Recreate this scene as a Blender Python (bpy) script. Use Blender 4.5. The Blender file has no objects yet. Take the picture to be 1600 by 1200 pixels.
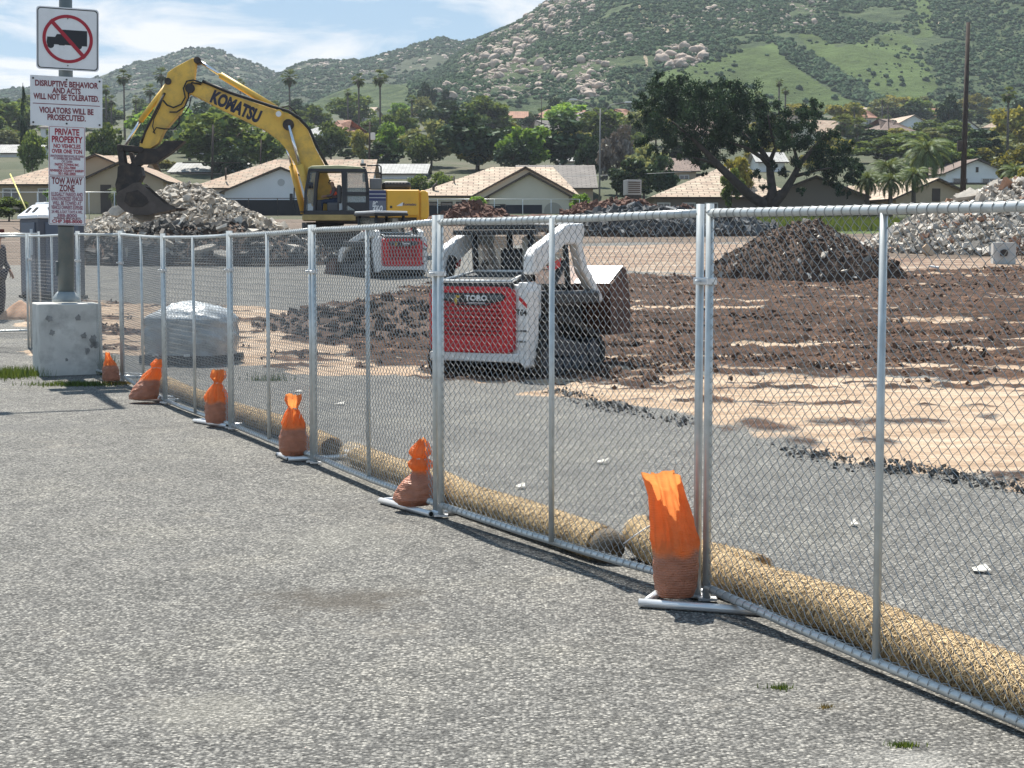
import bpy, math, random
import numpy as np
from mathutils import Vector, Matrix, Euler

# ------------------------------------------------------------------ camera, sky, sun, exposure
F = 2600.0; CH = 1.7; PITCH = math.atan(200.0 / F)
CP, SP = math.cos(PITCH), math.sin(PITCH)
scn = bpy.context.scene
col = scn.collection
cam_d = bpy.data.cameras.new("camera"); cam = bpy.data.objects.new("camera", cam_d); col.objects.link(cam)
cam.location = (0, 0, CH); cam.rotation_euler = (math.pi / 2 - PITCH, 0, 0)
cam_d.sensor_width = 36; cam_d.lens = F / 1600 * 36; cam_d.clip_end = 9000; cam_d.clip_start = 0.05
scn.camera = cam

SUN_EL, SUN_AZ = math.radians(60), math.radians(-20)      # azimuth measured from +Y, negative = left of the view
sd = Vector((math.sin(SUN_AZ) * math.cos(SUN_EL), math.cos(SUN_AZ) * math.cos(SUN_EL), math.sin(SUN_EL)))
ld = bpy.data.lights.new("sun", 'SUN'); ld.energy = 5.0; ld.angle = math.radians(0.5); ld.color = (1.0, 0.945, 0.855)
sun = bpy.data.objects.new("sun", ld); col.objects.link(sun); sun.rotation_euler = sd.to_track_quat('Z', 'Y').to_euler()
sun.location = (0, 0, 30)

world = bpy.data.worlds.new("World"); scn.world = world; world.use_nodes = True
nt = world.node_tree; nt.nodes.clear()
def N(nt, t, **kw):
    n = nt.nodes.new(t)
    for k, v in kw.items(): setattr(n, k, v)
    return n
def L(nt, a, b): nt.links.new(a, b)
out = N(nt, 'ShaderNodeOutputWorld'); bg = N(nt, 'ShaderNodeBackground'); bg.inputs[1].default_value = 0.055
sky = N(nt, 'ShaderNodeTexSky'); sky.sky_type = 'NISHITA'; sky.sun_disc = False
sky.sun_elevation = SUN_EL; sky.sun_rotation = SUN_AZ % (2 * math.pi); sky.altitude = 400; sky.air_density = 1.0; sky.dust_density = 0.6
tc = N(nt, 'ShaderNodeTexCoord'); sep = N(nt, 'ShaderNodeSeparateXYZ'); L(nt, tc.outputs['Generated'], sep.inputs[0])
mz = N(nt, 'ShaderNodeMath', operation='ADD'); mz.inputs[1].default_value = 0.10; L(nt, sep.outputs[2], mz.inputs[0])
dx = N(nt, 'ShaderNodeMath', operation='DIVIDE'); L(nt, sep.outputs[0], dx.inputs[0]); L(nt, mz.outputs[0], dx.inputs[1])
dy = N(nt, 'ShaderNodeMath', operation='DIVIDE'); L(nt, sep.outputs[1], dy.inputs[0]); L(nt, mz.outputs[0], dy.inputs[1])
cmb = N(nt, 'ShaderNodeCombineXYZ'); L(nt, dx.outputs[0], cmb.inputs[0]); L(nt, dy.outputs[0], cmb.inputs[1])
cn = N(nt, 'ShaderNodeTexNoise'); cn.inputs['Scale'].default_value = 1.9; cn.inputs['Detail'].default_value = 9; cn.inputs['Roughness'].default_value = 0.6
cn.inputs['Distortion'].default_value = 0.5
L(nt, cmb.outputs[0], cn.inputs[0])
hz = N(nt, 'ShaderNodeMapRange'); hz.inputs[1].default_value = 0.06; hz.inputs[2].default_value = 0.20; hz.inputs[3].default_value = 0.24; hz.inputs[4].default_value = -0.04
L(nt, sep.outputs[2], hz.inputs[0])
ad = N(nt, 'ShaderNodeMath', operation='ADD'); L(nt, cn.outputs[0], ad.inputs[0]); L(nt, hz.outputs[0], ad.inputs[1])
cr = N(nt, 'ShaderNodeValToRGB'); cr.color_ramp.elements[0].position = 0.53; cr.color_ramp.elements[1].position = 0.70
cr.color_ramp.elements[0].color = (0, 0, 0, 1); cr.color_ramp.elements[1].color = (1, 1, 1, 1)
L(nt, ad.outputs[0], cr.inputs[0])
mx = N(nt, 'ShaderNodeMix', data_type='RGBA'); mx.inputs[7].default_value = (10.4, 10.6, 10.8, 1)
sc2 = N(nt, 'ShaderNodeMix', data_type='RGBA'); sc2.inputs[0].default_value = 0.5; sc2.inputs[7].default_value = (4.4, 7.0, 9.6, 1)
L(nt, sky.outputs[0], sc2.inputs[6])
L(nt, cr.outputs[0], mx.inputs[0]); L(nt, sc2.outputs[2], mx.inputs[6]); L(nt, mx.outputs[2], bg.inputs[0]); L(nt, bg.outputs[0], out.inputs[0])

vs = scn.view_settings; vs.view_transform = 'Standard'; vs.look = 'None'; vs.gamma = 1; vs.use_curve_mapping = False; vs.exposure = 0.84
scn.render.engine = 'CYCLES'
cy = scn.cycles
cy.volume_bounces = 0; cy.max_bounces = 6; cy.transparent_max_bounces = 16; cy.caustics_reflective = False; cy.caustics_refractive = False

# ------------------------------------------------------------------ geometry helpers
def ray(px, py):
    u = (px - 800) / F; v = (600 - py) / F
    return Vector((u, CP + v * SP, v * CP - SP))
def at(px, py, Y):
    r = ray(px, py); k = Y / r.y
    return Vector((r.x * k, Y, CH + r.z * k))
def softplus(t, s): return s * np.logaddexp(0, t / s)
def gbase(X, Y):
    z = 0.045 * softplus(Y - 23.0, 3.0) + 0.062 * softplus(Y - 158.0, 5.0)
    z = z - 0.045 * softplus(Y - 620.0, 20.0) - 0.062 * softplus(Y - 620.0, 20.0)
    return z
def gz(X, Y): return float(gbase(X, Y))
def ong(px, Y):                       # a point standing on the ground at depth Y seen in column px
    v = 0.06
    X = (px - 800) / F / (CP + v * SP) * Y
    return Vector((X, Y, gz(X, Y)))
def hit(px, py):                      # where the view ray of a pixel meets the ground
    r = ray(px, py); lo, hi = 1.0, 700.0
    for _ in range(60):
        m = (lo + hi) / 2; z = CH + r.z / r.y * m
        if z > gz(0, m): lo = m
        else: hi = m
    return (r.x / r.y * lo, lo)

def _h(ix, iy, seed):
    n = (ix.astype(np.int64) * 374761393 + iy.astype(np.int64) * 668265263 + seed * 974711) & 0x7fffffff
    n = ((n ^ (n >> 13)) * 1274126177) & 0x7fffffff
    return ((n ^ (n >> 16)) & 0xffff) / 65535.0
def vnoise(x, y, seed=0):
    ix = np.floor(x); iy = np.floor(y); fx = x - ix; fy = y - iy
    fx = fx * fx * (3 - 2 * fx); fy = fy * fy * (3 - 2 * fy)
    a = _h(ix, iy, seed); b = _h(ix + 1, iy, seed); c = _h(ix, iy + 1, seed); d = _h(ix + 1, iy + 1, seed)
    return (a + (b - a) * fx) + ((c + (d - c) * fx) - (a + (b - a) * fx)) * fy
def fbm(x, y, seed=0, oct=4):
    s = 0; a = 0.5; t = 0
    for i in range(oct):
        s = s + a * vnoise(x * 2 ** i, y * 2 ** i, seed + i * 17); t += a; a *= 0.5
    return s / t

def tag(o, label=None, cat=None, group=None, kind=None):
    if label: o['label'] = label
    if cat: o['category'] = cat
    if group: o['group'] = group
    if kind: o['kind'] = kind
    return o
def empty(name, loc, rz=0.0):
    o = bpy.data.objects.new(name, None); col.objects.link(o); o.location = loc; o.rotation_euler = (0, 0, rz)
    o.empty_display_size = 0.2
    return o
def npmesh(name, V, Fc, mat, parent=None, smooth=False, attrs=None, midx=None):
    """V (n,3), Fc (m,k) all faces with k corners"""
    V = np.asarray(V, dtype=np.float32); Fc = np.asarray(Fc, dtype=np.int32)
    me = bpy.data.meshes.new(name); m, k = Fc.shape
    me.vertices.add(len(V)); me.vertices.foreach_set('co', V.ravel())
    me.loops.add(m * k); me.loops.foreach_set('vertex_index', Fc.ravel())
    me.polygons.add(m); me.polygons.foreach_set('loop_start', np.arange(0, m * k, k, dtype=np.int32))
    me.polygons.foreach_set('loop_total', np.full(m, k, dtype=np.int32))
    for mt in (mat if isinstance(mat, (list, tuple)) else [mat]): me.materials.append(mt)
    if midx is not None: me.polygons.foreach_set('material_index', np.asarray(midx, dtype=np.int32))
    me.update(calc_edges=True)
    me.polygons.foreach_set('use_smooth', np.full(m, smooth, dtype=bool))
    if attrs:
        for an, av in attrs.items():
            a = me.attributes.new(an, 'FLOAT', 'POINT'); a.data.foreach_set('value', np.asarray(av, dtype=np.float32))
    o = bpy.data.objects.new(name, me); col.objects.link(o)
    if parent: o.parent = parent
    return o

class MB:
    def __init__(s): s.v = []; s.f = []; s.m = []; s.sm = []
    def add(s, vs, fs, mi=0, smooth=False):
        b = len(s.v); s.v += [tuple(v) for v in vs]
        for f in fs: s.f.append([b + i for i in f]); s.m.append(mi); s.sm.append(smooth)
        return s
    def box(s, c, d, mi=0, rot=None, taper=1.0):
        x, y, z = d[0] / 2, d[1] / 2, d[2] / 2; t = taper
        vs = [Vector(p) for p in ((-x, -y, -z), (x, -y, -z), (x, y, -z), (-x, y, -z), (-x * t, -y * t, z), (x * t, -y * t, z), (x * t, y * t, z), (-x * t, y * t, z))]
        if rot is not None: vs = [rot @ v for v in vs]
        c = Vector(c); vs = [v + c for v in vs]
        return s.add(vs, [(0, 3, 2, 1), (4, 5, 6, 7), (0, 1, 5, 4), (1, 2, 6, 5), (2, 3, 7, 6), (3, 0, 4, 7)], mi)
    def bx(s, x0, x1, y0, y1, z0, z1, mi=0): return s.box(((x0 + x1) / 2, (y0 + y1) / 2, (z0 + z1) / 2), (x1 - x0, y1 - y0, z1 - z0), mi)
    def tube(s, pts, r, n=8, mi=0, caps=True, smooth=True):
        pts = [Vector(p) for p in pts]; rs = r if isinstance(r, (list, tuple)) else [r] * len(pts)
        vs = []; up = None
        for i, p in enumerate(pts):
            d = (pts[min(i + 1, len(pts) - 1)] - pts[max(i - 1, 0)])
            if d.length < 1e-9: d = Vector((0, 0, 1))
            d.normalize()
            if up is None:
                up = Vector((0, 0, 1)) if abs(d.z) < 0.9 else Vector((1, 0, 0))
            a = d.cross(up)
            if a.length < 1e-4: a = d.cross(Vector((0, 1, 0.1)))
            a.normalize(); b = a.cross(d).normalized(); up = b
            for k in range(n):
                t = 2 * math.pi * k / n; vs.append(p + (a * math.cos(t) + b * math.sin(t)) * rs[i])
        fs = []
        for i in range(len(pts) - 1):
            for k in range(n):
                k2 = (k + 1) % n; fs.append((i * n + k, (i + 1) * n + k, (i + 1) * n + k2, i * n + k2))
        s.add(vs, fs, mi, smooth)
        if caps:
            b = len(s.v) - len(vs)
            s.f.append([b + k for k in range(n)]); s.m.append(mi); s.sm.append(False)
            s.f.append([b + (len(pts) - 1) * n + k for k in reversed(range(n))]); s.m.append(mi); s.sm.append(False)
        return s
    def ext(s, poly, a0, a1, plane='xz', mi=0):
        """extrude a 2D polygon along the third axis"""
        def P(p, a):
            if plane == 'xz': return (p[0], a, p[1])
            if plane == 'yz': return (a, p[0], p[1])
            return (p[0], p[1], a)
        n = len(poly); vs = [P(p, a0) for p in poly] + [P(p, a1) for p in poly]
        fs = [tuple(range(n)), tuple(reversed(range(n, 2 * n)))]
        for i in range(n):
            j = (i + 1) % n; fs.append((i, i + n, j + n, j))
        return s.add(vs, fs, mi)
    def build(s, name, mats, parent=None, bevel=0.0, xf=None, fix=True, label=None):
        me = bpy.data.meshes.new(name)
        vs = s.v if xf is None else [tuple(xf @ Vector(v)) for v in s.v]
        me.from_pydata(vs, [], s.f)
        for mt in (mats if isinstance(mats, (list, tuple)) else [mats]): me.materials.append(mt)
        for i, p in enumerate(me.polygons): p.material_index = s.m[i]; p.use_smooth = s.sm[i]
        if fix:
            import bmesh
            bm = bmesh.new(); bm.from_mesh(me); bmesh.ops.recalc_face_normals(bm, faces=bm.faces); bm.to_mesh(me); bm.free()
        me.update()
        o = bpy.data.objects.new(name, me); col.objects.link(o)
        if parent: o.parent = parent
        if bevel > 0:
            md = o.modifiers.new('bevel', 'BEVEL'); md.width = bevel; md.segments = 2; md.limit_method = 'ANGLE'; md.angle_limit = math.radians(40)
        if label: o['label'] = label
        return o
def copy_tree(o, parent=None):
    c = o.copy(); col.objects.link(c); c.parent = parent
    for ch in [x for x in o.children]: copy_tree(ch, c)
    return c

# ------------------------------------------------------------------ materials
MATS = {}
def mat(name, color, rough=0.7, metal=0.0, var=0.0, vscale=5.0, bump=0.0, bscale=30.0, island=0.0, spec=0.5, dirt=None, dirt_amt=0.0, dscale=2.0, coat=0.0, obj_coords=True):
    if name in MATS: return MATS[name]
    m = bpy.data.materials.new(name); m.use_nodes = True; nt = m.node_tree; b = nt.nodes['Principled BSDF']
    b.inputs['Roughness'].default_value = rough; b.inputs['Metallic'].default_value = metal; b.inputs['Specular IOR Level'].default_value = spec
    b.inputs['Coat Weight'].default_value = coat
    c = (*color, 1); b.inputs['Base Color'].default_value = c
    tc = N(nt, 'ShaderNodeTexCoord'); src = tc.outputs['Object' if obj_coords else 'Generated']
    cur = None
    if var > 0:
        n = N(nt, 'ShaderNodeTexNoise'); n.inputs['Scale'].default_value = vscale; n.inputs['Detail'].default_value = 5; L(nt, src, n.inputs[0])
        mr = N(nt, 'ShaderNodeMapRange'); mr.inputs[1].default_value = 0.3; mr.inputs[2].default_value = 0.7; mr.inputs[3].default_value = 1 - var; mr.inputs[4].default_value = 1 + var
        L(nt, n.outputs[0], mr.inputs[0])
        vm = N(nt, 'ShaderNodeVectorMath', operation='SCALE'); vm.inputs[0].default_value = color; L(nt, mr.outputs[0], vm.inputs['Scale']); cur = vm.outputs[0]
    if island > 0:
        g = N(nt, 'ShaderNodeNewGeometry')
        mr = N(nt, 'ShaderNodeMapRange'); mr.inputs[3].default_value = 1 - island; mr.inputs[4].default_value = 1 + island; L(nt, g.outputs['Random Per Island'], mr.inputs[0])
        vm = N(nt, 'ShaderNodeVectorMath', operation='SCALE')
        if cur is None: vm.inputs[0].default_value = color
        else: L(nt, cur, vm.inputs[0])
        L(nt, mr.outputs[0], vm.inputs['Scale']); cur = vm.outputs[0]
    if dirt is not None:
        n = N(nt, 'ShaderNodeTexNoise'); n.inputs['Scale'].default_value = dscale; n.inputs['Detail'].default_value = 7; n.inputs['Roughness'].default_value = 0.65; L(nt, src, n.inputs[0])
        mr = N(nt, 'ShaderNodeMapRange'); mr.inputs[1].default_value = 0.48; mr.inputs[2].default_value = 0.68; mr.inputs[3].default_value = 0; mr.inputs[4].default_value = dirt_amt; L(nt, n.outputs[0], mr.inputs[0])
        mx = N(nt, 'ShaderNodeMix', data_type='RGBA'); L(nt, mr.outputs[0], mx.inputs[0]); mx.inputs[7].default_value = (*dirt, 1)
        if cur is None: mx.inputs[6].default_value = c
        else: L(nt, cur, mx.inputs[6])
        cur = mx.outputs[2]
    if cur is not None: L(nt, cur, b.inputs['Base Color'])
    if bump > 0:
        n = N(nt, 'ShaderNodeTexNoise'); n.inputs['Scale'].default_value = bscale; n.inputs['Detail'].default_value = 4; L(nt, src, n.inputs[0])
        bp = N(nt, 'ShaderNodeBump'); bp.inputs['Strength'].default_value = bump; bp.inputs['Distance'].default_value = 0.02; L(nt, n.outputs[0], bp.inputs['Height']); L(nt, bp.outputs[0], b.inputs['Normal'])
    MATS[name] = m
    return m
def glassmat(name, color=(0.5, 0.6, 0.6), alpha=0.35):
    m = mat(name, color, rough=0.08)
    nt = m.node_tree; b = nt.nodes['Principled BSDF']; b.inputs['Alpha'].default_value = alpha
    return m
def leafmat(name, color, island=0.45, trans=0.3, hue=(1.3, 1.1, 0.7)):
    if name in MATS: return MATS[name]
    m = bpy.data.materials.new(name); m.use_nodes = True; nt = m.node_tree; nt.nodes.remove(nt.nodes['Principled BSDF'])
    o = nt.nodes['Material Output']; g = N(nt, 'ShaderNodeNewGeometry')
    mr = N(nt, 'ShaderNodeMapRange'); mr.inputs[3].default_value = 1 - island; mr.inputs[4].default_value = 1 + island; L(nt, g.outputs['Random Per Island'], mr.inputs[0])
    oi = N(nt, 'ShaderNodeObjectInfo')
    mo = N(nt, 'ShaderNodeMapRange'); mo.inputs[3].default_value = 0.75; mo.inputs[4].default_value = 1.25; L(nt, oi.outputs['Random'], mo.inputs[0])
    mm = N(nt, 'ShaderNodeMath', operation='MULTIPLY'); L(nt, mr.outputs[0], mm.inputs[0]); L(nt, mo.outputs[0], mm.inputs[1])
    vm = N(nt, 'ShaderNodeVectorMath', operation='SCALE'); vm.inputs[0].default_value = color; L(nt, mm.outputs[0], vm.inputs['Scale'])
    d = N(nt, 'ShaderNodeBsdfDiffuse'); L(nt, vm.outputs[0], d.inputs[0])
    t = N(nt, 'ShaderNodeBsdfTranslucent')
    v2 = N(nt, 'ShaderNodeVectorMath', operation='MULTIPLY'); v2.inputs[1].default_value = hue; L(nt, vm.outputs[0], v2.inputs[0]); L(nt, v2.outputs[0], t.inputs[0])
    gl = N(nt, 'ShaderNodeBsdfGlossy'); gl.inputs['Roughness'].default_value = 0.5; gl.inputs[0].default_value = (0.5, 0.55, 0.5, 1)
    ms = N(nt, 'ShaderNodeMixShader'); ms.inputs[0].default_value = trans; L(nt, d.outputs[0], ms.inputs[1]); L(nt, t.outputs[0], ms.inputs[2])
    m2 = N(nt, 'ShaderNodeMixShader'); m2.inputs[0].default_value = 0.04; L(nt, ms.outputs[0], m2.inputs[1]); L(nt, gl.outputs[0], m2.inputs[2])
    L(nt, m2.outputs[0], o.inputs[0]); MATS[name] = m
    return m

def text_mesh(txt, size, parent, matl, loc, rot, name='lettering', bold=0.0, sx=1.0, extrude=0.0015, align='CENTER', shear=0.0):
    cu = bpy.data.curves.new(name, 'FONT'); cu.body = txt; cu.size = size; cu.align_x = align; cu.align_y = 'CENTER'; cu.extrude = extrude
    cu.offset = bold * size; cu.resolution_u = 3; cu.shear = shear; cu.space_line = 0.8
    ob = bpy.data.objects.new(name, cu); col.objects.link(ob)
    dg = bpy.context.evaluated_depsgraph_get(); dg.update()
    me = bpy.data.meshes.new_from_object(ob.evaluated_get(dg)); me.name = name
    bpy.data.objects.remove(ob); me.materials.clear(); me.materials.append(matl)
    if sx != 1.0:
        for v in me.vertices: v.co.x *= sx
    o = bpy.data.objects.new(name, me); col.objects.link(o); o.parent = parent; o.location = loc; o.rotation_euler = rot
    return o
# ------------------------------------------------------------------ ground
def poly_px(pts): return np.array([hit(x, y) for x, y in pts])
def inside(X, Y, P):
    r = np.zeros(X.shape, bool); n = len(P); j = n - 1
    for i in range(n):
        xi, yi = P[i]; xj, yj = P[j]
        c = ((yi > Y) != (yj > Y)) & (X < (xj - xi) * (Y - yi) / (yj - yi + 1e-12) + xi)
        r ^= c; j = i
    return r
TAN_A = poly_px([(868, 603), (1000, 588), (1150, 578), (1350, 588), (1700, 592), (1700, 785), (1600, 765), (1480, 735), (1330, 725), (1180, 690), (1110, 662), (1000, 640), (900, 622)])
TAN_B = poly_px([(60, 462), (300, 478), (460, 486), (700, 480), (800, 520), (760, 590), (560, 592), (480, 580), (350, 565), (200, 560), (60, 548)])
DARK_A = poly_px([(560, 470), (700, 440), (960, 428), (1100, 434), (1400, 425), (1750, 410), (1750, 598), (1400, 590), (1150, 582), (1000, 592), (860, 600), (760, 600), (700, 540), (620, 500)])
DARK_B = poly_px([(440, 505), (560, 468), (760, 455), (770, 600), (640, 592), (560, 560), (470, 530)])
TAN_C = poly_px([(850, 384), (1000, 384), (1250, 376), (1700, 392), (1700, 425), (1380, 432), (1150, 436), (960, 422), (860, 418)])
BROWN = poly_px([(-900, 338), (2600, 338), (2600, 404), (1400, 404), (1200, 378), (880, 380), (600, 400), (480, 412), (120, 414), (-900, 414)])
GRASS = poly_px([(1130, 338), (1390, 338), (1390, 366), (1130, 362)])
ASPH_MID = poly_px([(-300, 408), (640, 425), (700, 450), (560, 470), (300, 477), (-300, 470)])

def axis(segs):
    a = []
    for x0, x1, st in segs: a += list(np.arange(x0, x1, st))
    a.append(segs[-1][1]); return np.array(a)
xs = axis([(-620, -100, 26), (-100, -26, 4), (-26, -13, .4), (-13, 15, .1), (15, 26, .4), (26, 100, 4), (100, 620, 26)])
ys = axis([(-30, 0, 6), (0, 18, .6), (18, 23, .12), (23, 36, .07), (36, 62, .14), (62, 130, .6), (130, 180, 3), (180, 700, 12)])
GX, GY = np.meshgrid(xs, ys)
w1 = (fbm(GX * .7, GY * .7, 3, 5) - .5) * 3.2; w2 = (fbm(GX * .7 + 50, GY * .7, 9, 5) - .5) * 3.2
WX, WY = GX + w1, GY + w2
WYs = GY + (fbm(GX * .9, GY * 1.6, 21, 5) - .5) * 2.6
tanm = np.maximum(inside(GX + w1 * .5, WYs, TAN_A), inside(WX, WY, TAN_B)).astype(float)
tanc = inside(WX, WY, TAN_C).astype(float)
dark = np.maximum(inside(WX, GY + w2 * .5, DARK_A), inside(WX, GY + w2 * .4, DARK_B)).astype(float)
brown = inside(WX, WY, BROWN).astype(float)
grass = inside(WX, WY, GRASS).astype(float)
far = (GY > 118).astype(float)
# streaks of bare tan clay through the tilled soil
st = fbm(GX * .22, GY * 1.5, 40, 4); dark = np.where((st > .63) & (dark > 0) & (fbm(GX * .8, GY * 3, 4, 3) > .38), 0.0, dark)
tanm = np.where((inside(GX, GY, DARK_A) | inside(GX, GY, DARK_B)) & (dark == 0), 1.0, tanm)
# dark streaks over the tan
st2 = fbm(GX * .6, GY * 3.6, 77, 6); dark = np.where((tanm > 0) & (st2 > .575) & (fbm(GX * 2.5, GY * 6, 78, 4) > .42), 1.0, dark)
tanm = np.where(dark > 0, 0, tanm)
def soft(a):
    b = a.copy(); b[1:-1, 1:-1] = (a[1:-1, 1:-1] * 2 + a[:-2, 1:-1] + a[2:, 1:-1] + a[1:-1, :-2] + a[1:-1, 2:]) / 6
    return b
tanm, dark, tanc, brown, grass = [soft(a) for a in (tanm, dark, tanc, brown, grass)]
Z = gbase(GX, GY)
clod = np.abs(fbm(GX * 2.2, GY * 2.2, 11, 5) - .5) * 2
clodf = fbm(GX * 7, GY * 7, 31, 3)
near = np.clip((GY - 17) / 5, 0, 1)
Z = Z + near * (fbm(GX * .35, GY * .35, 5, 3) - .5) * .05
Z = Z + dark * (clod * .11 + (clodf - .4) * .10) + tanm * (clodf - .5) * .035 + (tanc + brown) * (clodf - .5) * .07
nx, ny = len(xs), len(ys)
idx = np.arange(nx * ny).reshape(ny, nx)
Fq = np.stack([idx[:-1, :-1], idx[:-1, 1:], idx[1:, 1:], idx[1:, :-1]], -1).reshape(-1, 4)

def ground_material():
    m = bpy.data.materials.new('ground_surface'); m.use_nodes = True; nt = m.node_tree; b = nt.nodes['Principled BSDF']
    b.inputs['Specular IOR Level'].default_value = 0.25; b.inputs['Roughness'].default_value = 0.9
    geo = N(nt, 'ShaderNodeNewGeometry'); pos = geo.outputs['Position']
    def noise(scale, det=3, rough=0.6, stretch=None):
        n = N(nt, 'ShaderNodeTexNoise'); n.inputs['Scale'].default_value = scale; n.inputs['Detail'].default_value = det; n.inputs['Roughness'].default_value = rough
        if stretch:
            v = N(nt, 'ShaderNodeVectorMath', operation='MULTIPLY'); v.inputs[1].default_value = stretch; L(nt, pos, v.inputs[0]); L(nt, v.outputs[0], n.inputs[0])
        else: L(nt, pos, n.inputs[0])
        return n.outputs[0]
    def ramp(src, stops):
        r = N(nt, 'ShaderNodeValToRGB'); e = r.color_ramp.elements
        while len(e) < len(stops): e.new(0.5)
        for k, (p, c) in enumerate(stops): e[k].position = p; e[k].color = (*c, 1)
        L(nt, src, r.inputs[0]); return r.outputs[0]
    def mix(f, a, bb, mode='MIX'):
        x = N(nt, 'ShaderNodeMix', data_type='RGBA', blend_type=mode)
        if isinstance(f, float): x.inputs[0].default_value = f
        else: L(nt, f, x.inputs[0])
        L(nt, a, x.inputs[6]); L(nt, bb, x.inputs[7]); return x.outputs[2]
    def mr(src, a, bb, c, d):
        x = N(nt, 'ShaderNodeMapRange'); x.inputs[1].default_value = a; x.inputs[2].default_value = bb; x.inputs[3].default_value = c; x.inputs[4].default_value = d; L(nt, src, x.inputs[0]); return x.outputs[0]
    # worn asphalt: exposed aggregate in a dark binder
    vo = N(nt, 'ShaderNodeTexVoronoi'); vo.inputs['Scale'].default_value = 66; L(nt, pos, vo.inputs['Vector'])
    vo2 = N(nt, 'ShaderNodeTexVoronoi'); vo2.inputs['Scale'].default_value = 140; L(nt, pos, vo2.inputs['Vector'])
    sepc = N(nt, 'ShaderNodeSeparateColor'); L(nt, vo.outputs['Color'], sepc.inputs[0])
    stone = ramp(sepc.outputs[0], [(0, (.075, .074, .07)), (.40, (.165, .162, .153)), (.75, (.28, .273, .255)), (1, (.43, .415, .38))])
    gap = mr(vo.outputs['Distance'], .35, .75, 0, .75)
    binder = N(nt, 'ShaderNodeRGB'); binder.outputs[0].default_value = (.075, .075, .073, 1)
    asph = mix(gap, stone, binder.outputs[0])
    fine = ramp(noise(75, 4, .75), [(.34, (.48, .48, .48)), (.5, (1, 1, 1)), (.67, (1.42, 1.41, 1.37))])
    asph = mix(1.0, asph, fine, 'MULTIPLY')
    big = ramp(noise(.55, 5, .6), [(.30, (.87, .87, .87)), (.5, (1, 1, 1)), (.68, (1.12, 1.11, 1.07))])
    asph = mix(1.0, asph, big, 'MULTIPLY')
    mid = ramp(noise(3.2, 6, .7, (1, .6, 1)), [(.33, (.82, .82, .82)), (.5, (1, 1, 1)), (.66, (1.15, 1.14, 1.12))])
    asph = mix(1.0, asph, mid, 'MULTIPLY')
    # a few dark oil stains and pale dusty patches
    stn = mr(noise(.5, 5, .6, (1, 1.2, 1)), .62, .72, 0, .5)
    dk = N(nt, 'ShaderNodeRGB'); dk.outputs[0].default_value = (.09, .085, .08, 1); asph = mix(stn, asph, dk.outputs[0])
    dust = N(nt, 'ShaderNodeRGB'); dust.outputs[0].default_value = (.34, .31, .26, 1)
    asph = mix(mr(noise(.9, 6, .7), .60, .78, 0, .55), asph, dust.outputs[0])
    # an oil-dark patch and two dusty ones, where the paving shows them
    lowc = noise(5, 6, .75)
    for (sx_, sy_, rx_, ry_, c_, amt) in ((*hit(535, 938), .42, .34, (.085, .075, .062), .75), (*hit(330, 1112), .30, .26, (.36, .345, .30), .3), (*hit(545, 838), .45, .6, (.33, .32, .28), .2), (*hit(1420, 1190), .25, .14, (.50, .49, .46), .35), (*hit(60, 668), 1.2, .5, (.12, .12, .12), .35)):
        s1_ = N(nt, 'ShaderNodeVectorMath', operation='SUBTRACT'); L(nt, pos, s1_.inputs[0]); s1_.inputs[1].default_value = (sx_, sy_, 0)
        s2_ = N(nt, 'ShaderNodeVectorMath', operation='MULTIPLY'); L(nt, s1_.outputs[0], s2_.inputs[0]); s2_.inputs[1].default_value = (1 / rx_, 1 / ry_, 0)
        s3_ = N(nt, 'ShaderNodeVectorMath', operation='LENGTH'); L(nt, s2_.outputs[0], s3_.inputs[0])
        s4_ = N(nt, 'ShaderNodeMath', operation='ADD'); L(nt, s3_.outputs['Value'], s4_.inputs[0]); L(nt, mr(lowc, .3, .7, -.7, .7), s4_.inputs[1])
        cc_ = N(nt, 'ShaderNodeRGB'); cc_.outputs[0].default_value = (*c_, 1); tex_ = mix(1.0, cc_.outputs[0], fine, 'MULTIPLY')
        asph = mix(mr(s4_.outputs[0], .3, 1.2, amt, 0), asph, tex_)
    # hairline cracks
    cv = N(nt, 'ShaderNodeTexVoronoi', feature='DISTANCE_TO_EDGE'); cv.inputs['Scale'].default_value = .23
    dn = N(nt, 'ShaderNodeTexNoise'); dn.inputs['Scale'].default_value = 1.6; dn.inputs['Detail'].default_value = 6; L(nt, pos, dn.inputs[0])
    dv = N(nt, 'ShaderNodeVectorMath', operation='SCALE'); dv.inputs['Scale'].default_value = .9; L(nt, dn.outputs['Color'], dv.inputs[0])
    da = N(nt, 'ShaderNodeVectorMath', operation='ADD'); L(nt, pos, da.inputs[0]); L(nt, dv.outputs[0], da.inputs[1]); L(nt, da.outputs[0], cv.inputs['Vector'])
    asph = mix(mr(cv.outputs['Distance'], .0, .0028, .6, 0), asph, dk.outputs[0])
    tan = ramp(noise(1.3, 8, .72, (.5, 1.6, 1)), [(.30, (.15, .10, .07)), (.41, (.34, .235, .155)), (.52, (.48, .355, .25)), (.72, (.58, .47, .36))])
    tan = mix(1.0, tan, ramp(noise(22, 4, .7), [(.3, (.72, .72, .72)), (.6, (1.1, 1.1, 1.1))]), 'MULTIPLY')
    dark = ramp(noise(2.3, 8, .75, (.6, 1.5, 1)), [(.34, (.018, .011, .007)), (.48, (.055, .029, .018)), (.59, (.115, .062, .038)), (.72, (.32, .20, .125))])
    dark = mix(1.0, dark, ramp(noise(26, 4, .8), [(.33, (.4, .4, .4)), (.5, (1, 1, 1)), (.68, (1.7, 1.6, 1.5))]), 'MULTIPLY')
    tanc = ramp(noise(.9, 8, .75, (.35, 2.2, 1)), [(.3, (.10, .08, .065)), (.43, (.20, .125, .09)), (.54, (.33, .25, .185)), (.7, (.5, .44, .37))])
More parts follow.
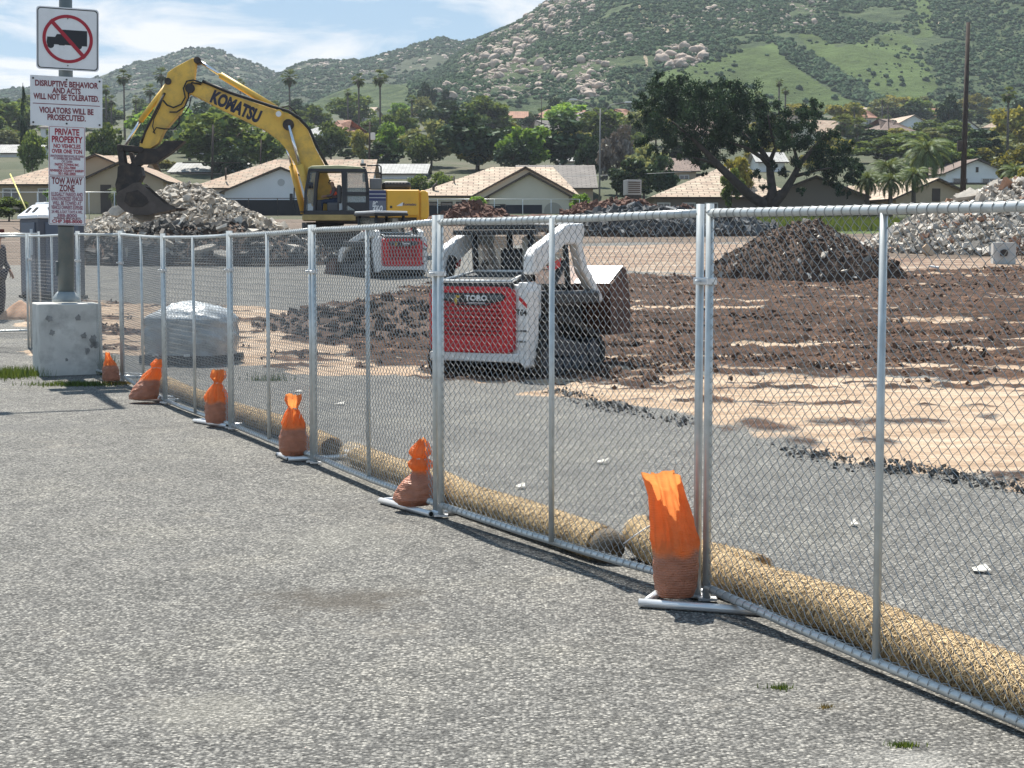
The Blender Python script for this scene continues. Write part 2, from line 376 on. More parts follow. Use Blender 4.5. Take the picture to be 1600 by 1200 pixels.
    brown = ramp(noise(.7, 8, .75, (.4, 1.5, 1)), [(.32, (.06, .05, .04)), (.5, (.14, .105, .08)), (.66, (.24, .19, .15))])
    grs = ramp(noise(3, 6, .7, (.5, 1, 1)), [(.3, (.035, .06, .015)), (.5, (.075, .11, .025)), (.7, (.13, .15, .05))])
    town = ramp(noise(.05, 8, .7), [(.3, (.03, .042, .02)), (.5, (.06, .07, .035)), (.7, (.12, .105, .075))])
    cur = asph
    for an, c in (('tanc', tanc), ('brown', brown), ('grass', grs), ('far', town), ('tan', tan), ('dark', dark)):
        a = N(nt, 'ShaderNodeAttribute'); a.attribute_name = an
        # rough, torn edges where one surface meets the next
        e = N(nt, 'ShaderNodeMath', operation='ADD'); L(nt, a.outputs['Fac'], e.inputs[0]); L(nt, mr(noise(9, 7, .8), .2, .8, -.45, .45), e.inputs[1])
        cur = mix(mr(e.outputs[0], .42, .62, 0, 1), cur, c)
    L(nt, cur, b.inputs['Base Color'])
    bp = N(nt, 'ShaderNodeBump'); bp.inputs['Strength'].default_value = 1; bp.inputs['Distance'].default_value = .010
    hh = N(nt, 'ShaderNodeMath', operation='SUBTRACT'); L(nt, noise(75, 3, .7), hh.inputs[0]); L(nt, vo.outputs['Distance'], hh.inputs[1]); L(nt, hh.outputs[0], bp.inputs['Height'])
    bp2 = N(nt, 'ShaderNodeBump'); bp2.inputs['Strength'].default_value = .5; bp2.inputs['Distance'].default_value = .03; L(nt, noise(9, 5, .7), bp2.inputs['Height']); L(nt, bp.outputs[0], bp2.inputs['Normal'])
    L(nt, bp2.outputs[0], b.inputs['Normal'])
    return m
GM = ground_material()
g = npmesh('ground', np.stack([GX.ravel(), GY.ravel(), Z.ravel()], -1), Fq, GM, smooth=True,
           attrs={'tan': tanm.ravel(), 'dark': dark.ravel(), 'tanc': tanc.ravel(), 'brown': brown.ravel(), 'grass': grass.ravel(), 'far': far.ravel()})
tag(g, kind='structure')

# ------------------------------------------------------------------ broken lumps: chunks scattered as one mesh
rng = np.random.default_rng(7)
CUBE = np.array([(-1, -1, -1), (1, -1, -1), (1, 1, -1), (-1, 1, -1), (-1, -1, 1), (1, -1, 1), (1, 1, 1), (-1, 1, 1)], float)
CUBEF = np.array([(0, 3, 2, 1), (4, 5, 6, 7), (0, 1, 5, 4), (1, 2, 6, 5), (2, 3, 7, 6), (3, 0, 4, 7)])
def rotmats(n, tilt=math.pi):
    q = rng.normal(size=(n, 4)); q /= np.linalg.norm(q, axis=1)[:, None]
    w, x, y, z = q.T
    R = np.empty((n, 3, 3))
    R[:, 0] = np.stack([1 - 2 * (y * y + z * z), 2 * (x * y - z * w), 2 * (x * z + y * w)], -1)
    R[:, 1] = np.stack([2 * (x * y + z * w), 1 - 2 * (x * x + z * z), 2 * (y * z - x * w)], -1)
    R[:, 2] = np.stack([2 * (x * z - y * w), 2 * (y * z + x * w), 1 - 2 * (x * x + y * y)], -1)
    return R
def chunks(name, C, S, mat_, parent=None, flat=0.6, jit=0.35, midx=None):
    """C (n,3) centres, S (n,) half sizes"""
    n = len(C)
    base = CUBE[None] * (1 + rng.uniform(-jit, jit, (n, 8, 3)))
    sc = np.stack([S * rng.uniform(.7, 1.3, n), S * rng.uniform(.6, 1.2, n), S * rng.uniform(flat * .6, flat * 1.4, n)], -1)
    P = base * sc[:, None, :]
    P = np.einsum('nij,nkj->nki', rotmats(n), P) + C[:, None, :]
    Fc = (CUBEF[None] + (np.arange(n) * 8)[:, None, None]).reshape(-1, 4)
    mi = None if midx is None else np.repeat(midx, 6)
    return npmesh(name, P.reshape(-1, 3), Fc, mat_, parent, midx=mi)
M_soil = mat('dark_soil', (.12, .068, .043), .95, island=.6, var=.3, vscale=9)
M_bitumen = mat('broken_asphalt', (.075, .074, .072), .85, island=.7)
def gzv(X, Y): return gbase(X, Y)
# clods through the tilled ground
def scat(P, n):
    lo, hi = P.min(0), P.max(0); o = []
    while len(o) < n:
        q = rng.uniform(lo, hi, (4000, 2)); q = q[inside(q[:, 0], q[:, 1], P)]; q = q[q[:, 1] < 75]; o += list(q)
    return np.array(o[:n])
cand = np.argwhere((dark > .5) & (GY < 75) & (GY > 20)); dxg = np.gradient(xs); dyg = np.gradient(ys)
wgt = dxg[cand[:, 1]] * dyg[cand[:, 0]]; qx, qy = xs[cand[:, 1]], ys[cand[:, 0]]
wgt = wgt * np.clip(fbm(qx * .9, qy * 1.8, 61, 5) - .40, 0, 1) ** 1.6 * np.where(qy < 32, 2.2, 1); pick = rng.choice(len(cand), 15000, p=wgt / wgt.sum())
q = np.column_stack([qx[pick] + rng.uniform(-.07, .07, 15000), qy[pick] + rng.uniform(-.05, .05, 15000)])
s_ = rng.exponential(.008, len(q)) + .005
o = chunks('soil_clods', np.column_stack([q[:, 0], q[:, 1], gzv(q[:, 0], q[:, 1]) + .02 + rng.uniform(0, .06, len(q))]), np.clip(s_, 0, .06), M_soil)
tag(o, 'dark brown clods strewn over the tilled soil behind the fence', 'soil clods', kind='stuff')
# broken edge of the old asphalt
ed = [hit(*p) for p in [(868, 608), (905, 622), (960, 640), (1040, 655), (1100, 668), (1180, 692), (1250, 708), (1330, 725), (1400, 735), (1480, 742), (1560, 760), (1680, 782)]]
C = []; 
for k in range(3600):
    i = rng.integers(0, len(ed) - 1); t = rng.random(); a, b_ = ed[i], ed[i + 1]
    if fbm(np.array([i + t]) * 1.7, np.array([0.3]), 8, 3)[0] < .47: continue
    C.append((a[0] + (b_[0] - a[0]) * t + rng.normal(0, .12), a[1] + (b_[1] - a[1]) * t + rng.normal(0, .20)))
C = np.array(C); o = chunks('asphalt_crumbs', np.column_stack([C, gzv(C[:, 0], C[:, 1]) + rng.uniform(.0, .035, len(C))]), rng.exponential(.0045, len(C)) + .0025, M_bitumen, flat=.3)
tag(o, 'black crumbs of broken asphalt along the torn edge of the paving', 'asphalt crumbs', kind='stuff')
M_steel = mat('worn_dark_steel', (.035, .03, .028), .65, .3, var=.3, vscale=4, dirt=(.14, .10, .075), dirt_amt=.5, dscale=3)
# ------------------------------------------------------------------ chain-link fence
M_galv = mat('galvanised_steel', (.56, .585, .58), .36, .4, var=.12, vscale=14, spec=.5)
M_wire = mat('fence_wire', (.36, .365, .36), .6, .25, spec=.35)
M_white_steel = mat('bright_steel', (.72, .73, .74), .3, .5)
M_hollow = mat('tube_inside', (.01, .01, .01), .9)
def kslope(y):
    v = (600 - y) / F; return (v * CP - SP) / (CP + v * SP)
def post(px, yt, yb, h=1.83):
    Y = h / (kslope(yt) - kslope(yb)); r = ray(px, (yt + yb) / 2)
    return Vector((r.x / r.y * Y, Y, CH + kslope(yb) * Y))
PX = [(1600, 318, 1145), (1375, 328, 1032), (1100, 333, 915), (862, 341, 847), (684, 347, 788), (575, 354, 745), (489, 360, 712), (419, 364, 686), (360, 368, 663), (303, 371, 645), (256, 371, 625), (222, 368, 606), (190, 366, 588)]
PP = [post(*p) for p in PX]
first_far = PP[1] + (PP[1] - PP[2]) * 0.98; first_far.z = PP[1].z - .012
def weave(a, b, h, cells_w, cells_h, r, bow=0.0):
    """chain-link: vertical zigzag wires hooked into each other, as real thin prisms"""
    d = b - a; Ln = math.hypot(d.x, d.y); ex = Vector((d.x, d.y, 0)) / Ln; en = Vector((-ex.y, ex.x, 0))
    nw = cells_w; cw = Ln / nw; rows = cells_h * 2; ch = h / rows
    V = []; Fc = []
    k = np.arange(rows + 1)
    for i in range(nw):
        c0 = (i + .5) * cw
        s = c0 + np.where(((k + i) % 2) == 0, -.5, .5) * cw * 1.05 + rng.normal(0, .0016, rows + 1)
        yo = np.where((k % 2) == 0, -1, 1) * r * 1.3
        zz = k * ch + rng.normal(0, .0012, rows + 1)
        bowv = bow * np.sin(np.pi * np.clip(s / Ln, 0, 1)) * np.sin(np.pi * zz / h)
        px = a.x + ex.x * s + en.x * (yo + bowv); py = a.y + ex.y * s + en.y * (yo + bowv); pz = a.z + d.z * s / Ln + zz
        P = np.column_stack([px, py, pz])
        b0 = sum(len(v) for v in V) if False else None
        offs = [np.array(ex) * r, np.array(en) * r, -np.array(ex) * r, -np.array(en) * r]
        Q = np.stack([P + o_ for o_ in offs], 1).reshape(-1, 3)
        base = i * (rows + 1) * 4
        j = np.arange(rows)[:, None] * 4 + base
        for q_ in range(4):
            q2 = (q_ + 1) % 4
            Fc.append(np.hstack([j + q_, j + q2, j + 4 + q2, j + 4 + q_]))
        V.append(Q)
    return np.vstack(V), np.vstack(Fc)
def collars(mb, a, b, n, r):
    """the lacing wire wound round a rail: one long helix"""
    d = (b - a); dn = d.normalized(); side = dn.cross(Vector((0, 0, 1))).normalized(); up = side.cross(dn); pts = []
    jit = 0
    for k in range(n * 9 + 1):
        if k % 9 == 0: jit = random.uniform(-.08, .08)
        ph = k / 9.0; w = ph + .30 * math.sin(2 * math.pi * ph) / (2 * math.pi) + jit * 0
        t = 2 * math.pi * ph; f = (math.floor(ph) + (lambda x: x * x * (3 - 2 * x) * .9 + .1 * x)(ph % 1)) / n
        pts.append(a + d * min(f, 1) + (side * math.cos(t) + up * math.sin(t)) * (r + .0012) + Vector((0, 0, -.004 * math.sin(math.pi * f))))
    mb.tube(pts, .0021, 4, caps=False)
FG = 'chain-link fence panels round the site'
def fence_panel(a, b, label, h=1.83, fine=True, r=.0019, cells=(88, 35), bow=0.0, rail=.0205, clamp=True, name='chain_link_fence', group=FG, mid=None):
    root = empty(name, a); tag(root, label, 'fence', group)
    inv = Matrix.Translation(-a)
    d = (b - a); dn = d.normalized(); gap = dn * .045
    A = a + gap; B = b - gap; up = Vector((0, 0, h))
    M = A + (B - A) * .5 if mid is None else mid
    seg = 10 if fine else 6
    def tb(p, q, rr, nm):
        m = MB(); m.tube([p, q], rr, seg); return m.build(nm, M_galv, root, xf=inv, fix=False)
    def dent(p, q, amp):        # a rail is never perfectly straight
        return [p + (q - p) * t + Vector((0, 0, -amp * math.sin(math.pi * t) + random.uniform(-.002, .002))) for t in [k / 8 for k in range(9)]]
    tr = MB().tube(dent(A + up, B + up, .006), rail, seg).build('top_rail', M_galv, root, xf=inv, fix=False)
    br = MB().tube(dent(A, B, .012), rail, seg).build('bottom_rail', M_galv, root, xf=inv, fix=False)
    for p in (A, B):
        tb(p - Vector((0, 0, .07)), p + up + Vector((0, 0, .045)), rail, 'end_post')
    tb(M, M + up, rail * .82, 'middle_brace')
    if fine:
        for rl, p, q in ((tr, A + up, B + up), (br, A, B)):
            m = MB(); collars(m, p, q, cells[0] // 2, rail); m.build('tie_wire', M_wire, rl, xf=inv, fix=False)
    V, Fc = weave(A, B, h, cells[0], cells[1], r, bow)
    V = V - np.array(a)
    npmesh('chain_link_mesh', V, Fc, M_wire, root)
    if clamp:
        m = MB(); zc = h * .82 if fine else h * .8
        m.box(a + Vector((0, 0, zc)), (.15, .055, .035), rot=Matrix.Rotation(math.atan2(d.y, d.x), 3, 'Z')); m.tube([a + Vector((-.05, -.04, zc)), a + Vector((.02, .05, zc))], .008, 6)
        m.build('clamp', M_white_steel, root, bevel=.004, xf=inv)
    return root
random.seed(5)
labs = ['nearest fence panel, running out of the right edge of the picture', 'fence panel between the tall upright orange sandbag and the knotted sandbag on the tipped stand',
        'fence panel in front of the red rear of the near track loader', 'fence panel between the third and fourth orange sandbags, in front of the left-hand loader',
        'fence panel in front of the plastic-wrapped pallet', 'fence panel ending at the corner beside the concrete block']
ends = [(PP[2], first_far, PP[1]), (PP[4], PP[2], PP[3]), (PP[6], PP[4], PP[5]), (PP[8], PP[6], PP[7]), (PP[10], PP[8], PP[9]), (PP[12], PP[10], PP[11])]
for i, (a, b, md) in enumerate(ends):
    fence_panel(a, b, labs[i], fine=i < 4, r=[.0021, .0022, .0023, .0023, .0023, .0023][i], bow=[.03, .05, -.03, .04, .03, .02][i], mid=md)
# the wing that turns the corner behind the concrete block
W0 = PP[12]; W1 = post(123, 366, 570); W2 = post(47, 369, 546); W3 = W2 + Vector((-3.0, .7, .03)); 
fence_panel(W1, W0, 'fence panel between the corner and the posts right behind the light pole', fine=False, r=.0016)
fence_panel(W2, W1, 'fence panel behind the light pole in front of the portable toilet', fine=False, r=.0016)
fence_panel(W3, W2, 'fence panel at the left edge of the picture beside the standing worker', fine=False, r=.0016)
ga = Vector((-11.6, 29.2, gz(0, 29.2) + .06)); gb = at(68, 530, 29.9); gb.z = gz(0, 29.9) + .05
fence_panel(ga, gb, 'loose fence panel leaning behind the left wing of the fence', fine=False, r=.0016, clamp=False, group=None, h=1.72)

# stands: a flat rectangle of tube with two pins that carry the posts
SG = 'tubular steel stands under the fence posts'
def stand(corner_px, along_px, length, width, label, side=1, at_post=None):
    p = hit(*corner_px); q = hit(*along_px); a = Vector((p[0], p[1], gz(0, p[1]) + .024)); d = Vector((q[0] - p[0], q[1] - p[1], 0)).normalized()
    n = Vector((-d.y, d.x, 0)) * side
    root = empty('fence_stand', (a.x, a.y, a.z)); tag(root, label, 'fence stand', SG)
    m = MB(); z = Vector((0, 0, 0))
    c = [z, d * length, d * length + n * width, n * width]
    for k in range(4):
        p0, p1 = c[k], c[(k + 1) % 4]; dd = (p1 - p0).normalized()
        e0 = -dd * .03 if k % 2 == 0 else dd * .02; e1 = dd * .03 if k % 2 == 0 else -dd * .02
        m.tube([p0 + e0, p1 + e1], .021, 10)
    m.build('tube_frame', M_white_steel, root, fix=False)
    for k in (0, 2):
        p0, p1 = c[k], c[(k + 1) % 4]; dd = (p1 - p0).normalized()
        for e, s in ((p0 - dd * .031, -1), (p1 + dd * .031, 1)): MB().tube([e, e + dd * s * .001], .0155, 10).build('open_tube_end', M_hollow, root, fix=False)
    if at_post is not None:
        for s in (-1, 1):
            m = MB(); b = Vector((at_post.x - a.x, at_post.y - a.y, 0)) + Vector((s * .045 * .45, -s * .045 * .9, 0))
            m.tube([b + Vector((0, 0, -.005)), b + Vector((0, 0, .09))], .013, 8); m.box(b + Vector((0, 0, -.004)), (.09, .06, .012)); m.build('pin', M_white_steel, root)
    return root
stand((1008, 950), (1163, 961), .56, .34, 'stand under the tall upright sandbag, its open tube ends facing the camera', 1, PP[2])
stand((670, 808), (598, 788), .66, .36, 'stand jutting out askew under the knotted sandbag', -1, PP[4])
stand((455, 722), (512, 719), .58, .34, 'stand under the round-bellied sandbag, front rail lying level', 1, PP[6])
stand((353, 669), (300, 660), .62, .36, 'stand under the neatly tied sandbag that stands straight', -1, PP[8])
stand((272, 629), (215, 625), .60, .34, 'stand under the leaning sandbag', -1, PP[10])
stand((212, 592), (165, 588), .60, .34, 'stand at the fence corner beside the concrete block', -1, PP[12])

# ------------------------------------------------------------------ sandbags
def bagmat():
    m = bpy.data.materials.new('orange_woven_plastic'); m.use_nodes = True; nt = m.node_tree; b = nt.nodes['Principled BSDF']; o = nt.nodes['Material Output']
    tc = N(nt, 'ShaderNodeTexCoord'); a = N(nt, 'ShaderNodeAttribute'); a.attribute_name = 'sand'
    mx = N(nt, 'ShaderNodeMix', data_type='RGBA'); mx.inputs[6].default_value = (.88, .29, .095, 1); mx.inputs[7].default_value = (.42, .17, .10, 1)
    L(nt, a.outputs['Fac'], mx.inputs[0])
    wv = N(nt, 'ShaderNodeTexWave', wave_type='BANDS', bands_direction='Z'); wv.inputs['Scale'].default_value = 26; wv.inputs['Distortion'].default_value = 1.2; wv.inputs['Detail'].default_value = 2; L(nt, tc.outputs['Object'], wv.inputs[0])
    n = N(nt, 'ShaderNodeTexNoise'); n.inputs['Scale'].default_value = 14; n.inputs['Detail'].default_value = 6; L(nt, tc.outputs['Object'], n.inputs[0])
    mr = N(nt, 'ShaderNodeMapRange'); mr.inputs[1].default_value = .3; mr.inputs[2].default_value = .7; mr.inputs[3].default_value = .82; mr.inputs[4].default_value = 1.15; L(nt, n.outputs[0], mr.inputs[0])
    m2 = N(nt, 'ShaderNodeVectorMath', operation='SCALE'); L(nt, mx.outputs[2], m2.inputs[0]); L(nt, mr.outputs[0], m2.inputs['Scale'])
    L(nt, m2.outputs[0], b.inputs['Base Color']); b.inputs['Roughness'].default_value = .45
    wn = N(nt, 'ShaderNodeTexNoise'); wn.inputs['Scale'].default_value = 22; wn.inputs['Detail'].default_value = 5; wn.inputs['Distortion'].default_value = 1.5; L(nt, tc.outputs['Object'], wn.inputs[0])
    b0 = N(nt, 'ShaderNodeBump'); b0.inputs['Strength'].default_value = .7; b0.inputs['Distance'].default_value = .018; L(nt, wn.outputs[0], b0.inputs['Height'])
    bp = N(nt, 'ShaderNodeBump'); bp.inputs['Strength'].default_value = .5; bp.inputs['Distance'].default_value = .004; L(nt, wv.outputs[0], bp.inputs['Height']); L(nt, b0.outputs[0], bp.inputs['Normal']); L(nt, bp.outputs[0], b.inputs['Normal'])
    t = N(nt, 'ShaderNodeBsdfTranslucent'); t.inputs[0].default_value = (1.0, .40, .12, 1)
    fa = N(nt, 'ShaderNodeMapRange'); fa.inputs[3].default_value = .52; fa.inputs[4].default_value = .03; L(nt, a.outputs['Fac'], fa.inputs[0])
    ms = N(nt, 'ShaderNodeMixShader'); L(nt, fa.outputs[0], ms.inputs[0]); L(nt, b.outputs[0], ms.inputs[1]); L(nt, t.outputs[0], ms.inputs[2]); L(nt, ms.outputs[0], o.inputs[0])
    return m
M_bag = bagmat(); M_cord = mat('pale_cord', (.75, .6, .5), .6)
BG = 'orange sandbags weighing down the fence stands'
def sandbag(px, Y, H, prof, lean, label, seed=0, fill=.45, folds=7, tie=None, zoff=.045, squash=.8, rz=0.0):
    """prof: (height fraction, radius) pairs; lean: (height fraction, dx, dy) pairs"""
    base = at(px, 700, Y); gx = base.x; root_loc = Vector((gx, Y, gz(0, Y) + zoff))
    hs = [p[0] for p in prof]; rs = [p[1] for p in prof]; lh = [p[0] for p in lean]; lx = [p[1] for p in lean]; ly = [p[2] for p in lean]
    nr, ns = 64, 72; t = np.linspace(0, 1, nr); th = np.linspace(0, 2 * np.pi, ns, endpoint=False)
    R = np.interp(t, hs, rs); CX = np.interp(t, lh, lx); CY = np.interp(t, lh, ly)
    ker = np.array([1, 2, 3, 2, 1]) / 9.; sm = lambda a: np.convolve(np.pad(a, 2, mode='edge'), ker, 'valid')
    R = sm(R); CX = sm(sm(CX)); CY = sm(sm(CY))
    T, TH = np.meshgrid(t, th, indexing='ij')
    loose = np.clip((T - fill) / .12, 0, 1)
    rg = np.random.default_rng(seed); ph = rg.uniform(0, 6.28, 6)
    fold = (np.sin(TH * folds + ph[0] + 3 * T) * .5 + np.sin(TH * (folds * 2 + 1) + ph[1] - 4 * T) * .3 + np.sin(TH * 3 + ph[2]) * .4)
    n2 = fbm(np.cos(TH) * 3 + 9 + seed, np.sin(TH) * 3 + T * 9, seed, 4) - .5
    cre = np.sin(T * 60 + 3 * np.sin(TH * 2 + ph[3])) * (1 - loose) * .012 + np.abs(fbm(TH * 2.2, T * 14, seed + 3, 3) - .5) * -.10 * (1 - loose)
    RR = R[:, None] * (1 + loose * fold * .20 + n2 * (.12 - .04 * loose) + loose * ((fbm(np.cos(TH) * 3.2 + seed, np.sin(TH) * 3.2 + T * 1.6, seed + 7, 4) - .5) * .75 + np.abs(fbm(np.cos(TH) * 5 + 3, np.sin(TH) * 5 + T * 4, seed + 8, 3) - .5) * -.45 + .06) + cre)
    x = RR * np.cos(TH) + CX[:, None]; y = RR * np.sin(TH) * squash + CY[:, None]
    z = T * H + loose * (n2 * .03) * (T > .9) + loose * (T > .93) * fold * .008
    z = np.maximum(z, 0)
    V = np.stack([x, y, z], -1).reshape(-1, 3)
    idx = np.arange(nr * ns).reshape(nr, ns); r2 = np.roll(idx, -1, 1)
    Fc = np.stack([idx[:-1], r2[:-1], r2[1:], idx[1:]], -1).reshape(-1, 4)
    V = np.vstack([V, [[CX[0], CY[0], 0]]]); c = len(V) - 1
    bot = np.stack([idx[0], np.full(ns, c), np.full(ns, c), r2[0]], -1)[:, [0, 1, 3, 3]]
    sand = np.append((1 - np.clip((T - fill + (fbm(TH * 1.2, T * 3, seed + 5, 2) - .5) * .10) / .06, 0, 1)).ravel(), 1)
    root = empty('sandbag', root_loc, rz); tag(root, label, 'sandbag', BG)
    npmesh('woven_sack', V, Fc, M_bag, root, smooth=True, attrs={'sand': sand})
    if tie:
        tt, rr = tie; k = int(tt * (nr - 1)); m = MB()
        pts = [(CX[k] + rr * math.cos(a), CY[k] + rr * math.sin(a) * squash, t[k] * H + .004 * math.sin(3 * a)) for a in np.linspace(0, 6.3, 20)]
        m.tube(pts, .005, 6, caps=False); m.tube([(CX[k] + rr, CY[k], t[k] * H), (CX[k] + rr + .03, CY[k] - .03, t[k] * H - .03), (CX[k] + rr + .02, CY[k] - .05, t[k] * H - .08)], .003, 5)
        m.build('drawstring', M_cord, root, fix=False)
    return root
def ground_Y(py): return hit(800, py)[1]
sandbag(1057, 8.02, .60, [(0, .085), (.06, .105), (.2, .112), (.36, .113), (.45, .105), (.6, .092), (.8, .076), (.9, .074), (1, .080)], [(0, 0, 0), (.4, 0, 0), (.7, -.03, .01), (.9, -.055, .0), (1, -.075, -.02)], 'tallest orange sandbag, standing upright and untied, nearest the camera', 3, fill=.34, folds=5)
sandbag(653, 11.0, .44, [(0, .10), (.08, .155), (.22, .15), (.36, .12), (.46, .07), (.53, .05), (.58, .085), (.66, .085), (.71, .042), (.78, .075), (.88, .06), (1, .02)], [(0, -.03, 0), (.2, 0, 0), (.5, .02, 0), (.8, .01, 0), (1, .03, 0)], 'slumped orange sandbag twisted into two knots, second nearest the camera', 8, fill=.46, tie=(.71, .046))
sandbag(459, 13.75, .50, [(0, .09), (.08, .125), (.3, .125), (.45, .10), (.6, .072), (.72, .05), (.79, .03), (.86, .05), (.93, .065), (1, .06)], [(0, 0, 0), (.6, .0, 0), (1, -.0, 0)], 'round-bellied orange sandbag tied at the neck, third from the camera', 12, fill=.42, folds=8, tie=(.79, .034))
sandbag(341, 16.4, .52, [(0, .115), (.1, .13), (.35, .125), (.5, .105), (.65, .065), (.76, .028), (.86, .07), (1, .055)], [(0, 0, 0), (.6, 0, 0), (1, .02, 0)], 'straight upright orange sandbag tied like a pear, fourth from the camera', 21, fill=.36, folds=9, tie=(.76, .032))
sandbag(230, 18.9, .45, [(0, .16), (.1, .17), (.35, .145), (.55, .10), (.72, .065), (.80, .04), (.88, .075), (1, .05)], [(0, -.04, 0), (.3, -.0, 0), (.6, .07, 0), (.85, .14, 0), (1, .19, 0)], 'orange sandbag leaning far to the right, fifth from the camera', 33, fill=.46, tie=(.80, .045))
sandbag(175, 21.3, .36, [(0, .105), (.1, .115), (.45, .105), (.55, .085), (.72, .05), (.85, .035), (1, .02)], [(0, .01, 0), (.5, .0, 0), (1, -.04, 0)], 'smallest orange sandbag, beside the concrete block at the fence corner', 41, fill=.52)

# ------------------------------------------------------------------ straw wattles behind the fence
M_strawcore = mat('straw_core', (.20, .135, .065), .9, var=.5, vscale=25, bump=.8, bscale=60)
M_straw = mat('straw', (.54, .40, .22), .75, island=.55)
M_burlap = mat('dark_netting', (.15, .12, .085), .9, var=.4, vscale=20, bump=.6, bscale=70)
WG = 'straw wattles lying along the inside of the fence'
def wattle(pts, r, label, n_straw, dark_end=None):
    P = [Vector(p) for p in pts]; base = P[0].copy()
    root = empty('straw_wattle', base); tag(root, label, 'straw wattle', WG)
    # resample
    Q = []; 
    for i in range(len(P) - 1):
        for k in range(8): Q.append(P[i].lerp(P[i + 1], k / 8))
    Q.append(P[-1]); Q = [q_ - base for q_ in Q]
    rr = [r * (1 + .06 * math.sin(i * 1.7) + random.uniform(-.03, .03)) * (.35 if i in (0, len(Q) - 1) else .8 if i in (1, len(Q) - 2) else 1) for i in range(len(Q))]
    m = MB(); m.tube(Q, rr, 20); m.build('straw_roll', M_strawcore, root, fix=False)
    # straws
    Qn = np.array([tuple(q_) for q_ in Q]); i = rng.integers(0 if dark_end is None else dark_end[1] - 1, len(Q) - 1, n_straw); t = rng.random(n_straw)
    c = Qn[i] * (1 - t)[:, None] + Qn[i + 1] * t[:, None]; d = Qn[i + 1] - Qn[i]; d /= np.linalg.norm(d, axis=1)[:, None]
    up = np.array([0, 0, 1.]); s = np.cross(d, up); s /= np.linalg.norm(s, axis=1)[:, None]; u = np.cross(s, d)
    th = rng.uniform(0, 2 * np.pi, n_straw); rad = r * rng.uniform(.95, 1.06, n_straw)
    nrm = s * np.cos(th)[:, None] + u * np.sin(th)[:, None]; tg = -s * np.sin(th)[:, None] + u * np.cos(th)[:, None]
    c = c + nrm * rad[:, None]; an = rng.uniform(0, np.pi, n_straw)
    ld_ = (d * np.cos(an)[:, None] + tg * np.sin(an)[:, None]) + nrm * rng.normal(0, .13, n_straw)[:, None]; ld_ /= np.linalg.norm(ld_, axis=1)[:, None]
    wd = np.cross(ld_, nrm); hl = rng.uniform(.012, .034, n_straw)[:, None]; hw = rng.uniform(.0009, .0019, n_straw)[:, None]
    V = np.stack([c - ld_ * hl - wd * hw, c - ld_ * hl + wd * hw, c + ld_ * hl + wd * hw + nrm * .004, c + ld_ * hl - wd * hw + nrm * .004], 1).reshape(-1, 3)
    Fc = np.arange(n_straw * 4).reshape(-1, 4)
    o = npmesh('straws', V, Fc, M_straw, root); tag(o, kind='stuff')
    if dark_end is not None:
        a, b_ = dark_end; m = MB(); K = [q_ for q_ in Q[a:b_]]
        m.tube(K, [r * (1.0 + .12 * math.sin(k * 1.1)) * (.98 if 1 < k < len(K) - 1 else .4 if k == 0 else .85) for k in range(len(K))], 18); m.build('netting_end', M_burlap, root, fix=False)
    return root
def wp(px, py, r, dz=0):                  # py: where the roll touches the ground at the far side
    x, y = hit(px, py); return (x, y, gz(0, y) + r * .9 + dz)
def off(i, t, o_, r, dz=0):               # a point behind the fence line: between posts i and i+1 at t, o_ metres inside
    a, b_ = PP[i], PP[i + 1]; p = a.lerp(b_, t); d = (b_ - a).normalized(); n = Vector((-d.y, d.x, 0)); n = n if n.x > 0 else -n
    q_ = p + n * o_; return (q_.x, q_.y, gz(0, q_.y) + r * .9 + dz)
r_ = .104
n0 = PP[1] + (PP[1] - PP[2]) * .98
d0 = (PP[1] - PP[2]).normalized(); nn = Vector((-d0.y, d0.x, 0)); nn = nn if nn.x > 0 else -nn
e0 = n0 + nn * .22
wattle([(e0.x + d0.x * .6, e0.y + d0.y * .6, .1), (e0.x, e0.y, .1), off(0, .0, .25, r_), off(0, .5, .22, r_, .01), off(0, 1.0, .2, r_), off(1, .4, .24, r_, .015), off(1, .9, .21, r_), off(1, 1.08, .2, r_)], r_, 'nearest straw wattle, running out of the right edge of the picture', 30000)
wattle([off(1, 1.02, .33, r_), off(2, .35, .30, r_, .01), off(2, .62, .34, r_, .02), off(2, .80, .42, r_, .035)], r_, 'short straw wattle whose fat loose end sits left of the tallest sandbag', 16000)
wattle([off(2, .72, .17, r_ * .9), off(2, 1.0, .2, r_), off(3, .5, .22, r_, .01), off(4, .0, .24, r_), off(4, .5, .26, r_, .02), off(5, .05, .24, r_), off(5, .85, .25, r_)], r_ * .93, 'longest straw wattle, between the second and third sandbags', 26000, dark_end=(0, 4))
wattle([off(6, .15, .22, r_), off(6, .5, .24, r_, .01), off(6, .88, .26, r_)], r_ * .9, 'short straw wattle behind the round-bellied sandbag', 7000)
wattle([off(6, .92, .30, r_), off(7, .2, .3, r_, .02), off(7, .9, .28, r_), off(8, .5, .26, r_), off(9, .3, .3, r_), off(10, .2, .28, r_), off(11, .1, .3, r_), off(11, .9, .3, r_)], r_ * .9, 'farthest straw wattle, reaching back to the fence corner', 12000, dark_end=(0, 5))
